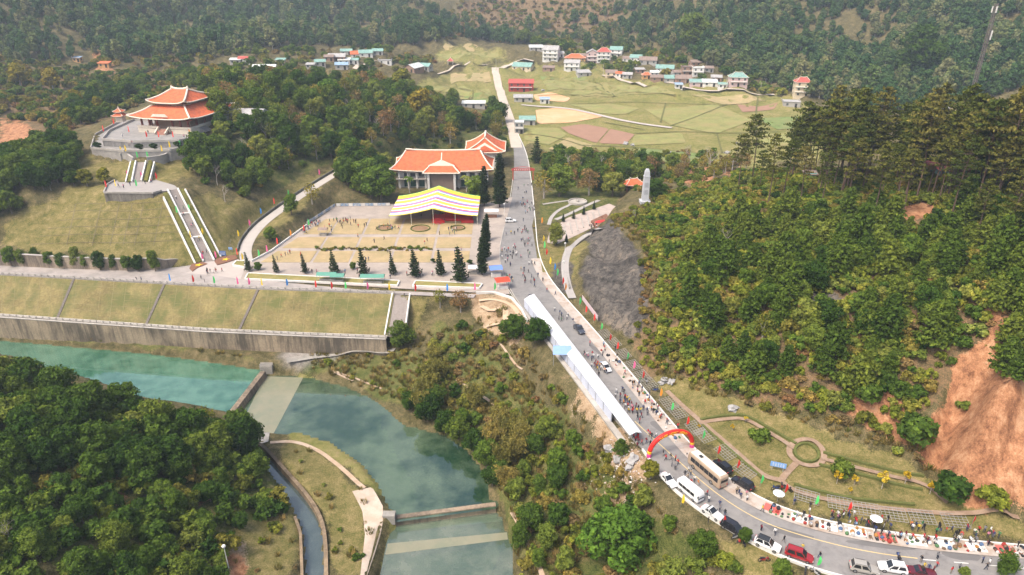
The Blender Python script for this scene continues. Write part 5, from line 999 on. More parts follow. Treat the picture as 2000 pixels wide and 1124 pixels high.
def pine(seed, Ht, lo, spread, tufts, mat, leaf=.42, per=34, young=False):
    r = np.random.default_rng(seed); rr = random.Random(seed); b = MB(); vs = []
    lean = Vector((rr.uniform(-.05,.05), rr.uniform(-.05,.05), 1))
    ax = lambda z: lean*z+Vector((math.sin(z*.3+seed)*.15, math.cos(z*.25+seed)*.15, 0))
    rad = Ht*(.0105 if young else .0068)+.05; b.tube([ax(Ht*k/6) if k else Vector((0,0,-.8)) for k in range(7)], [rad*(1.15-k*.165) for k in range(7)], 6)
    for k in range(tufts):
        f = (k+rr.random())/tufts; z = Ht*(lo+(1-lo)*f)
        prof = (1-f)**.75 if young else (.35+.65*math.sin(math.pi*min(1, f*.8+.18)))*(1-.55*f**3)
        L = spread*max(.12, prof)*rr.uniform(.55,1.1); a = k*2.4+rr.uniform(-.4,.4); p = ax(z)
        e = p+Vector((math.cos(a)*L, math.sin(a)*L, L*rr.uniform(.05,.35)))
        if not young or k % 2 == 0: b.tube([p, p.lerp(e, .5)+Vector((0,0,-.04*L)), e], [rad*.3, rad*.2, .02], 4, cap=False)
        for cc, ww in ((1.0, 1.0), (.62, .7)):
            c0 = np.array(p.lerp(e, cc)); m = int(per*ww); d = r.normal(size=(m,3)); d[:,2] = np.abs(d[:,2])*.7+.1
            s = (.55 if young else .75)*(.7+.5*rr.random())*(1.0 if L > spread*.3 else .7)
            c = c0+d*s*np.array([.75,.75,.38]); vs.append(leafquads(c, d*.5+r.normal(size=(m,3)), leaf*(.6+.7*r.random(m)), r, 1.15))
    return b.mesh('tree_trunk', BARKP), quads_mesh('tree_crown', np.concatenate(vs), mat)
for i in range(3):
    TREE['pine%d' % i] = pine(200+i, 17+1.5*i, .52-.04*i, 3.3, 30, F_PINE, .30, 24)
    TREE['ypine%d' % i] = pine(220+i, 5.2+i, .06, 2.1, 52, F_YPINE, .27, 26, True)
def norfolk(seed, Ht, Rb, tiers, mat, p=.85):
    r = np.random.default_rng(seed); b = MB(); b.tube([(0,0,-.3), (0,0,Ht*.5), (0,0,Ht)], [.16, .1, .02], 6); vs = []
    for k in range(tiers):
        f = k/tiers; z = Ht*(.08+.9*f); L0 = Rb*(1-f)**p+.12
        for j in range(9):
            L = L0*r.uniform(.62, 1.12)
            a = j*2*math.pi/9+k*.5; m = max(4, int(26*L/Rb)); t = r.random(m)**.7
            c = np.stack([np.cos(a+r.normal(size=m)*.12)*L*t, np.sin(a+r.normal(size=m)*.12)*L*t, z+L*.18*t+r.normal(size=m)*.06], 1)
            vs.append(leafquads(c, r.normal(size=(m,3))*.5+np.array([0,0,1.0]), .22*(.7+.6*r.random(m)), r, 1.2))
    return b.mesh('tree_trunk', BARKP), quads_mesh('tree_crown', np.concatenate(vs), mat)
TREE['norfolk0'] = norfolk(301, 8.0, 1.75, 12, F_NORF); TREE['norfolk1'] = norfolk(302, 8.0, 1.6, 11, F_NORF, .95); TREE['cypress0'] = norfolk(303, 13.0, 1.55, 26, F_NORF, .45)
def bamboo(seed):
    r = np.random.default_rng(seed); rr = random.Random(seed); b = MB(); vs = []
    for k in range(26):
        a = rr.uniform(0, 6.28); o = rr.uniform(0, .8); Ht = rr.uniform(6, 9.5); dr = rr.uniform(.8, 3.0)
        pts = [Vector((math.cos(a)*(o+dr*(t**2.2)), math.sin(a)*(o+dr*(t**2.2)), Ht*(t-.18*t**4))) for t in (0, .25, .5, .75, 1)]
        b.tube(pts, [.05, .05, .04, .03, .012], 4, cap=False)
        for t in range(22):
            u = .3+.7*rr.random(); i = min(3, int(u*4)); p = np.array(pts[i].lerp(pts[i+1], u*4-i)); m = 5
            c = p+r.normal(size=(m,3))*.42; vs.append(leafquads(c, r.normal(size=(m,3)), .19*(.6+.8*r.random(m)), r, 1.6))
    return b.mesh('culms', M('bamboo_culm', (.22,.20,.07), .7)), quads_mesh('foliage', np.concatenate(vs), F_BAMB)
BAMB = [bamboo(5), bamboo(9)]
def shrub(seed, R0, Ht, leaves, leaf, mat, n=6):
    v, cs = lobes_crown(seed, n, R0, .25*Ht, Ht*.8, leaves, leaf, .8, dens_top=.6); v[:,2] = np.maximum(v[:,2], -.1); return quads_mesh('shrub', v, mat)
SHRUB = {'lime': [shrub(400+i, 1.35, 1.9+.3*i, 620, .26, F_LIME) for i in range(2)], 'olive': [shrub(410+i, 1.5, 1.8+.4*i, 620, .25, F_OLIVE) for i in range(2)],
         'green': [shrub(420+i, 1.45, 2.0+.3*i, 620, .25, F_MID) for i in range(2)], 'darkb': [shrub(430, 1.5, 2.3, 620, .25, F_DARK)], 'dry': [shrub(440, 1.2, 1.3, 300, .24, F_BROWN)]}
def tuft(seed, mat):
    r = np.random.default_rng(seed); n = 46; a = r.uniform(0, 6.28, n); o = r.random(n)**.5*.55; h = .35+.55*r.random(n); w = .05+.05*r.random(n); ln = .35*h
    bx, by = np.cos(a)*o, np.sin(a)*o; tx, ty = bx+np.cos(a)*ln, by+np.sin(a)*ln; px, py = -np.sin(a)*w, np.cos(a)*w; z = np.zeros(n)-.05
    v = np.stack([np.stack([bx-px, by-py, z], 1), np.stack([bx+px, by+py, z], 1), np.stack([tx+px*.4, ty+py*.4, h], 1), np.stack([tx-px*.4, ty-py*.4, h], 1)], 1).reshape(-1, 3)
    return quads_mesh('grass_tuft', v, mat)
F_TUFT = foliage('dry_grass_blades', [(0, (.15,.14,.04)), (.4, (.23,.18,.065)), (.75, (.29,.21,.09)), (1, (.12,.14,.03))], .2)
# ---- where things grow: pixel outlines on the ground, filled on a jittered world grid
NOGO = [(ROADPOLY, 3.5), (PLAZA, 1.0), (PROM, .6), (PARK, .3), (DAM, .5), (RIV1, 1.2), (RIV2, 1.0), (RIV3, 1.0), (CHAN, .9)]
EXTRA_NOGO = []
def fill(poly, spacing, dmax, dmin=0, drop=.12, seed=1, nogo=True, keep=None):
    r = np.random.default_rng(seed)
    q = hits(*np.array([(min(max(x, -250), 2250), max(y, -5)) for x, y in poly], float).T)
    x0, x1, y0, y1 = q[:,0].min()-60, q[:,0].max()+60, q[:,1].min()-60, q[:,1].max()+60
    gx, gy = np.meshgrid(np.arange(x0, x1, spacing), np.arange(max(y0, 40), min(y1, dmax*1.15), spacing))
    gx = gx.ravel()+r.uniform(-.5,.5,gx.size)*spacing; gy = gy.ravel()+r.uniform(-.5,.5,gy.size)*spacing
    gz = Hat(gx, gy); px, py, d = proj(gx, gy, gz); k = (d > dmin) & (d < dmax) & (r.random(len(gx)) > drop); gx, gy, gz, px, py, d = (a[k] for a in (gx, gy, gz, px, py, d))
    k = poly_in(px, py, poly); gx, gy, gz, px, py, d = (a[k] for a in (gx, gy, gz, px, py, d))
    if nogo:
        for w, mg in NOGO+EXTRA_NOGO:
            k = sdist(gx, gy, w) > mg; gx, gy, gz, px, py, d = (a[k] for a in (gx, gy, gz, px, py, d))
    if len(gx):                            # behind another ridge: leave out
        h = hits(px, py); dh = proj(h[:,0], h[:,1], h[:,2])[2]; k = d < dh+9; gx, gy, gz, d, px, py = (a[k] for a in (gx, gy, gz, d, px, py))
    if keep is not None and len(gx):
        k = keep(px, py, gx, gy, r); gx, gy, gz, d = (a[k] for a in (gx, gy, gz, d))
    return np.stack([gx, gy, gz, d], 1)
PLANTS = {'tree': [], 'shrub': [], 'ypine': [], 'pine': [], 'bamboo': []}
def sow(kind, pts, mix, smin, smax, where, seed=3):
    r = random.Random(seed); names = list(mix); ws = list(mix.values())
    for p in pts:
        nm = r.choices(names, ws)[0]; PLANTS[kind].append((p[3], tuple(p[:3]), nm, r.uniform(smin, smax), r.uniform(0, 6.28), where))
HIDE = lambda polys: (lambda px, py, gx, gy, r: ~np.any([poly_in(px, py, q) for q in polys], axis=0))
Z1 = [(-250,715),(0,728),(130,765),(290,820),(400,845),(488,866),(575,985),(545,1005),(470,1030),(425,1140),(-250,1400)]
Z1a = [(-250,735),(0,748),(130,785),(290,832),(400,852),(488,868),(500,900),(430,930),(250,960),(100,940),(-250,960)]
sow('tree', fill(Z1a, 3.9, 190, drop=.05, seed=11), {'dark0':4,'dark1':4,'dark2':4,'mid0':1.5,'mid1':1,'brown1':.3}, .62, 1.0, 'on the wooded slope below the river', 1)
sow('tree', fill([(-250,960),(100,940),(250,960),(430,930),(500,900),(575,985),(540,1000),(430,1060),(410,1140),(-250,1300)], 4.6, 190, drop=.15, seed=12), {'dark0':3,'dark1':3,'mid0':2,'mid1':2,'mid2':1}, .35, .62, 'in the thicket at the bottom corner', 2)
sow('shrub', fill(Z1, 2.6, 190, seed=13, drop=.2), {'green':3,'darkb':4,'olive':2,'lime':.6}, .8, 1.5, 'in the thicket below the river', 3)
ZB = [(985,960),(1020,880),(1085,820),(1150,870),(1200,950),(1290,1010),(1390,1070),(1470,1124),(1480,1250),(1000,1250)]
sow('tree', fill(ZB, 5.0, 200, drop=.45, seed=14), {'dark0':2,'dark1':2,'mid0':3,'mid1':3,'mid2':2}, .36, .7, 'on the slope below the road', 4)
sow('shrub', fill([(850,640),(930,640),(1040,680),(1110,780),(1190,880),(1260,960),(1400,1040),(1480,1124),(1480,1250),(985,1250),(975,960),(930,870),(830,800),(800,760),(840,700)], 2.7, 240, seed=15, drop=.15), {'green':2.6,'olive':4,'darkb':1,'lime':2.2,'dry':3}, .5, 1.2, 'on the slope between road and pool', 5)
sow('shrub', fill([(600,700),(700,690),(850,690),(840,760),(780,790),(690,745),(610,730)], 3.4, 240, seed=16, drop=.4), {'green':3,'olive':3,'lime':2,'dry':2}, .4, .8, 'on the bank above the pool', 6)
Z3 = [(1240,440),(1300,385),(1450,342),(1600,335),(2250,330),(2250,590),(1975,615),(1880,685),(1822,770),(1780,860),(1600,812),(1480,782),(1340,735),(1290,690),(1285,560),(1270,480)]
GAPS = [[(1738,410),(1800,396),(1838,410),(1800,445),(1765,452)], [(1570,590),(1640,575),(1655,605),(1585,615)], [(1660,800),(1700,770),(1730,800),(1700,840)]]
sow('shrub', fill(Z3, 1.75, 260, seed=17, drop=.1, keep=HIDE(GAPS)), {'lime':4.6,'olive':3.8,'green':3.0,'darkb':.9,'dry':1.7}, .55, 1.35, 'on the hillside above the road', 7)
sow('ypine', fill([(1340,500),(1480,440),(1700,420),(2250,420),(2250,600),(1960,615),(1870,690),(1800,790),(1700,760),(1560,790),(1400,720),(1340,640)], 4.9, 240, seed=18, drop=.25, keep=HIDE(GAPS)), {'ypine0':1,'ypine1':1,'ypine2':1}, .7, 1.5, 'on the hillside above the road', 8)
sow('shrub', fill([(1270,700),(1340,735),(1480,782),(1780,860),(1860,960),(1780,900),(1600,835),(1480,800),(1330,748)], 2.4, 220, seed=19, drop=.2), {'olive':4,'dry':4,'lime':1.5,'green':1}, .6, 1.1, 'along the foot of the hillside', 9)
sow('shrub', fill([(1190,430),(1300,385),(1300,440),(1250,470)], 2.4, 260, seed=20, drop=.2), {'dry':4,'olive':4,'lime':2}, .6, 1.0, 'above the rock face', 10)
sow('tree', fill([(1840,300),(2250,290),(2250,560),(1950,560),(1900,440)], 6.5, 230, seed=21, drop=.7), {'dark0':2,'dark1':2,'dark2':2}, .7, 1.0, 'among the pines on the right hill', 11)
Z5 = [(415,262),(400,175),(600,165),(760,172),(840,205),(960,205),(1000,280),(985,300),(960,255),(900,262),(900,295),(790,292),(758,330),(755,385),(700,392),(655,345),(640,312),(560,338),(480,392),(400,360),(365,312),(418,290)]
sow('tree', fill(Z5, 5.2, 420, seed=22, drop=.12), {'dark0':2.5,'dark1':2.5,'dark2':2,'mid0':3,'mid1':3,'mid2':2,'yellow0':.35,'brown0':2.2,'brown1':2.2}, .5, 1.25, 'in the wood between the pagoda and the hall', 12)
sow('shrub', fill(Z5, 3.6, 420, seed=23, drop=.3), {'green':3,'olive':3,'darkb':3,'lime':1}, .7, 1.3, 'under the wood beside the pagoda', 13)
sow('tree', fill([(-250,280),(0,330),(60,305),(110,295),(165,305),(150,345),(60,405),(0,455),(-250,480)], 4.2, 330, seed=24, drop=.05), {'dark0':3,'dark1':3,'dark2':3,'mid0':1}, .7, 1.05, 'in the dark wood beside the grass slope', 14)
sow('tree', fill([(395,180),(300,165),(250,200),(230,225),(170,250),(120,258),(130,225),(220,170),(420,130),(480,160)], 6.5, 420, seed=25, drop=.2), {'dark0':3,'dark1':3,'mid0':2,'yellow0':.8}, .7, 1.1, 'behind the pagoda', 15)
sow('shrub', fill([(-250,120),(420,112),(420,160),(250,215),(130,262),(0,228),(-250,235)], 4.4, 560, seed=26, drop=.2), {'olive':4,'green':3,'dry':2,'darkb':1.5}, .9, 1.9, 'on the brushy hillside behind the pagoda', 16)
sow('tree', fill([(1050,345),(1055,325),(1130,315),(1245,322),(1290,350),(1240,365),(1180,385),(1100,365)], 5.0, 330, seed=27, drop=.2), {'dark1':2,'mid0':2,'mid2':2,'brown0':2,'brown1':2}, .65, 1.0, 'around the little park', 17)
sow('shrub', fill([(1050,300),(1400,295),(1450,330),(1300,380),(1200,372),(1060,345)], 3.6, 330, seed=28, drop=.35), {'green':3,'olive':3,'dry':2,'lime':1}, .7, 1.2, 'between the park and the fields', 18)
sow('tree', fill([(1300,330),(1420,310),(1480,330),(1440,345),(1320,365)], 8, 330, seed=29, drop=.3), {'brown0':2,'brown1':2,'mid1':1}, .6, .9, 'between the fields and the hill', 19)
sow('bamboo', hits([842,860,835,985,1000,990,955,968,1010,850,828,975,1020,930,965], [760,745,790,915,860,960,300,270,900,715,810,835,875,800,880])[:, [0,1,2,2]], {'b0':1,'b1':1}, .7, 1.05, 'above the pool', 20)
sow('shrub', fill([(570,880),(600,900),(640,960),(690,1060),(730,1040),(700,1124),(660,1124),(640,1010),(590,930)], 3.0, 180, seed=30, drop=.55), {'green':3,'lime':2,'olive':2}, .3, .6, 'on the grassy strip beside the pool', 21)
sow('shrub', fill([(480,1010),(560,1010),(590,1060),(590,1124),(500,1124)], 3.2, 180, seed=31, drop=.5), {'olive':3,'lime':1,'dry':2}, .35, .7, 'on the grass patch by the channel', 22)
sow('shrub', fill([(1040,85),(1230,95),(1420,145),(1520,175),(1560,185),(1500,190),(1350,172),(1180,140),(1060,135)], 6, 900, seed=71, drop=.3, nogo=False), {'green':3,'darkb':2,'lime':1.5,'olive':1}, 1.4, 2.8, 'in the village gardens', 31)
sow('tree', fill([(1040,85),(1230,95),(1420,135),(1500,165),(1350,158),(1180,135),(1060,128)], 9.5, 900, seed=72, drop=.35, nogo=False), {'dark0':2,'mid0':2,'mid1':1}, .6, 1.0, 'in the village', 32)
sow('shrub', fill([(430,105),(740,95),(860,120),(800,140),(480,155)], 6.5, 900, seed=73, drop=.3, nogo=False), {'green':3,'darkb':2,'olive':2,'dry':1}, 1.3, 2.6, 'around the left hamlet', 33)
sow('tree', fill([(430,108),(740,98),(860,120),(800,150),(480,160)], 12, 900, seed=76, drop=.3, nogo=False), {'dark0':2,'mid0':2,'brown0':1}, .5, .9, 'around the left hamlet', 35)
sow('shrub', fill([(860,80),(900,-20),(1240,-20),(1220,80),(1050,90),(930,75)], 6, 1100, seed=74, drop=.2, nogo=False), {'olive':4,'dry':3,'green':2}, .9, 2.2, 'on the brown hillside behind the village', 34)
sow('shrub', fill([(1225,670),(1250,600),(1252,520),(1262,470),(1240,440),(1290,470),(1295,640),(1300,730),(1260,720)], 1.8, 230, seed=75, drop=.2), {'olive':3,'dry':4,'lime':1}, .4, .9, 'beside the rock face', 36)
sow('tree', [(*hit(x, y), 150) for x, y in ((800,800),(835,822),(868,845),(895,858),(925,880),(950,915),(962,950),(905,840),(850,800),(975,940))], {'dark0':2,'mid1':2,'dark1':2,'mid0':1}, .5, .8, 'overhanging the pool', 37)
sow('tree', fill([(1360,560),(1500,500),(1700,470),(1850,520),(1850,640),(1760,780),(1600,780),(1450,700)], 6.2, 240, seed=77, drop=.25, keep=HIDE(GAPS)), {'dark0':2,'dark1':2,'mid0':2.5,'mid1':2,'mid2':1,'brown1':.8}, .42, .9, 'on the hillside above the road', 38)
sow('ypine', [(*hit(x, y), 140) for x, y in ((1985,660),(1965,690),(1995,700),(1955,735),(1990,745),(1990,620))], {'ypine1':1,'ypine2':1}, .9, 1.4, 'on the hillside above the road', 39)
HL_ = [tuple(o.location) for o in S.objects if o.parent is None and o.name.split('.')[0] in ('house', 'red_pavilion')]
for kd in ('tree', 'shrub'):               # keep the fronts of the houses free
    PLANTS[kd] = [p for p in PLANTS[kd] if p[1][1] < 330 or not any(abs(p[1][0]-h[0]) < (11 if kd == 'tree' else 8) and -(45 if kd == 'tree' else 20) < p[1][1]-h[1] < 7 for h in HL_)]
# pines along the ridge
r_ = random.Random(44)
RID = [PT(1480,362,228), PT(1580,352,222), PT(1700,362,203), PT(1850,372,183), PT(1990,400,163), PT(2200,420,150)]
RIDs = resample(RID, 120)
for k in range(110):
    u = r_.random()**.85; q = RIDs[min(119, int(u*119))]; off = r_.uniform(-14, 16) if u > .2 else r_.uniform(-4, 6); x, y = q[0]+off*.55+r_.uniform(-3,3), q[1]+off+r_.uniform(-3,3)
    if u < .12 and r_.random() < .5: continue
    z = float(Hat(x, y)); PLANTS['pine'].append((proj(x, y, z)[2], (x, y, z), 'pine%d' % r_.randrange(3), r_.uniform(.95, 1.5), r_.uniform(0, 6.28), 'on the hilltop above the road'))
LM_ = [(515,725,'the upper weir'),(455,830,'the far end of the upper weir'),(560,960,'the channel bend'),(30,1060,'the bare tree at the photo edge'),(20,740,'the top left of the thicket'),(250,800,'the upper river shore'),(120,900,'the middle of the dark thicket'),(300,950,'the bare earth streak in the thicket'),(420,1000,'the grass patch by the channel'),(200,1080,'the bottom edge of the thicket'),(780,1010,'the lower weir'),(870,850,'the pool shore'),(700,715,'the bank above the pool'),(1060,730,'the blue awning'),(1120,800,'the green platform wall'),(1205,900,'the canopy end'),(1300,1000,'the parked minibus'),(1450,1080,'the black people carrier'),(1060,1100,'the dirt trail'),(1180,1040,'the bottom centre slope'),(950,640,'the brown garden'),(1260,400,'the monument'),(1200,560,'the rock face'),(1310,720,'the boulders on the verge'),(1600,600,'the small grey outcrop'),(1790,420,'the upper red patch'),(1690,810,'the lower red patch'),(1850,760,'the red earth slope'),(1845,345,'the turquoise cabin'),(1582,355,'the teal hut'),(1540,300,'the concrete pole'),(1895,190,'the radio mast'),(1575,830,'the circular park path'),(1400,560,'the left part of the hillside'),(1500,460,'the bare trees on the hillside'),(1450,730,'the foot of the hillside'),(1750,600,'the upper right hillside'),(1980,450,'the right photo edge'),(1680,350,'the middle of the pine row'),(335,200,'the pagoda'),(455,235,'the side hall'),(640,340,'the top of the access road'),(520,410,'the access road bend'),(860,300,'the long hall'),(945,270,'the rear hall'),(700,230,'the middle of the wood'),(560,200,'the upper edge of the wood'),(900,200,'the long white shed'),(1010,270,'the dirt road'),(120,340,'the left edge of the grass slope'),(30,260,'the red bank at the photo edge'),(1120,350,'the fountain'),(1400,320,'the field edge scrub'),(150,180,'the hillside huts'),(500,300,'the right side of the pagoda slope')]
def near(pos):
    x, y, d = proj(*pos); return min(LM_, key=lambda l: (l[0]-x)**2+(l[1]-y)**2)[2]
for x, y in ((1500,402),(1530,384),(1562,398),(1605,402),(1650,412),(1482,374),(1705,432),(1762,424),(1850,445),(1905,470),(1440,372),(1960,480)):
    p = hit(x, y); PLANTS['pine'].append((proj(*p)[2], p, 'pine%d' % r_.randrange(3), r_.uniform(.7, 1.1), r_.uniform(0, 6.28), 'on the hilltop above the road'))
# ---- build: the largest in view one by one, the rest as one mass each
SPEC = {'dark': ('dark green leafy tree', 'rounded dense crown'), 'mid': ('mid green leafy tree', 'loose rounded crown'), 'yellow': ('yellow green leafy tree', 'bright crown'), 'brown': ('sparse brownish tree', 'thin open crown')}
def plant(name, label, cat, key, pos, sc, rz, group):
    t = thing(name, label, cat, pos, rz, group, sc); inst('trunk', TREE[key][0], t); inst('crown', TREE[key][1], t); return t
def scatter(name, pts, protos, label, cat):
    """one mass: copies of plants that stand in the scene, set on points"""
    me = bpy.data.meshes.new(name); me.from_pydata([p[1] for p in pts], [], [])
    for nm, typ, vals in (('sc', 'FLOAT', [p[3] for p in pts]), ('rz', 'FLOAT', [p[4] for p in pts]), ('vi', 'INT', [p[2] for p in pts])):
        a = me.attributes.new(nm, typ, 'POINT'); a.data.foreach_set('value', vals)
    o = tag(inst(name, me), label, cat, None, 'stuff')
    g = bpy.data.node_groups.new(name, 'GeometryNodeTree'); g.interface.new_socket('Geometry', in_out='INPUT', socket_type='NodeSocketGeometry'); g.interface.new_socket('Geometry', in_out='OUTPUT', socket_type='NodeSocketGeometry')
    N = g.nodes.new; L = g.links.new; gi, go, jn = N('NodeGroupInput'), N('NodeGroupOutput'), N('GeometryNodeJoinGeometry')
    def na(nm, ty):
        x = N('GeometryNodeInputNamedAttribute'); x.data_type = ty; x.inputs[0].default_value = nm; return x.outputs[0]
    sc, rz, vi = na('sc', 'FLOAT'), na('rz', 'FLOAT'), na('vi', 'INT')
    cb = N('ShaderNodeCombineXYZ'); L(rz, cb.inputs[2])
    for k, obs in enumerate(protos):
        cmp = N('FunctionNodeCompare'); cmp.data_type = 'INT'; cmp.operation = 'EQUAL'; L(vi, cmp.inputs[2]); cmp.inputs[3].default_value = k
        for ob in obs:
            ip = N('GeometryNodeInstanceOnPoints'); oi = N('GeometryNodeObjectInfo'); oi.inputs[0].default_value = ob; oi.inputs[1].default_value = True; oi.transform_space = 'ORIGINAL'
            L(gi.outputs[0], ip.inputs['Points']); L(cmp.outputs[0], ip.inputs['Selection']); L(oi.outputs['Geometry'], ip.inputs['Instance']); L(cb.outputs[0], ip.inputs['Rotation']); L(sc, ip.inputs['Scale']); L(ip.outputs[0], jn.inputs[0])
    L(jn.outputs[0], go.inputs[0]); md = o.modifiers.new('scatter', 'NODES'); md.node_group = g; return o
def split(lst, n, size=lambda p: p[3]):
    inv = [p for p in lst]
    def score(p):
        x, y, d = proj(*p[1]); inside = -20 < x < 2020 and -20 < y < 1140
        return (size(p)/d if inside else 0)
    inv.sort(key=score, reverse=True); return inv[:n], inv[n:]
firsts = {}
def keep_first(key, t): firsts.setdefault(key, t)
trees, rest = split(PLANTS['tree'], 285)
for d, pos, key, sc, rz, where in trees:
    s = SPEC[key[:-1]]; sz = 'tall' if sc > .92 else 'small' if sc < .55 else ''
    lab = (sz+' '+s[0]+' with '+s[1]+' near '+near(pos)).strip(); lab = lab if len(lab.split()) <= 16 else (sz+' '+s[0]+' near '+near(pos)).strip()
    t = plant('broadleaf_tree', lab, 'tree', key, pos, sc, rz, 'trees '+where); keep_first(key, t)
keys = sorted(set(p[2] for p in rest)|set(firsts))
far_pts = []
fr = fill([(-300,-40),(2300,-40),(2300,230),(1650,215),(1500,165),(1420,140),(1290,105),(1200,95),(1060,75),(1000,88),(900,75),(840,85),(740,95),(620,90),(440,105),(420,115),(0,125),(-300,130)], 5.6, 1150, dmin=395, seed=41, drop=.06, nogo=False)
rr_ = random.Random(9)
for p in fr:
    px, py, d = proj(*p[:3]); br = vnoise(np.array([p[0]]), np.array([p[1]]), 70, 5)[0]+.25*vnoise(np.array([p[0]]), np.array([p[1]]), 22, 6)[0]
    brushy = 880 < px < 1230 and py < 75
    if brushy and rr_.random() < .8: continue
    if br > .26 and rr_.random() < .5: continue
    far_pts.append((p[3], tuple(p[:3]), 'far%d' % rr_.randrange(3), (rr_.uniform(.6, 1.15) if rr_.random() < .8 else rr_.uniform(1.15, 1.6))*(1 if br < .15 else .75), rr_.uniform(0, 6.28), 'far'))
fp, frest = split(far_pts, 10)
for k, (d, pos, key, sc, rz, w) in enumerate(fp):
    t = plant('broadleaf_tree', 'large pale trunked tree on the far hillside, %s counting from the left' % ['first','second','third','fourth','fifth','sixth','seventh','eighth','ninth','tenth'][sorted(q[1][0]/q[0] for q in fp).index(pos[0]/d)], 'tree', key, pos, sc, rz, 'trees on the far hillside'); keep_first(key, t)
keys = sorted(set(p[2] for p in rest+frest)); keys = [k for k in keys if k in firsts]
ix = {k: i for i, k in enumerate(keys)}
protos = [[c for c in firsts[k].children] for k in keys]
scatter('forest', [(p[0], p[1], ix[p[2]], p[3], p[4]) for p in rest+frest if p[2] in ix], protos, 'dense green forest covering the far hills and the slopes between', 'forest')
# shrubs
SL = {'lime': 'lime green leafy shrub', 'olive': 'olive green shrub', 'green': 'mid green bushy shrub', 'darkb': 'dark green dense shrub', 'dry': 'dry brown shrub'}
shrubs, srest = split(PLANTS['shrub'], 290); sfirst = {}
for d, pos, key, sc, rz, where in shrubs:
    k = random.randrange(len(SHRUB[key])); o = inst('shrub', SHRUB[key][k], None, pos, rz); o.scale = (sc, sc, sc*random.uniform(.8, 1.2))
    tag(o, ('large ' if sc > 1.2 else '')+SL[key]+' near '+near(pos), 'shrub', 'shrubs '+where); sfirst.setdefault((key, k), o)
sk = sorted(sfirst); six = {k: i for i, k in enumerate(sk)}
extra = []
for d, pos, key, sc, rz, where in srest:
    ks = [k for k in sk if k[0] == key]
    if ks: extra.append((d, pos, six[random.choice(ks)], sc, rz))
scatter('undergrowth', extra, [[sfirst[k]] for k in sk], 'mixed low undergrowth covering the hillsides and river banks', 'undergrowth')
for kind, name, lab, n in (('pine', 'pine_tree', 'slender bare trunked pine', 200), ('ypine', 'young_pine', 'bushy young pine', 260)):
    a, _ = split(PLANTS[kind], n)
    for d, pos, key, sc, rz, where in a: plant(name, ('tall ' if sc > 1.35 else 'small ' if sc < .85 else 'medium sized ')+lab+' near '+near(pos), 'pine tree', key, pos, sc, rz, name.replace('_', ' ')+'s '+where)
for d, pos, key, sc, rz, where in PLANTS['bamboo']:
    k = int(key[1]); t = thing('bamboo_clump', 'feathery yellow green bamboo clump '+('beside the road behind the hall' if pos[1] > 250 else 'on the slope above the pool'), 'bamboo', pos, rz, 'bamboo clumps', sc); inst('culms', BAMB[k][0], t); inst('foliage', BAMB[k][1], t)
# dry grass
tf = [tuft(600, F_TUFT), tuft(601, F_TUFT)]
gp = []
for i, (poly, sp, dm) in enumerate([([(600,690),(760,670),(1000,600),(1100,700),(1200,880),(1290,1000),(1100,1124),(1000,1124),(975,960),(930,870),(830,800),(690,750),(610,735)], 1.5, 260),
    ([(1270,690),(1340,735),(1480,782),(1780,860),(1900,985),(1780,900),(1600,835),(1480,800),(1330,755),(1285,740)], 1.3, 220), ([(1190,440),(1250,400),(1320,400),(1290,480),(1275,640),(1262,560),(1265,490)], 1.5, 260),
    ([(540,866),(640,890),(735,975),(740,1124),(640,1124),(628,1020),(590,950)], 4.5, 200), ([(440,1124),(480,1020),(560,985),(590,1010),(590,1130)], 4.0, 200), ([(0,655),(200,670),(440,700),(520,722),(480,695),(200,662),(0,650)], 1.4, 260)]):
    for p in fill(poly, sp, dm, seed=60+i, drop=.3): gp.append((p[3], tuple(p[:3]), random.randrange(2), random.uniform(.6, 1.5), random.uniform(0, 6.28)))
g0 = [tag(inst('grass_tuft', tf[k], None, hit(*xy)), lab, 'grass tuft', 'grass tufts') for k, (xy, lab) in enumerate((((1300,742), 'dry grass tuft at the foot of the hillside by the road'), ((700,715), 'dry grass tuft on the bank above the pool')))]
scatter('grass', gp, [[g0[0]], [g0[1]]], 'dry yellow brown grass on banks and slope edges', 'grass')
print('PLANTS', {k: len(v) for k, v in PLANTS.items()}, len(rest), len(frest), len(srest), len(gp))
# ================================================================ SINGLE TREES
def tree_at(x, y, hpx, key, name, label, cat='tree', group=None, wide=1.0, z=None):
    p = hit(x, y) if z is None else P(x, y, z); d = proj(*p)[2]; mh = max(v.co.z for v in TREE[key][1].vertices); s = hpx*d/F/CP/mh
    t = thing(name, label, cat, p, random.uniform(0, 6.28), group, (s*wide, s*wide, s)); inst('trunk', TREE[key][0], t); inst('crown', TREE[key][1], t); return t
ordn = ['first', 'second', 'third', 'fourth', 'fifth', 'sixth', 'seventh', 'eighth', 'ninth', 'tenth', 'eleventh', 'twelfth']
for k, (x, y, h) in enumerate(((487,530,42),(541,533,46),(597,534,48),(655,535,58),(712,538,60),(769,537,50),(813,541,60),(862,538,64),(901,551,82))):
    tree_at(x, y, h*random.uniform(.72, .9), 'norfolk%d' % (k % 2), 'conifer_tree', ordn[k]+' conical dark conifer from the stairway end of the plaza row', 'conifer', 'conifer row in front of the plaza', random.uniform(.8, 1.02), 0).rotation_euler = (0, R(-4.5), 0)
for x, y, h, lab in ((942,537,72,'tall columnar conifer at the road corner of the plaza'),(948,508,76,'tall columnar conifer behind the corner one by the plaza'),(951,470,50,'columnar conifer farthest in the roadside group'),(976,405,96,'very tall dark cypress right of the striped tent'),(946,402,72,'shorter cypress close to the tent corner')): tree_at(x, y, h, 'cypress0', 'cypress_tree', lab, 'conifer', 'cypresses beside the road', 1.1, 0)
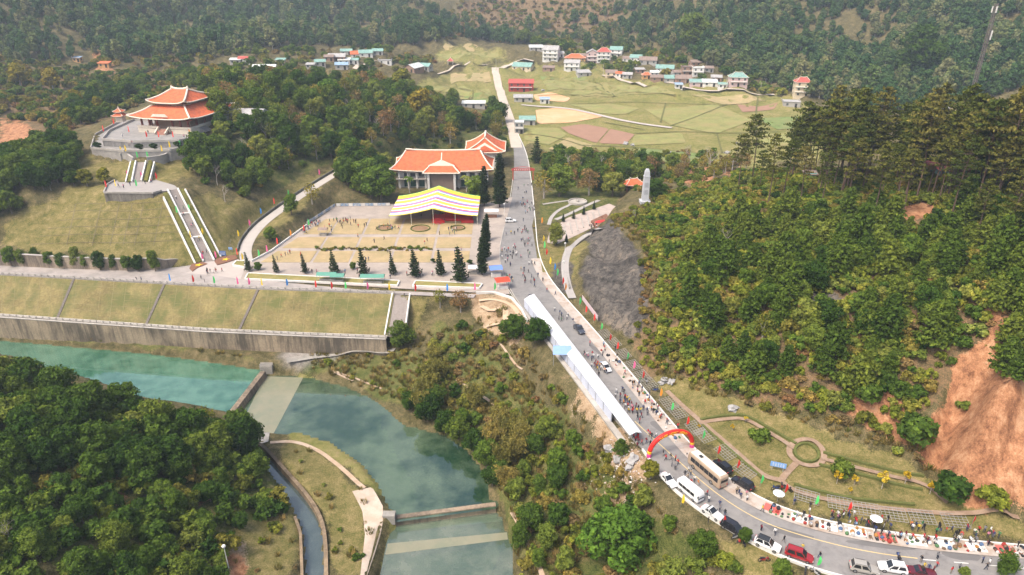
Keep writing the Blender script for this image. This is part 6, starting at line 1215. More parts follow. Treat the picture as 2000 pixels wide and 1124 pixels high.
tree_at(1048,318,46,'norfolk0','conifer_tree','lone conical conifer at the edge of the fields','conifer',None,1.2); tree_at(1168,372,34,'norfolk1','conifer_tree','dark conical conifer behind the park fountain','conifer',None,2.0)
for k, (x, y) in enumerate(((1100,434),(1120,428),(1140,420),(1160,410),(1085,478),(1106,474))): tree_at(x, y, 16, 'norfolk1', 'conifer_tree', 'tiny clipped conifer along the park steps', 'conifer', 'tiny conifers in the park', 1.1)
SP_ = [(1003,662,48,'dark1','round dark tree behind the white canopy, farther one'),(1046,668,46,'dark0','round dark tree touching the white canopy curtain'),(787,678,52,'dark2','round dark tree at the foot of the embankment stairs'),(745,392,66,'mid1','big leafy tree left of the striped tent'),(640,210,50,'bright0','bright green rounded tree in the upper wood'),(495,190,34,'bright0','bright green conical tree near the pagoda wood edge'),(715,372,60,'mid0','leafy tree beside the access road bend'),(930,392,44,'mid0','round tree right of the striped tent'),(690,345,70,'dark2','large dark tree above the access road'),(610,400,40,'brown1','thin leafy tree inside the access road curve'),(570,420,38,'mid2','low spreading tree beside the plaza fence'),(530,470,26,'mid1','round bush like tree near the plaza corner'),(1205,1085,105,'bright0','large bright green round tree at the bottom edge below the road'),(820,235,56,'yellow0','yellow leafed tree beside the hall wood'),(785,190,50,'yellow0','tall yellow green tree at the field edge'),(42,172,44,'yellow0','leftmost yellow flowering tree on the upper left hillside'),(105,178,40,'yellow0','second yellow tree on the upper left hillside'),(145,363,30,'mid0','small green tree on the slope above the grid lawn'),(171,364,32,'yellow0','small yellow tree between two others on the lawn slope'),(205,360,30,'yellow0','yellowish small tree next to the landing'),(1085,480,42,'mid2','loose tree at the park corner near the road'),(1790,150,90,'dark2','huge dark tree on the hillside beyond the pines'),(1352,95,60,'dark1','large dark rounded tree above the village'),(1025,85,26,'dark0','dark round tree above the crossroads'),(690,528,16,'mid0','small round tree between two plaza conifers'),(505,530,18,'mid0','low green tree beside the stairway forecourt'),(1452,1060,34,'mid2','young tree beside the parked dark van'),(1525,1128,40,'mid1','young roadside tree at the bottom edge'),(1270,935,38,'yellow0','yellow green bush tree below the arch foot'),(1960,1124,50,'mid2','roadside tree at the bottom right corner'),(1880,1126,22,'mid1','small roadside tree near the bottom right'),(1212,884,30,'ypine0','small dark conifer beside the canopy end'),(860,600,36,'brown1','scrawny tree beside the embankment stairs'),(900,610,44,'brown0','bare looking thin tree by the brown garden')]
SP_ += [(1062,388,52,'brown1','thin pale tree at the park corner by the gate'),(1092,384,60,'mid1','leafy tall tree behind the park paths'),(1150,382,52,'brown0','thin brown tree beside the fountain'),(1196,384,46,'mid0','leafy tree between fountain and monument'),(1278,392,40,'dark1','dark tree right behind the monument')]
for x, y, h, k, lab in SP_: tree_at(x, y, h, k, 'broadleaf_tree' if 'pine' not in k else 'young_pine', lab, 'tree', None, 1.2 if h > 20 else 1.0)
for k, (x, y) in enumerate(((24,520),(46,520),(73,518),(100,522),(122,524),(152,524),(170,525),(197,528),(224,528),(250,530),(272,530),(304,530))):
    tree_at(x, y, random.uniform(26, 42), ('mid0','dark1','mid2')[k % 3], 'young_tree', ordn[k]+' young leafy tree from the photo edge along the slope wall', 'tree', 'young trees along the slope wall', .8, 0)
for k, (x, y, h) in enumerate(((22,1062,70),(1165,345,52),(1110,345,50),(1385,330,52),(1500,470,36),(1420,478,44),(440,395,40),(100,372,24),(1240,430,26),(680,690,26),(450,480,16))):
    p = hit(x, y); d = proj(*p)[2]; t = thing('bare_tree', 'leafless pale branched tree '+('at the left edge of the thicket', 'behind the park fountain', 'by the road behind the park', 'in the field edge scrub', 'high on the shrubby hillside', 'lower on the shrubby hillside', 'beside the pagoda stair wood', 'below the dark left wood', 'above the rock face', 'in front of the river wall', 'at the stairway foot')[k], 'tree', p, k*1.3, 'bare trees', h*d/F/CP/8.0); inst('branches', BARE[k % 2], t)
for k, (x, y) in enumerate(((735,262),(560,318),(622,275),(482,300),(425,362),(825,222),(682,222),(1130,345),(1205,345),(1440,318),(1345,322),(520,275),(770,255))):
    p = hit(x, y); d = proj(*p)[2]; t = thing('bare_tree', 'pale leafless trunk rising from the trees near '+near(p), 'tree', p, k*1.7, 'pale bare trunks', random.uniform(34, 50)*d/F/CP/8.0); inst('branches', BARE[k % 2], t)
topi = quads_mesh('topiary_bush', lobes_crown(77, 7, .62, .5, 1.5, 420, .16)[0], F_TOP)
for k, (x, y, z, h, lab) in enumerate(((191,292,23,15,'leftmost egg shaped bush on the lower pagoda terrace'),(273,295,23,15,'egg shaped bush left of centre on the pagoda terrace'),(301,294,23,15,'egg shaped bush right of centre on the pagoda terrace'),(348,290,23,15,'rightmost egg shaped bush on the lower pagoda terrace'),(918,518,0,12,'round clipped bush at the plaza corner'),(846,514,0,10,'small round bush on the plaza path'))):
    p = P(x, y, z); d = proj(*p)[2]; o = inst('topiary_bush', topi, None, p); s = h*d/F/2.0/CP; o.scale = (s*1.5, s*1.5, s); tag(o, lab, 'bush', 'clipped bushes')
rb = SHRUB['green']+SHRUB['olive']+SHRUB['dry']
for k in range(44):
    x = 619+k*5.2; p = P(x, 488+random.uniform(-3, 3), .05); o = inst('rose_bush', random.choice(rb), None, p, random.uniform(0, 6)); s = random.uniform(.3, .55); o.scale = (s, s, s*.9); tag(o, 'small bush in the planted row across the middle of the plaza', 'bush', 'bush row across the plaza')
for k, (x, y, h) in enumerate(((1634,945,28),(1668,948,22),(1722,955,36),(1767,945,28),(1816,965,28),(1455,826,14),(1430,842,14),(1480,862,16),(1365,838,10),(1660,965,14))): tree_at(x, y, h, 'flower0', 'flowering_tree', ('spindly yellow blossoming sapling in the roadside park, ' + ('beyond the circle' if k < 5 else 'near the straight path')), 'tree', 'yellow saplings in the park')
for k, (x, y, h, key, lab) in enumerate(((1481,862,24,'green','round bright green bush in the roadside park near the straight path'),(1640,930,26,'darkb','round green bush beside the circular park path'),(1930,985,38,'lime','bright green bush at the foot of the red earth slope'),(1850,975,40,'darkb','dark bush at the left foot of the red earth slope'),(1780,865,44,'darkb','dark bush against the red earth slope'),(1690,785,30,'darkb','dark bush beside the small red patch'),(1880,800,16,'green','tiny bush halfway up the red earth slope'))):
    p = hit(x, y); d = proj(*p)[2]; o = inst('round_bush', SHRUB[key][0], None, p); s = h*d/F/1.7; o.scale = (s, s, s); tag(o, lab, 'bush')
def palm():
    b = MB(); b.tube([(0,0,-.2),(.05,0,2),(0,.05,4.2)], [.2,.17,.14], 7); tr = b.mesh('trunk', BARKW); v = []; q = MB()
    for k in range(16):
        a = k*2.4; L = 1.9; up = .3+.9*((k*7) % 5)/5; pts = [Vector((math.cos(a)*L*t, math.sin(a)*L*t, 4.2+up*math.sin(t*2.2)-1.0*t*t)) for t in (0, .3, .6, 1)]; sd_ = Vector((-math.sin(a), math.cos(a), 0))
        for i in range(3): w0, w1 = (.1,.3,.28,.04)[i], (.1,.3,.28,.04)[i+1]; q.add([pts[i]-sd_*w0-Vector((0,0,w0*.4)), pts[i], pts[i+1], pts[i+1]-sd_*w1-Vector((0,0,w1*.4))], [(0,1,2,3)]); q.add([pts[i]+sd_*w0-Vector((0,0,w0*.4)), pts[i], pts[i+1], pts[i+1]+sd_*w1-Vector((0,0,w1*.4))], [(3,2,1,0)])
    return tr, q.mesh('fronds', F_MID)
PM = palm()
for x, y, lab in ((800,376,'palm left of the hall porch'),(911,374,'palm right of the hall porch')): t = thing('palm_tree', 'small feathery '+lab, 'palm', P(x, y, 0), 0, None, 1.35); inst('trunk', PM[0], t); inst('fronds', PM[1], t)
# ================================================================ VEHICLES
paint = MO('car_paint', .25, .5, .06, coat=.6); tyre = M('rubber_tyre', (.02,.02,.02), .9, .2); rimm = M('wheel_rim', (.45,.45,.46), .35, .1, metal=.8); cglass = M('car_glass', (.018,.02,.024), .08, .1, spec=.6); lampw = M('headlamp', (.75,.75,.72), .2, .05, spec=.5); lampr = M('tail_lamp', (.5,.03,.03), .3, .05, spec=.5); trim = M('black_trim', (.03,.03,.032), .6, .1)
def wheel_mesh(r, w):
    b = MB(); n = 16
    for s, x0, x1 in ((0, -w/2, w/2),):
        prof = [(r*.62, x0), (r*.95, x0), (r, x0*.6), (r, x1*.6), (r*.95, x1), (r*.62, x1)]
        vs = [(rr*math.cos(2*math.pi*j/n), xx, rr*math.sin(2*math.pi*j/n)) for rr, xx in prof for j in range(n)]; b.add(vs, [(i*n+j, i*n+(j+1) % n, (i+1)*n+(j+1) % n, (i+1)*n+j) for i in range(5) for j in range(n)])
    t = b.mesh('tyre', tyre); b = MB(); vs = []
    for s in (-1, 1):
        k = len(b.v); b.add([(0, s*w*.42, 0)]+[(r*.63*math.cos(2*math.pi*j/n), s*w*(.46 if j % 2 else .36), r*.63*math.sin(2*math.pi*j/n)) for j in range(n)], [(0, 1+j, 1+(j+1) % n) for j in range(n)])
    return t, b.mesh('rim', rimm)
WH = {}
def wheels(t, spots, r, w=.22):
    key = (r, w)
    if key not in WH: WH[key] = wheel_mesh(r, w)
    for x, y in spots: q = inst('wheel', WH[key][0], t, (x, y, r)); inst('rim', WH[key][1], q)
def loft(b, secs):                         # secs: (x, halfwidth, zlow, zhigh, crown)
    rows = []
    for x, w, z0, z1 in secs: rows.append([(x,-w*.86,z0),(x,-w,z0+(z1-z0)*.25),(x,-w,z0+(z1-z0)*.65),(x,-w*.93,z1-.03),(x,-w*.6,z1),(x,0,z1+.015),(x,w*.6,z1),(x,w*.93,z1-.03),(x,w,z0+(z1-z0)*.65),(x,w,z0+(z1-z0)*.25),(x,w*.86,z0)])
    b.grid(rows); n = 11; b.add(rows[0], [tuple(range(n))]); b.add(rows[-1], [tuple(range(n))[::-1]])
def pane(t, name, c, inset=.08, out=.012, mat=None):
    c = [Vector(p) for p in c]; m = sum(c, Vector())/4; nrm = (c[1]-c[0]).cross(c[3]-c[0]).normalized(); b = MB(); q = [m+(p-m)*(1-inset)+nrm*out for p in c]; b.add(q+[p-nrm*.03 for p in q], [(0,1,2,3),(0,4,5,1),(1,5,6,2),(2,6,7,3),(3,7,4,0)]); return b.build(name, mat or cglass, t)
CARS = {'sedan': (4.6,1.80,.92,1.45,.55,.95,1.75,1.55,.60), 'suv': (4.7,1.90,1.05,1.75,.62,.75,1.35,.55,.35), 'mpv': (4.8,1.85,1.0,1.78,.55,.8,1.2,.30,.22), 'hatch': (4.2,1.75,.95,1.52,.55,.85,1.25,.55,.35), 'pickup': (5.2,1.88,1.05,1.78,.62,.75,1.5,2.0,.25)}
def car(kind, label, color, x, y, head=1, off=0.0, roofc=None, rz=None):
    L, Wd, zb, zr, fs_, ws, hood, boot, rs = CARS[kind]; p = hit(x, y) if rz is None else P(x, y, 0); p = P(x, y, 0.0)
    if rz is None:
        mid = (resample(RRs, 300)+resample(RLs, 300))/2; j = int(np.argmin(np.hypot(mid[:,0]-p[0], mid[:,1]-p[1]))); j = min(max(j, 2), 297); d = mid[j+2]-mid[j-2]; rz = math.atan2(d[1], d[0])+(0 if head > 0 else math.pi)+off
    t = thing('pickup_truck' if kind == 'pickup' else 'parked_car', label, 'pickup truck' if kind == 'pickup' else 'car', (p[0], p[1], .012), rz, 'cars along the road', .84); h = L/2; w = Wd/2
    b = MB(); loft(b, [(-h,w*.80,.38,zb*.80),(-h+.12,w*.93,.28,zb*.93),(-h+.5,w,.22,zb),(-h*.3,w,.22,zb),(h*.25,w,.22,zb),(h-hood+.1,w,.22,zb-.02),(h-.55,w*.98,.22,zb-.14),(h-.12,w*.9,.28,zb-.24),(h,w*.72,.40,zb-.36)])
    x0, x1 = -h+boot*.45+.02, h-hood; a0, a1 = x0+(.0 if kind != 'sedan' else .25), x1
    rb0, rb1 = a0+rs, a1-ws; wi = w*.80
    if kind == 'pickup': a0 = -h+2.0; rb0 = a0+.2
    lo = [(a0,-w*.94,zb-.01),(a1,-w*.94,zb-.01),(a1,w*.94,zb-.01),(a0,w*.94,zb-.01)]; hi = [(rb0,-wi,zr),(rb1,-wi,zr),(rb1,wi,zr),(rb0,wi,zr)]
    b.add(lo+hi, [(0,1,5,4),(1,2,6,5),(2,3,7,6),(3,0,4,7)]); body = b.build('body', paint, t); body.color = (*color, 1)
    b = MB(); xm, dx = (rb0+rb1)/2, (rb1-rb0)/2; b.grid([[(xm+dx*u*1.0, wi*v, zr+.05*(1-u*u)*(1-v*v)+.001) for v in np.linspace(-1, 1, 7)] for u in np.linspace(-1, 1, 7)]); b.f = [f[::-1] for f in b.f]; r_o = b.build('roof_panel', paint, t, smooth=True); r_o.color = (*(roofc or color), 1)
    pane(t, 'windscreen', [lo[1], lo[2], hi[2], hi[1]]); pane(t, 'rear_window', [lo[3], lo[0], hi[0], hi[3]])
    for s in (0, 1):
        A0, A1, B0, B1 = (Vector(lo[0]), Vector(lo[1]), Vector(hi[0]), Vector(hi[1])) if s == 0 else (Vector(lo[3]), Vector(lo[2]), Vector(hi[3]), Vector(hi[2]))
        for f0, f1 in ((.03, .50), (.53, .97)):
            c = [A0.lerp(A1, f0), A0.lerp(A1, f1), B0.lerp(B1, f1), B0.lerp(B1, f0)]
            if s: c = c[::-1]; c = [c[3], c[2], c[1], c[0]]; c = [c[1], c[0], c[3], c[2]]
            pane(t, 'side_window', c, .12)
    for s in (-1, 1):
        blk('headlight', lampw, t, (h-.10, s*w*.66, zb-.36), (.12, .34, .14)); blk('tail_light', lampr, t, (-h+.07, s*w*.70, zb-.18), (.1, .26, .2)); blk('wing_mirror', trim, t, (x1-.25, s*(w+.09), zb+.08), (.14, .2, .13))
    blk('bumper', trim, t, (h-.02, 0, .40), (.08, Wd*.62, .16)); blk('bumper', trim, t, (-h+.0, 0, .42), (.08, Wd*.66, .16))
    if kind in ('suv', 'mpv'):
        for s in (-1, 1): blk('roof_rail', trim, t, (xm, s*wi*.88, zr+.06), (dx*1.7, .05, .05))
    if kind == 'pickup':
        b = MB(); b.box(-h+1.0, 0, zb-.02, 1.75, Wd*.80, .03); b.build('load_bed', trim, t)
    rad = .36 if kind in ('suv', 'pickup') else .32; wheels(t, [(sx, sy*(w-.07)) for sx in (-h+.85, h-.88) for sy in (-1, 1)], rad); return t
whitec, black, silver, redp = (.72,.72,.71), (.012,.012,.014), (.42,.41,.39), (.28,.015,.02)
car('suv', 'white sport utility car parked on the plaza edge near the road', whitec, 997, 434, rz=.1); car('pickup', 'dark grey pickup truck driving past the middle of the white canopy', (.05,.055,.07), 1131, 647); car('hatch', 'white hatchback in the crowd beside the white canopy', whitec, 1183, 722)
car('suv', 'black sport utility car just beside the tan coach', black, 1410, 916, -1); car('suv', 'black sport utility car behind the coach with people at its side', (.015,.015,.02), 1450, 949, -1)
car('sedan', 'white sedan parked at the outer kerb near the arch foot', whitec, 1305, 942); car('sedan', 'silver white sedan parked behind the white minibus', (.6,.6,.58), 1391, 1006); car('mpv', 'black people carrier parked on the outer kerb next to a young tree', (.02,.02,.025), 1431, 1036); car('suv', 'white car with black roof parked on the outer kerb', whitec, 1498, 1068, 1, 0, (.03,.03,.03)); car('mpv', 'dark red people carrier parked on the outer kerb', redp, 1560, 1089); car('suv', 'champagne coloured car parked at the bottom edge', (.33,.31,.28), 1686, 1115); car('suv', 'white car parked nose to the champagne one at the bottom edge', whitec, 1742, 1114, -1); car('sedan', 'dark maroon sedan cut by the bottom edge', (.10,.012,.02), 1800, 1122)
def coach(name, label, cat, L, Wd, Ht, color, roofc, x, y, head, group=None, zwin=(1.5, 2.5), r=.48, off=0):
    p = P(x, y, 0); mid = (resample(RRs, 300)+resample(RLs, 300))/2; j = int(np.argmin(np.hypot(mid[:,0]-p[0], mid[:,1]-p[1]))); d = mid[min(j+2, 299)]-mid[j-2]; t = thing(name, label, cat, (p[0], p[1], .012), math.atan2(d[1], d[0])+(0 if head > 0 else math.pi)+off, group, .84); h, w = L/2, Wd/2
    b = MB(); rows = []
    for xx, ww, z0, z1 in ((-h,w*.9,.5,Ht*.90),(-h+.15,w*.97,.38,Ht*.97),(-h+.6,w,.33,Ht),(0,w,.33,Ht),(h-.7,w,.33,Ht),(h-.25,w*.97,.35,Ht*.96),(h-.02,w*.88,.45,Ht*.78)):
        rows.append([(xx,-ww*.95,z0),(xx,-ww,z0+.2),(xx,-ww,z1-.35),(xx,-ww*.93,z1-.1),(xx,-ww*.8,z1)]+[(xx,ww*.8,z1),(xx,ww*.93,z1-.1),(xx,ww,z1-.35),(xx,ww,z0+.2),(xx,ww*.95,z0)])
    b.grid(rows); b.add(rows[0], [tuple(range(10))]); b.add(rows[-1], [tuple(range(10))[::-1]]); q = b.build('body', paint, t); q.color = (*color, 1)
    b = MB(); b.box(0, 0, Ht+.003, L*.9, Wd*.76, .05); q = b.build('roof_panel', paint, t); q.color = (*roofc, 1)
    blk('roof_hatch', trim if cat == 'coach' else paint, t, (h*.45, 0, Ht+.08), (.9, .7, .09)); n = 6 if cat == 'coach' else 4; x0, x1 = -h+.55, h-1.0
    for s in (-1, 1):
        for k in range(n):
            c = x0+(x1-x0)*(k+.5)/n; blk('side_window', cglass, t, (c, s*(w+.004), (zwin[0]+zwin[1])/2), ((x1-x0)/n*.93, .03, zwin[1]-zwin[0]))
        blk('tail_light', lampr, t, (-h-.0, s*w*.72, .95), (.06, .22, .4)); blk('headlight', lampw, t, (h-.06, s*w*.62, .75), (.12, .35, .2)); blk('wing_mirror', trim, t, (h+.1, s*(w+.1), zwin[1]), (.2, .16, .4))
    pane(t, 'windscreen', [(h-.015,-w*.85,zwin[0]-.15),(h-.015,w*.85,zwin[0]-.15),(h-.16,w*.85,Ht*.86),(h-.16,-w*.85,Ht*.86)], .02, .03); pane(t, 'rear_window', [(-h,w*.75,zwin[0]+.2),(-h,-w*.75,zwin[0]+.2),(-h+.05,-w*.75,Ht*.87),(-h+.05,w*.75,Ht*.87)], .02, .03)
    wheels(t, [(sx, sy*(w-.10)) for sx in (-h+L*.24, h-L*.2) for sy in (-1, 1)], r, .28); return t
coach('coach', 'tan coach with cream roof and dark windows beyond the red arch', 'coach', 9.6, 2.45, 3.15, (.36,.27,.19), (.66,.60,.50), 1380, 928, -1); coach('minibus', 'white minibus parked at the outer kerb near the arch', 'minibus', 5.9, 1.95, 2.45, whitec, whitec, 1347, 966, 1, None, (1.25,1.95), .34)
# motorbikes
def bike():
    t = thing('motorbike', 'x', 'motorbike', (0,0,0)); 
    for x in (-.62, .62): q = MB(); q.tube([(x+.28*math.cos(a), 0, .3+.28*math.sin(a)) for a in np.linspace(0, 2*math.pi, 13)], .06, 5, cap=False); q.build('wheel', tyre, t)
    b = MB(); b.tube([(.62,0,.3),(.45,0,.95)], .035, 5); b.tube([(-.62,0,.35),(0,0,.4),(.45,0,.85)], .09, 6); b.box(-.1,0,.3,.5,.24,.28); b.build('frame', paint, t).color = (.12,.02,.02,1); b = MB(); b.box(-.3,0,.72,.75,.24,.1); b.build('seat', trim, t); b = MB(); b.tube([(.42,-.33,1.02),(.45,0,.95),(.42,.33,1.02)], .025, 5); b.build('handlebar', trim, t); b = MB(); b.box(.5,0,.55,.12,.34,.35); b.build('fairing', paint, t).color = (.25,.03,.03,1); return t
bk = bike(); bcols = [(.25,.02,.02), (.02,.02,.03), (.4,.4,.4), (.03,.06,.2)]
bl = [(1492,1097,'below the kerb near the white car with black roof'),(1572,1120,'at the bottom edge near the red car'),(1592,1122,'second at the bottom edge near the red car'),(1515,957,'behind the lattice near the park path'),(1526,954,'second behind the lattice near the park path'),(1537,958,'third behind the lattice near the park path'),(1437,1052,'behind the outer kerb near the people carrier'),(1754,1093,'being ridden on the road near the white car'),(978,236,'on the dirt road to the village'),(975,205,'farther up the dirt road to the village'),(1262,748,'beside the upper stalls'),(1280,765,'near the first lattice of the park')]
for k, (x, y, lab) in enumerate(bl):
    t = bk if k == 0 else copy_tree(bk); t.location = hit(x, y); t.location.z += .02 if y > 400 else .5; t.rotation_euler = (0, 0, k*1.1); tag(t, 'small motorbike '+lab, 'motorbike', 'motorbikes')
    for c in t.children:
        if c.name.startswith(('frame', 'fairing')): c.color = (*bcols[k % 4], 1)
# ================================================================ ARCH, GATE, SIGNS, STALLS, FLAGS
a, c = Vector(P(1267,893,0)), Vector(P(1351,874,0)); mid = (a+c)/2; half = (c-a).length/2; t = thing('inflatable_arch', 'red inflatable arch with yellow lettering spanning the road', 'arch', (mid.x, mid.y, 0)); d = (c-a).normalized(); t.rotation_euler = (0, 0, math.atan2(d.y, d.x)); hh = 4.5; rad = .42
def ap(s): return Vector((-half*math.cos(math.pi*s)*(1.0), 0, hh*math.sin(math.pi*s)**.8+.0))
redv, yelv, pinkv = M('red_vinyl', (.62,.025,.02), .45, .06), M('yellow_vinyl', (.80,.42,.03), .5, .06), M('pink_vinyl', (.62,.06,.25), .5, .06)
def seg(n, s0, s1, mat, r, k): b = MB(); b.tube([ap(s0+(s1-s0)*i/k) for i in range(k+1)], r, 12); return b.build(n, mat, t, smooth=True)
seg('arch_tube', .07, .93, redv, rad, 36); seg('band', .035, .07, yelv, rad*1.02, 4); seg('band', .93, .965, yelv, rad*1.02, 4); seg('foot', 0.0, .035, pinkv, rad*1.04, 4); seg('foot', .965, 1.0, pinkv, rad*1.04, 4)
rl = random.Random(5)
for k in range(17):                        # row of yellow characters on the face
    if k in (5, 11): continue
    s = .30+.40*k/16; p = ap(s); q = ap(s+.01); tn = (q-p).normalized(); b = MB(); up = Vector((tn.z*-1, 0, tn.x)); w = .24; o = p+Vector((0, -rad*1.0, 0))
    def bar(u0, v0, u1, v1): b.beam(o+tn*u0+up*v0, o+tn*u1+up*v1, .06, .07)
    bar(-w*.6,-.2,-w*.6,.2); 
    if rl.random() < .7: bar(-w*.6,.2,w*.5,.2)
    if rl.random() < .6: bar(-w*.6,0,w*.5,0)
    if rl.random() < .6: bar(-w*.6,-.2,w*.5,-.2)
    if rl.random() < .6: bar(w*.5,-.2,w*.5,.2)
    b.build('lettering', yelv, t)
redp2 = M('red_painted_steel', (.45,.06,.05), .6, .1)
p0, p1 = Vector(P(1002,352,0)), Vector(P(1041,352,0)); t = thing('road_gate', 'red welcome gate spanning the road beyond the hall', 'gate', p0); L = (p1-p0).length
for x in (0, L): blk('post', redp2, t, (x, 0, 2.4), (.35, .35, 4.9))
b = MB(); b.box(L/2, 0, 4.0, L+1.2, .3, .9); b.build('beam', redp2, t); b = MB(); b.tube([(L*k/10, 0, 4.95+.7*math.sin(math.pi*k/10)) for k in range(11)], .12, 5); b.build('top_arc', redp2, t)
for k in range(9): blk('white_mark', white, t, (L*(k+.9)/10.8, -.17, 4.45), (.32, .05, .4))
def sign(label, x, y, w, h, zb, col, rz=0, n=6):
    p = hit(x, y); t = thing('sign_board', label, 'sign', p, rz)
    for s in (-1, 1): blk('post', polem, t, (s*w*.35, .06, (zb+h)/2), (.08, .08, zb+h))
    blk('board', col, t, (0, 0, zb+h/2), (w, .07, h)); rs_ = random.Random(int(x))
    for r__ in range(3):
        for k in range(n-1): blk('printed_mark', white, t, (-w*.4+w*.8*(k+.5)/(n-1), -.045, zb+h*(.25+.25*r__)), (w*.8/(n-1)*rs_.uniform(.4,.8), .02, h*.1))
bluem = M('blue_sign', (.17,.33,.62), .5, .08); sign('blue notice board on posts in the roadside park', 1518, 920, 2.6, 1.0, .8, bluem, -.35); sign('blue notice board beside the stairway foot', 436, 503, 2.0, 1.5, .6, M('deep_blue_sign', (.06,.14,.36), .5, .08)); sign('small pale blue board right of the stairway notice board', 451, 492, 1.2, .8, .7, bluem)
def stall(label, x, y, w, dpt, h, roofm, z=0, rz=0, goods=None, name='market_stall'):
    t = thing(name, label, 'stall', P(x, y, z), rz); e = .25; b = MB(); b.add([(-w/2-e,-dpt/2-e,h),(w/2+e,-dpt/2-e,h),(w/2+e,0,h+.6),(-w/2-e,0,h+.6),(-w/2-e,dpt/2+e,h),(w/2+e,dpt/2+e,h)], [(0,1,2,3),(3,2,5,4),(0,3,4),(1,5,2)]); b.build('roof', roofm, t)
    for sx in (-1, 1):
        for sy in (-1, 1): blk('post', polem, t, (sx*w/2, sy*dpt/2, h/2), (.07, .07, h))
    blk('counter', goods or conc_dark, t, (0, -dpt*.2, .45), (w*.86, dpt*.4, .9))
greenr = M('dark_green_awning', (.10,.26,.20), .7, .12); stall('long green roofed stall on the promenade, stairway side', 640, 550, 5.0, 2.2, 2.3, greenr); stall('green roofed stall next to it on the promenade', 661, 552, 3.4, 2.2, 2.2, greenr); stall('longest green roofed stall near the promenade steps', 729, 554, 6.2, 2.2, 2.3, greenr)
stall('blue gazebo at the corner of road and promenade', 968, 538, 3.2, 3.0, 2.4, M('blue_gazebo', (.14,.24,.62), .7, .1), 0, .2, whitewall); stall('red gazebo beside the head of the white canopy', 981, 562, 3.4, 3.0, 2.4, M('red_gazebo', (.62,.06,.03), .7, .1), 0, .25, whitewall); stall('white kiosk under the cypresses beside the tent', 960, 424, 4.5, 2.5, 2.4, cw_, 0, 0, bedr); stall('tiny wooden kiosk at the back corner of the lawns', 632, 460, 2.6, 2.0, 2.2, tileB); stall('white tent beside the first canopy panel', 925, 534, 2.4, 2.4, 2.0, cw_)
def flag_mesh():
    b = MB(); rows = []
    for k in range(9):
        f = k/8; z = .9+2.5*f; w = .62*math.sin(math.pi*min(1, .18+f*.78))**.7; x0 = .04+.18*f*f
        rows.append([(x0, 0, z), (x0+w*.5, .06*math.sin(f*7), z-.05), (x0+w, .1*math.sin(f*7+1), z-.12)])
    b.grid(rows); return b.mesh('cloth', MO('flag_cloth', .7, .2, .05))
def pole_mesh(): b = MB(); b.tube([(0,0,-.3),(0,0,1.5),(.04,0,2.6),(.22,0,3.5)], [.03,.03,.025,.015], 5); return b.mesh('flag_pole', polem)
FM, FP = flag_mesh(), pole_mesh(); FC = {'green': (.10,.62,.16), 'red': (.72,.04,.03), 'yellow': (.80,.55,.03), 'pink': (.78,.12,.30), 'blue': (.06,.28,.72), 'orange': (.80,.28,.03)}
FL = [('on the pagoda terrace', 23, [(245,300,'yellow'),(243,288,'yellow'),(260,290,'red'),(316,300,'yellow'),(331,292,'yellow'),(351,290,'green')]), ('on the upper pagoda terrace', 25, [(252,262,'red'),(286,272,'red'),(310,272,'red'),(338,272,'red'),(222,246,'red'),(202,260,'red'),(370,268,'orange')]), ('below the pagoda terrace wall', None, [(268,312,'green'),(288,312,'green'),(236,302,'yellow')]), ('on the stairway landing', 17, [(249,350,'pink'),(276,352,'pink'),(207,370,'red'),(226,368,'yellow'),(266,368,'green'),(305,354,'red')]),
 ('beside the long pagoda stairway', None, [(345,420,'green'),(369,416,'green'),(372,468,'yellow'),(395,463,'yellow'),(395,512,'pink'),(421,508,'pink'),(465,466,'yellow'),(487,445,'pink'),(463,502,'red'),(473,512,'yellow')]), ('along the access road', None, [(509,422,'blue'),(535,402,'red'),(563,386,'green'),(623,345,'pink')]), ('along the slanting plaza edge', 0, [(505,505,'green'),(521,496,'pink'),(541,481,'red'),(567,465,'orange'),(593,455,'red'),(602,444,'green')]),
 ('on the promenade edge', 0, [(332,553,'blue'),(377,556,'red'),(418,558,'green'),(464,560,'pink'),(486,561,'pink'),(511,562,'yellow'),(560,563,'blue'),(616,566,'red'),(647,569,'red'),(674,569,'green'),(717,570,'pink'),(759,571,'yellow'),(810,573,'red'),(872,573,'blue'),(926,571,'pink'),(965,571,'green')]), ('along the park side of the upper road', 0, [(1057,440,'orange'),(1060,476,'yellow'),(1062,488,'green'),(1066,502,'red'),(1073,520,'yellow'),(1082,532,'blue'),(1087,543,'green'),(1098,560,'red'),(1103,572,'orange')]),
 ('on the verge below the rock face', .2, [(1131,600,'green'),(1143,614,'red'),(1159,630,'red'),(1173,648,'green'),(1190,670,'red'),(1204,686,'red'),(1224,707,'green'),(1236,724,'pink'),(1254,744,'red')]), ('on the verge of the roadside park', .2, [(1288,778,'orange'),(1310,806,'green'),(1340,834,'red'),(1371,862,'green'),(1400,892,'red'),(1438,920,'red'),(1484,950,'green')]), ('behind the market stalls', .2, [(1531,968,'red'),(1590,990,'green'),(1654,1003,'red'),(1896,1030,'red')]), ('at the outer kerb', .1, [(1594,1110,'green'),(1410,1030,'red'),(1330,988,'yellow')])]
for wh, z, lst in FL:
    for x, y, cn in lst:
        p = hit(x, y) if z is None else P(x, y, z); t = thing('feather_flag', cn+' feather flag '+wh, 'flag', p, random.uniform(-.5, .5), 'feather flags', (.72 if y > 600 else .85)); inst('pole', FP, t); inst('cloth', FM, t, color=FC[cn])
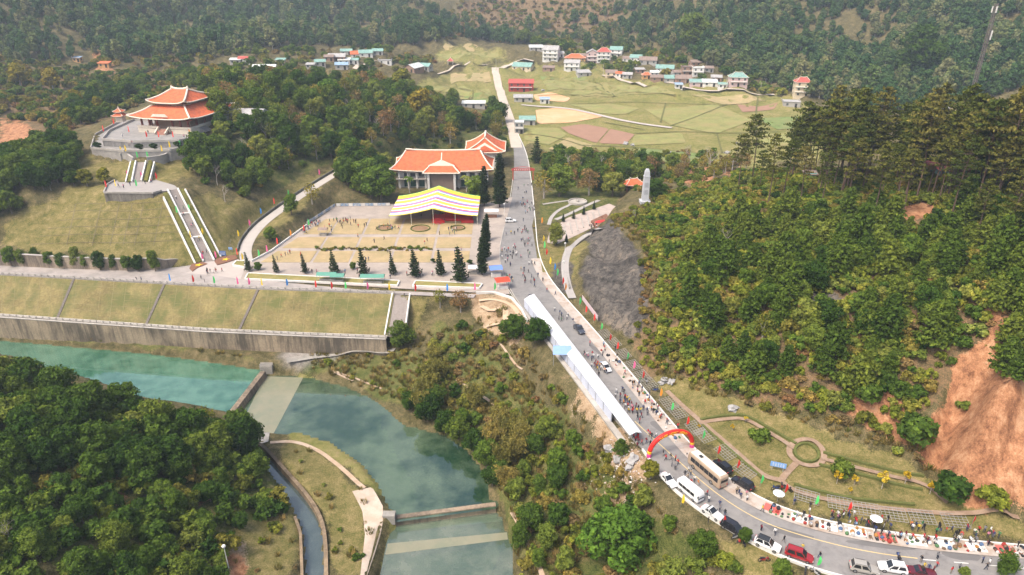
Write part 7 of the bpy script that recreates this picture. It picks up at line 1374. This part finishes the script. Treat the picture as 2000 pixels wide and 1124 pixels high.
# mast and poles
def mast(px, pt_, top_y):
    q = PT(px, 195, pt_); zb = float(Hat(q[0], q[1])); zt = 80; 
    for z in np.arange(40, 110, .25):
        if proj(q[0], q[1], z)[1] < top_y: zt = z; break
    t = thing('radio_mast', 'tall thin lattice radio mast rising behind the pines', 'mast', (q[0], q[1], zb-.5)); h = zt-zb+.5; m1 = M('mast_steel', (.16,.135,.13), .6, .15)
    for k in range(3): a = k*2.094; b = MB(); b.beam((.8*math.cos(a), .8*math.sin(a), 0), (.65*math.cos(a), .65*math.sin(a), h), .24, .24); b.build('leg', m1, t)
    b = MB(); n = int(h/1.2)
    for i in range(n):
        for k in range(3):
            a0, a1 = k*2.094, (k+1)*2.094; r_ = .74; b.beam((r_*math.cos(a0), r_*math.sin(a0), i*1.2), (r_*math.cos(a1), r_*math.sin(a1), (i+1)*1.2), .1, .1)
    tag(b.build('bracing', m1, t), kind='stuff')
    for i, z in enumerate((h-2.2, h-2.2, h-2.2)): a = i*2.094+.4; blk('antenna_panel', white, t, (1.0*math.cos(a), 1.0*math.sin(a), z), (.35, .35, 2.4))
    for i, z in enumerate((h-11, h-12.5)): blk('antenna_panel', white, t, (.9, -.5, z), (.4, .4, 2.0))
mast(1895, 285, 8)
def pole(label, x, y, h, z=None): p = hit(x, y) if z is None else P(x, y, z); t = thing('utility_pole', label, 'pole', p); b = MB(); b.tube([(0,0,-.5),(0,0,h)], [.2,.13], 8); b.build('shaft', conc, t); b = MB(); b.beam((-.9,0,h-.5),(.9,0,h-.5), .12, .12); b.build('crossarm', conc_dark, t)
for a_ in (('concrete pole at the edge of the pines by the fields', 1541, 330, 14), ('pole on the dirt road near the crossroads', 969, 140, 9), ('pole at the start of the village lane', 1178, 148, 9), ('pole on the village lane middle', 1337, 176, 8), ('pole beside the pink villa', 1417, 176, 8), ('pole at the end of the lane', 1484, 186, 8), ('short pole at the roadside scrub', 1428, 345, 6)): pole(*a_)
for k, (x, y, lab) in enumerate(((985,424,'by the kiosk'),(1103,505,'on the curved park path'),(1100,542,'lower on the curved park path'),(447,1110,'on the grass patch near the channel'))): p = hit(x, y); t = thing('lamp_post', 'white lamp post '+lab, 'lamp post', p); b = MB(); b.tube([(0,0,0),(0,0,4.6)], [.09,.06], 6); b.build('shaft', white, t); b = MB(); b.lathe([(.05,0),(.3,.1),(.34,.3),(.2,.5)], 10, (0,0,4.6)); b.build('lantern', white, t)
# ================================================================ MARKET GOODS
def crate_mesh(): b = MB(); b.box(0,0,0,.6,.42,.06); [b.box(sx*.28, 0, .06, .04, .42, .26) for sx in (-1,1)]; [b.box(0, sy*.19, .06, .52, .04, .26) for sy in (-1,1)]; b.box(0,0,.06,.5,.32,.2); return b.mesh('crate', MO('crate_colour', .8, .2, .3))
def sack_mesh(): b = MB(); b.lathe([(.02,0),(.34,.04),(.4,.25),(.33,.5),(.12,.62),(.16,.7)], 9); return b.mesh('sack', MO('sack_cloth', .9, .1, .25))
def basket_mesh(): b = MB(); b.lathe([(.02,0),(.28,.01),(.36,.3),(.33,.32),(.25,.22),(.05,.3)], 10); return b.mesh('basket', MO('basket_weave', .9, .1, .3))
GM = [('crate', crate_mesh()), ('sack', sack_mesh()), ('basket', basket_mesh())]; GC = {'white': (.62,.60,.57), 'red': (.34,.05,.04), 'green': (.10,.2,.09), 'orange': (.42,.2,.06), 'blue': (.10,.16,.28), 'brown': (.2,.13,.08), 'dark': (.04,.04,.045)}
rg = random.Random(21); seq = resample(offset(RRs, -1.5), 400)
def kerb_range(x0, x1): pr = proj(seq[:,0], seq[:,1], np.zeros(len(seq))); return [i for i in range(len(seq)) if x0 <= pr[0][i] <= x1 and pr[1][i] > 560]
mats_ = kerb_range(1500, 2010); up_ = kerb_range(1175, 1330)
matm = M('white_ground_sheet', (.68,.66,.63), .9, .1, 1.0)
for k, i in enumerate(range(mats_[0], mats_[-1], 5)):
    p = seq[i]; g = seq[i+1]-seq[i-1]; b = MB(); b.box(0,0,0,2.6,1.7,.03); o = b.build('ground_sheet', matm if k % 4 else M('red_ground_sheet', (.5,.12,.10), .9, .1, 1.0)); o.location = (p[0], p[1], .125); o.rotation_euler = (0,0,math.atan2(g[1], g[0])); tag(o, ('white' if k % 4 else 'reddish')+' vendor sheet spread on the pavement in the market row', 'ground sheet', 'vendor sheets on the pavement')
for rngs, n, wh, z in ((mats_, 190, 'in the lower market row', .16), (up_, 50, 'on the verge opposite the white canopy', .14)):
    for k in range(n):
        i = rg.choice(rngs); p = seq[min(i, 398)]; g = seq[min(i+1, 399)]-seq[max(i-1, 0)]; g = g/np.linalg.norm(g); nr = np.array([g[1], -g[0]]) if False else np.array([-g[1], g[0]]); u = rg.uniform(-1.0, 1.1); nm, me_ = rg.choice(GM); cn = rg.choice(list(GC)+['white', 'white', 'white', 'dark', 'brown']); o = inst(nm, me_, None, (p[0]-nr[0]*u, p[1]-nr[1]*u, z), rg.uniform(0, 6), GC[cn]); s = rg.uniform(.5, .9); o.scale = (s,)*3; tag(o, cn+' '+{'crate':'crate of goods','sack':'cloth sack','basket':'round basket of goods'}[nm]+' '+wh, nm, nm+'s '+wh)
def parasol(label, x, y, col): t = thing('parasol', label, 'parasol', P(x, y, .12)); b = MB(); b.tube([(0,0,0),(0,0,2.1)], .03, 5); b.build('pole', polem, t); b = MB(); b.lathe([(.95,1.75),(.6,1.98),(.05,2.15)], 10); b.build('canopy', shc(col), t)
for a_ in (('pale blue parasol at the first market stall by the cars', 1518, 980, (.62,.66,.70)), ('white parasol in the middle of the market row', 1707, 1030, (.72,.72,.72)), ): parasol(*a_)
# rubbish on the slope by the canopy end
rb_ = []; 
for k in range(240):
    x, y = rg.gauss(1215, 28), rg.gauss(925, 34); rb_.append((x, y))
q = hits(*np.array(rb_).T); b = MB()
for p in q: s = rg.uniform(.08, .28); b.box(p[0], p[1], p[2]+.05, s*1.6, s, s*.6, rg.uniform(0, 3), .7)
tag(b.build('litter', M('pale_litter', (.55,.53,.5), .9, .3, 2.0, c2=(.4,.25,.2))), 'scattered pale litter and rubble on the slope below the canopy end', 'litter', None, 'stuff')
rockm = M('grey_boulder', (.30,.29,.28), .95, .3, 1.5, bump=.6)
def boulder(seed): r = np.random.default_rng(seed); bm = bmesh.new(); bmesh.ops.create_icosphere(bm, subdivisions=2, radius=1); [setattr(v, 'co', v.co*(1+.28*float(r.normal()))) for v in bm.verts]; me = bpy.data.meshes.new('boulder'); bm.to_mesh(me); bm.free(); me.materials.append(rockm); return me
BLD = [boulder(1), boulder(2)]
for k, (x, y, s) in enumerate(((1300,745,1.1),(1312,748,.9),(1292,750,.7),(1432,800,1.0),(1222,282,1.6),(1235,285,1.3),(1310,300,1.2),(1060,178,1.4),(1420,300,1.5),(1440,282,1.2),(1236,900,1.2),(1205,900,1.0),(1190,880,1.2),(1230,915,.9))): p = hit(x, y); o = inst('boulder', BLD[k % 2], None, (p[0], p[1], p[2]+s*.2), k); o.scale = (s, s*.8, s*.6); tag(o, 'rough grey boulder '+('at the foot of the hillside by the verge' if k < 4 else 'among the fields' if k < 10 else 'on the slope below the arch'), 'boulder', 'boulders')
# ================================================================ PEOPLE
def body_mesh(name, J, E, Rd, hat=False):
    me = bpy.data.meshes.new(name); me.from_pydata(J, E, []); o = bpy.data.objects.new(name, me); COL.objects.link(o)
    sk = o.modifiers.new('s', 'SKIN'); sk.use_smooth_shade = True; su = o.modifiers.new('u', 'SUBSURF'); su.levels = 1; su.render_levels = 1
    lay = me.skin_vertices[0] if me.skin_vertices else None
    if lay is None:
        bm = bmesh.new(); bm.from_mesh(me); bm.verts.layers.skin.verify(); bm.to_mesh(me); bm.free(); lay = me.skin_vertices[0]
    for i, r in enumerate(Rd): lay.data[i].radius = r if hasattr(r, '__len__') else (r, r)
    lay.data[0].use_root = True
    dg = bpy.context.evaluated_depsgraph_get(); m2 = bpy.data.meshes.new_from_object(o.evaluated_get(dg)); bpy.data.objects.remove(o); m2.name = name
    m2.materials.clear()
    for mt in (MO('clothing_top', .9, .1, .2), TROUS, SKIN, HAIR, SHOE): m2.materials.append(mt)
    hd = J[3]; ends = [J[i] for i in HANDS]; feet = [J[i] for i in FEET]; hipz = J[0][2]
    for p in m2.polygons:
        c = p.center; k = 0; d2 = lambda a: (c-Vector(a)).length
        if c.z > hd[2]-.10 and d2(hd) < .24: k = 3 if (c.z > hd[2]+.03 or c.y > hd[1]+.015) else 2
        elif min(d2(e) for e in ends) < .09: k = 2
        elif min(d2(f) for f in feet) < .11: k = 4
        elif min(abs(d2(J[i])) for i in LEGS) < .2 and c.z < hipz+.02: k = 1
        elif c.z < hipz-.03 and k == 0 and min(d2(J[i]) for i in LEGS) < min(d2(J[i]) for i in ARMS): k = 1
        p.material_index = k
    return m2
def tr_mat():
    m = NT('trousers'); oi = m.n('ObjectInfo'); m.col(m.ramp(oi.outputs['Random'], [(0, (.012,.012,.016)), (.35, (.02,.025,.05)), (.55, (.05,.05,.055)), (.75, (.06,.09,.16)), (.9, (.25,.22,.18)), (1, (.5,.48,.45))])); return m.done(.9, .1)
TROUS = tr_mat(); SKIN = M('skin', (.42,.26,.18), .6, .08); HAIR = M('black_hair', (.014,.012,.011), .6, .2); SHOE = M('shoes', (.04,.035,.03), .7, .3)
# joints: 0 pelvis 1 chest 2 neck 3 head 4 crown, 5-8 left arm, 9-12 right arm, 13-16 left leg, 17-20 right leg
HANDS, FEET, LEGS, ARMS = (8, 12), (16, 20), (13, 14, 15, 17, 18, 19), (5, 6, 7, 9, 10, 11)
EDG = [(0,1),(1,2),(2,3),(3,4),(1,5),(5,6),(6,7),(7,8),(1,9),(9,10),(10,11),(11,12),(0,13),(13,14),(14,15),(15,16),(0,17),(17,18),(18,19),(19,20)]
RAD = [(.15,.11),(.16,.11),(.06,.06),(.095,.105),(.07,.08),.065,.05,.042,.035,.065,.05,.042,.035,(.095,.095),.07,.05,(.045,.06),(.095,.095),.07,.05,(.045,.06)]
def pose(la, ra, ll, rl_, sit=0):
    z = -.42*sit; f = -.0
    J = [(0,0,.95+z),(0,-.01,1.30+z),(0,0,1.48+z),(0,-.015,1.60+z),(0,-.005,1.70+z)]
    J += [(-.20,0,1.40+z)]+[(-.24+x, y, 1.40+z+dz) for x, y, dz in la]; J += [(.20,0,1.40+z)]+[(.24-x, y, 1.40+z+dz) for x, y, dz in ra]
    for s, lg in ((-1, ll), (1, rl_)): J += [(s*.10, 0, .88+z)]+[(s*(.11+x), y, zz) for x, y, zz in lg]
    return J
arm0 = [(-.02,.02,-.28),(0,-.04,-.52),(.01,-.07,-.62)]; armf = [(-.02,-.10,-.25),(.02,-.30,-.36),(.04,-.38,-.34)]; armb = [(-.02,.12,-.26),(0,.18,-.48),(0,.17,-.57)]; armu = [(-.12,-.08,-.10),(-.10,-.20,.12),(-.06,-.24,.22)]
leg0 = [(0,-.01,.48),(0,.02,.07),(0,-.11,.03)]; legf = [(0,-.20,.50),(0,-.24,.09),(0,-.36,.06)]; legb = [(0,.08,.48),(0,.32,.14),(0,.25,.04)]; legs_ = [(.02,-.40,.50),(.02,-.40,.07),(.02,-.52,.03)]
POSES = [('standing', body_mesh('person', pose(arm0, arm0, leg0, leg0), EDG, RAD)), ('walking', body_mesh('person', pose(armf, armb, legb, legf), EDG, RAD)), ('striding', body_mesh('person', pose(armb, arm0, legf, legb), EDG, RAD)), ('with hands out', body_mesh('person', pose(armf, armf, leg0, leg0), EDG, RAD)), ('waving', body_mesh('person', pose(armu, arm0, leg0, leg0), EDG, RAD)), ('sitting', body_mesh('person', pose(armf, arm0, legs_, legs_, 1), EDG, RAD))]
TOPS = {'black': (.015,.015,.018), 'dark blue': (.03,.045,.12), 'red': (.45,.03,.03), 'white': (.65,.64,.62), 'grey': (.18,.18,.19), 'maroon': (.16,.02,.03), 'pink': (.55,.22,.28), 'orange': (.6,.2,.03), 'green': (.05,.18,.07), 'beige': (.42,.33,.23), 'light blue': (.25,.38,.55), 'yellow': (.6,.42,.05)}
TW = [8, 5, 4, 5, 3, 2, 2, 1.2, 1, 2, 1.5, .8]
PMC = {}
def pmesh(i, cn):
    if (i, cn) not in PMC:
        m_ = POSES[i][1].copy(); m_.materials[0] = M('top_'+cn.replace(' ', '_'), TOPS[cn], .9, .15, 3.0); PMC[(i, cn)] = m_
    return PMC[(i, cn)]
rp = random.Random(77); PEOPLE = []; 
def person(p, where, sit=False, sc=None, top=None, rz=None):
    i = 5 if sit else rp.choices(range(5), [3,4,3,2,.6])[0]; cn = top or rp.choices(list(TOPS), TW)[0]; s = sc or rp.uniform(.80, .90); s = s if rp.random() > .08 else .7
    PEOPLE.append((proj(*p)[2], tuple(p), i, cn, s, rp.uniform(0, 6.28) if rz is None else rz, where))
def crowd(poly, n, where, z=0.0, sit=.0, sep=.8, top=None):
    xs, ys = [p[0] for p in poly], [p[1] for p in poly]; k = 0; tries = 0; got = []
    while k < n and tries < n*60:
        tries += 1; x, y = rp.uniform(min(xs), max(xs)), rp.uniform(min(ys), max(ys))
        if got and rp.random() < .6: g_ = rp.choice(got); x, y, _d = proj(g_[0]+rp.gauss(0, 1.1), g_[1]+rp.gauss(0, 1.1), g_[2])
        if not poly_in(np.array([x]), np.array([y]), poly)[0]: continue
        p = P(x, y, z) if z is not None else hit(x, y)
        if any((p[0]-q[0])**2+(p[1]-q[1])**2 < sep*sep for q in got): continue
        got.append(p); person((p[0], p[1], p[2]+.01), where, rp.random() < sit, top=rp.choice(top) if top else None); k += 1
crowd([(1008,362),(1040,362),(1046,440),(1052,500),(1020,520),(1000,500),(1012,430)], 46, 'on the upper road beside the plaza'); crowd([(985,440),(1010,440),(1000,520),(1012,560),(990,550),(978,500)], 26, 'at the road edge by the cypresses'); crowd([(1000,470),(1060,530),(1090,580),(1050,585),(1010,560)], 26, 'on the road bend above the white canopy')
crowd([(1062,590),(1080,580),(1150,660),(1195,715),(1180,730),(1140,690)], 18, 'on the road beside the upper white canopy'); crowd([(1118,668),(1128,664),(1195,742),(1258,815),(1250,830),(1200,780)], 46, 'in the crowd along the white canopy', sep=.5, top=['red','black','maroon','black','white','dark blue','orange','yellow','pink']); crowd([(1215,735),(1240,745),(1310,830),(1290,842),(1250,800)], 18, 'on the road between canopy and verge'); crowd([(1228,856),(1262,846),(1290,850),(1280,880),(1262,872),(1240,880)], 14, 'at the lower end of the white canopy', sep=.5, top=['red','red','black','yellow','maroon','white']); crowd([(1290,880),(1330,905),(1395,985),(1380,985),(1300,910)], 16, 'on the road between arch and coach', top=['black','red','orange','white','grey','beige'])
crowd([(1435,955),(1470,975),(1460,982),(1435,968)], 6, 'beside the black car behind the coach', sep=.5)
kr_ = [tuple(p[:2]) for p in proj(*[np.array(v) for v in (offset(RRs, 1.0)[:,0], offset(RRs, 1.0)[:,1], np.zeros(len(RRs)))])[:2]] if False else None
ko = resample(offset(RRs, .9), 400); kp = [i for i in kerb_range(1540, 2010)]
for k in range(96):
    i = rp.choice(kp); g = ko[min(i+1, 399)]-ko[max(i-1, 0)]; g = g/np.linalg.norm(g); u = rp.uniform(-.9, 1.4) if rp.random() < .75 else rp.uniform(-2.5, -1.5); q = ko[i]+np.array([-g[1], g[0]])*u; person((q[0], q[1], .01 if u > -.6 else .17), 'in the lower market row', rp.random() < .1)
for k in range(16): i = rp.choice(up_); g = seq[min(i+1, 399)]-seq[max(i-1, 0)]; g = g/np.linalg.norm(g); q = seq[i]+np.array([-g[1], g[0]])*rp.uniform(-.9, 2.2); person((q[0], q[1], .14), 'at the verge stalls opposite the white canopy', rp.random() < .3)
for x, y in ((1488,1000),(1505,1000),(1486,1037),(1513,1045),(1530,1060),(1566,1075),(1600,1090),(1405,990),(1405,1000),(1415,1008),(1383,1022),(1798,1098),(1830,1092),(1829,1108),(1803,1112),(1812,1116),(1822,1118),(1918,1100),(1930,1105),(1925,1113),(1857,1120),(1873,1112),(1980,1100),(1803,1056),(1810,1062),(1827,1066),(1752,1100)): person(P(x, y, .01), 'scattered on the lower road')
crowd([(640,428),(700,428),(690,455),(625,455)], 26, 'gathered on the back lawn of the plaza', .1); crowd([(700,430),(925,430),(920,515),(690,515)], 40, 'on the plaza lawns', .1); crowd([(520,512),(640,470),(680,515)], 8, 'on the lawns near the stairway', .1); crowd([(535,490),(560,472),(650,412),(655,420),(570,480),(545,497)], 22, 'along the slanting plaza edge', .02, sep=.6); crowd([(490,530),(900,535),(900,548),(490,540)], 16, 'on the promenade under the conifers', .02)
crowd([(820,418),(890,415),(890,425),(820,428)], 8, 'at the stage under the striped tent', .1, top=['red','white','black']); crowd([(1130,455),(1160,435),(1180,425),(1170,445),(1140,458)], 9, 'on the park terrace', .27); crowd([(398,530),(430,520),(440,530),(410,540)], 8, 'on the stairway forecourt', .02)
for f, u in ((.08,.3),(.1,.7),(.25,.4),(.27,.6),(.45,.5),(.47,.7),(.62,.3),(.7,.6),(.85,.4)): a_, c_ = Vector(l0).lerp(Vector(l1), f), Vector(r0).lerp(Vector(r1), f); q = a_.lerp(c_, u); person((q.x, q.y, q.z+.25), 'climbing the long pagoda stairway')
for x, y in ((232,366),(255,364),(284,360),(296,358),(242,368)): person(P(x, y, 17.01), 'on the stairway landing')
for x, y in ((360,270),(335,262),(240,268),(290,262)): person(P(x, y, 25.01), 'on the upper pagoda terrace')
for x, y in ((267,548),(277,550),(393,545),(400,552),(790,580)): person(P(x, y, .02), 'on the promenade')
person(hit(1444,1062), 'sitting on the outer kerb', True); person(hit(1452,1066), 'sitting on the outer kerb', True)
PEOPLE.sort(key=lambda q: q[0]); pfirst = {}
for d, p, i, cn, s, rz, where in PEOPLE[:300]:
    o = inst('person', pmesh(i, cn), None, p, rz); o.scale = (s,)*3; tag(o, 'person in '+cn+' top '+POSES[i][0]+' '+where, 'person', 'people '+where); pfirst.setdefault((i, cn), o)
pk = sorted(pfirst); pix = {k: n for n, k in enumerate(pk)}
def pv_(i, cn): c = [k for k in pk if k == (i, cn)] or [k for k in pk if k[1] == cn] or pk; return pix[c[0]]
scatter('crowd', [(q[0], q[1], pv_(q[2], q[3]), q[4], q[5]) for q in PEOPLE[300:]], [[pfirst[k]] for k in pk], 'distant festival goers on the plaza, terraces and upper road', 'crowd')
print('PEOPLE', len(PEOPLE))
# ================================================================ HAZE
hz = NT('haze'); hz.t.nodes.remove(hz.b); pv = hz.n('VolumePrincipled'); pv.inputs['Color'].default_value = (.74,.87,1.0,1); pv.inputs['Density'].default_value = .00028; pv.inputs['Anisotropy'].default_value = .2
hz.l(pv.outputs[0], hz.out.inputs['Volume'])
b = MB(); b.box(0, 1270, -40, 3200, 2800, 460); b.f = [f for f in b.f]; o = b.build('haze', hz.mat); tag(o, 'thin pale haze filling the valley air', 'haze', None, 'stuff')
# ---- labels shared by look-alikes: say which one by its order
ORD = ordn+['thirteenth', 'fourteenth', 'fifteenth', 'sixteenth', 'seventeenth', 'eighteenth', 'nineteenth', 'twentieth']+['twenty-'+k for k in ordn[:9]]+['thirtieth']+['thirty-'+k for k in ordn[:9]]
bpy.context.view_layer.update(); byl = {}
for o in S.objects:
    if o.parent is None and 'label' in o.keys(): byl.setdefault(o['label'], []).append(o)
for lab, obs in byl.items():
    if len(lab.split()) > 13 and len(obs) > 1: lab = lab.replace(' with rounded dense crown', '').replace(' with loose rounded crown', '')
    if 1 < len(obs) <= 39 and len(lab.split()) <= 13:
        obs.sort(key=lambda o: proj(*o.location)[0])
        for k, o in enumerate(obs): o['label'] = lab+', '+ORD[k]+' from left'
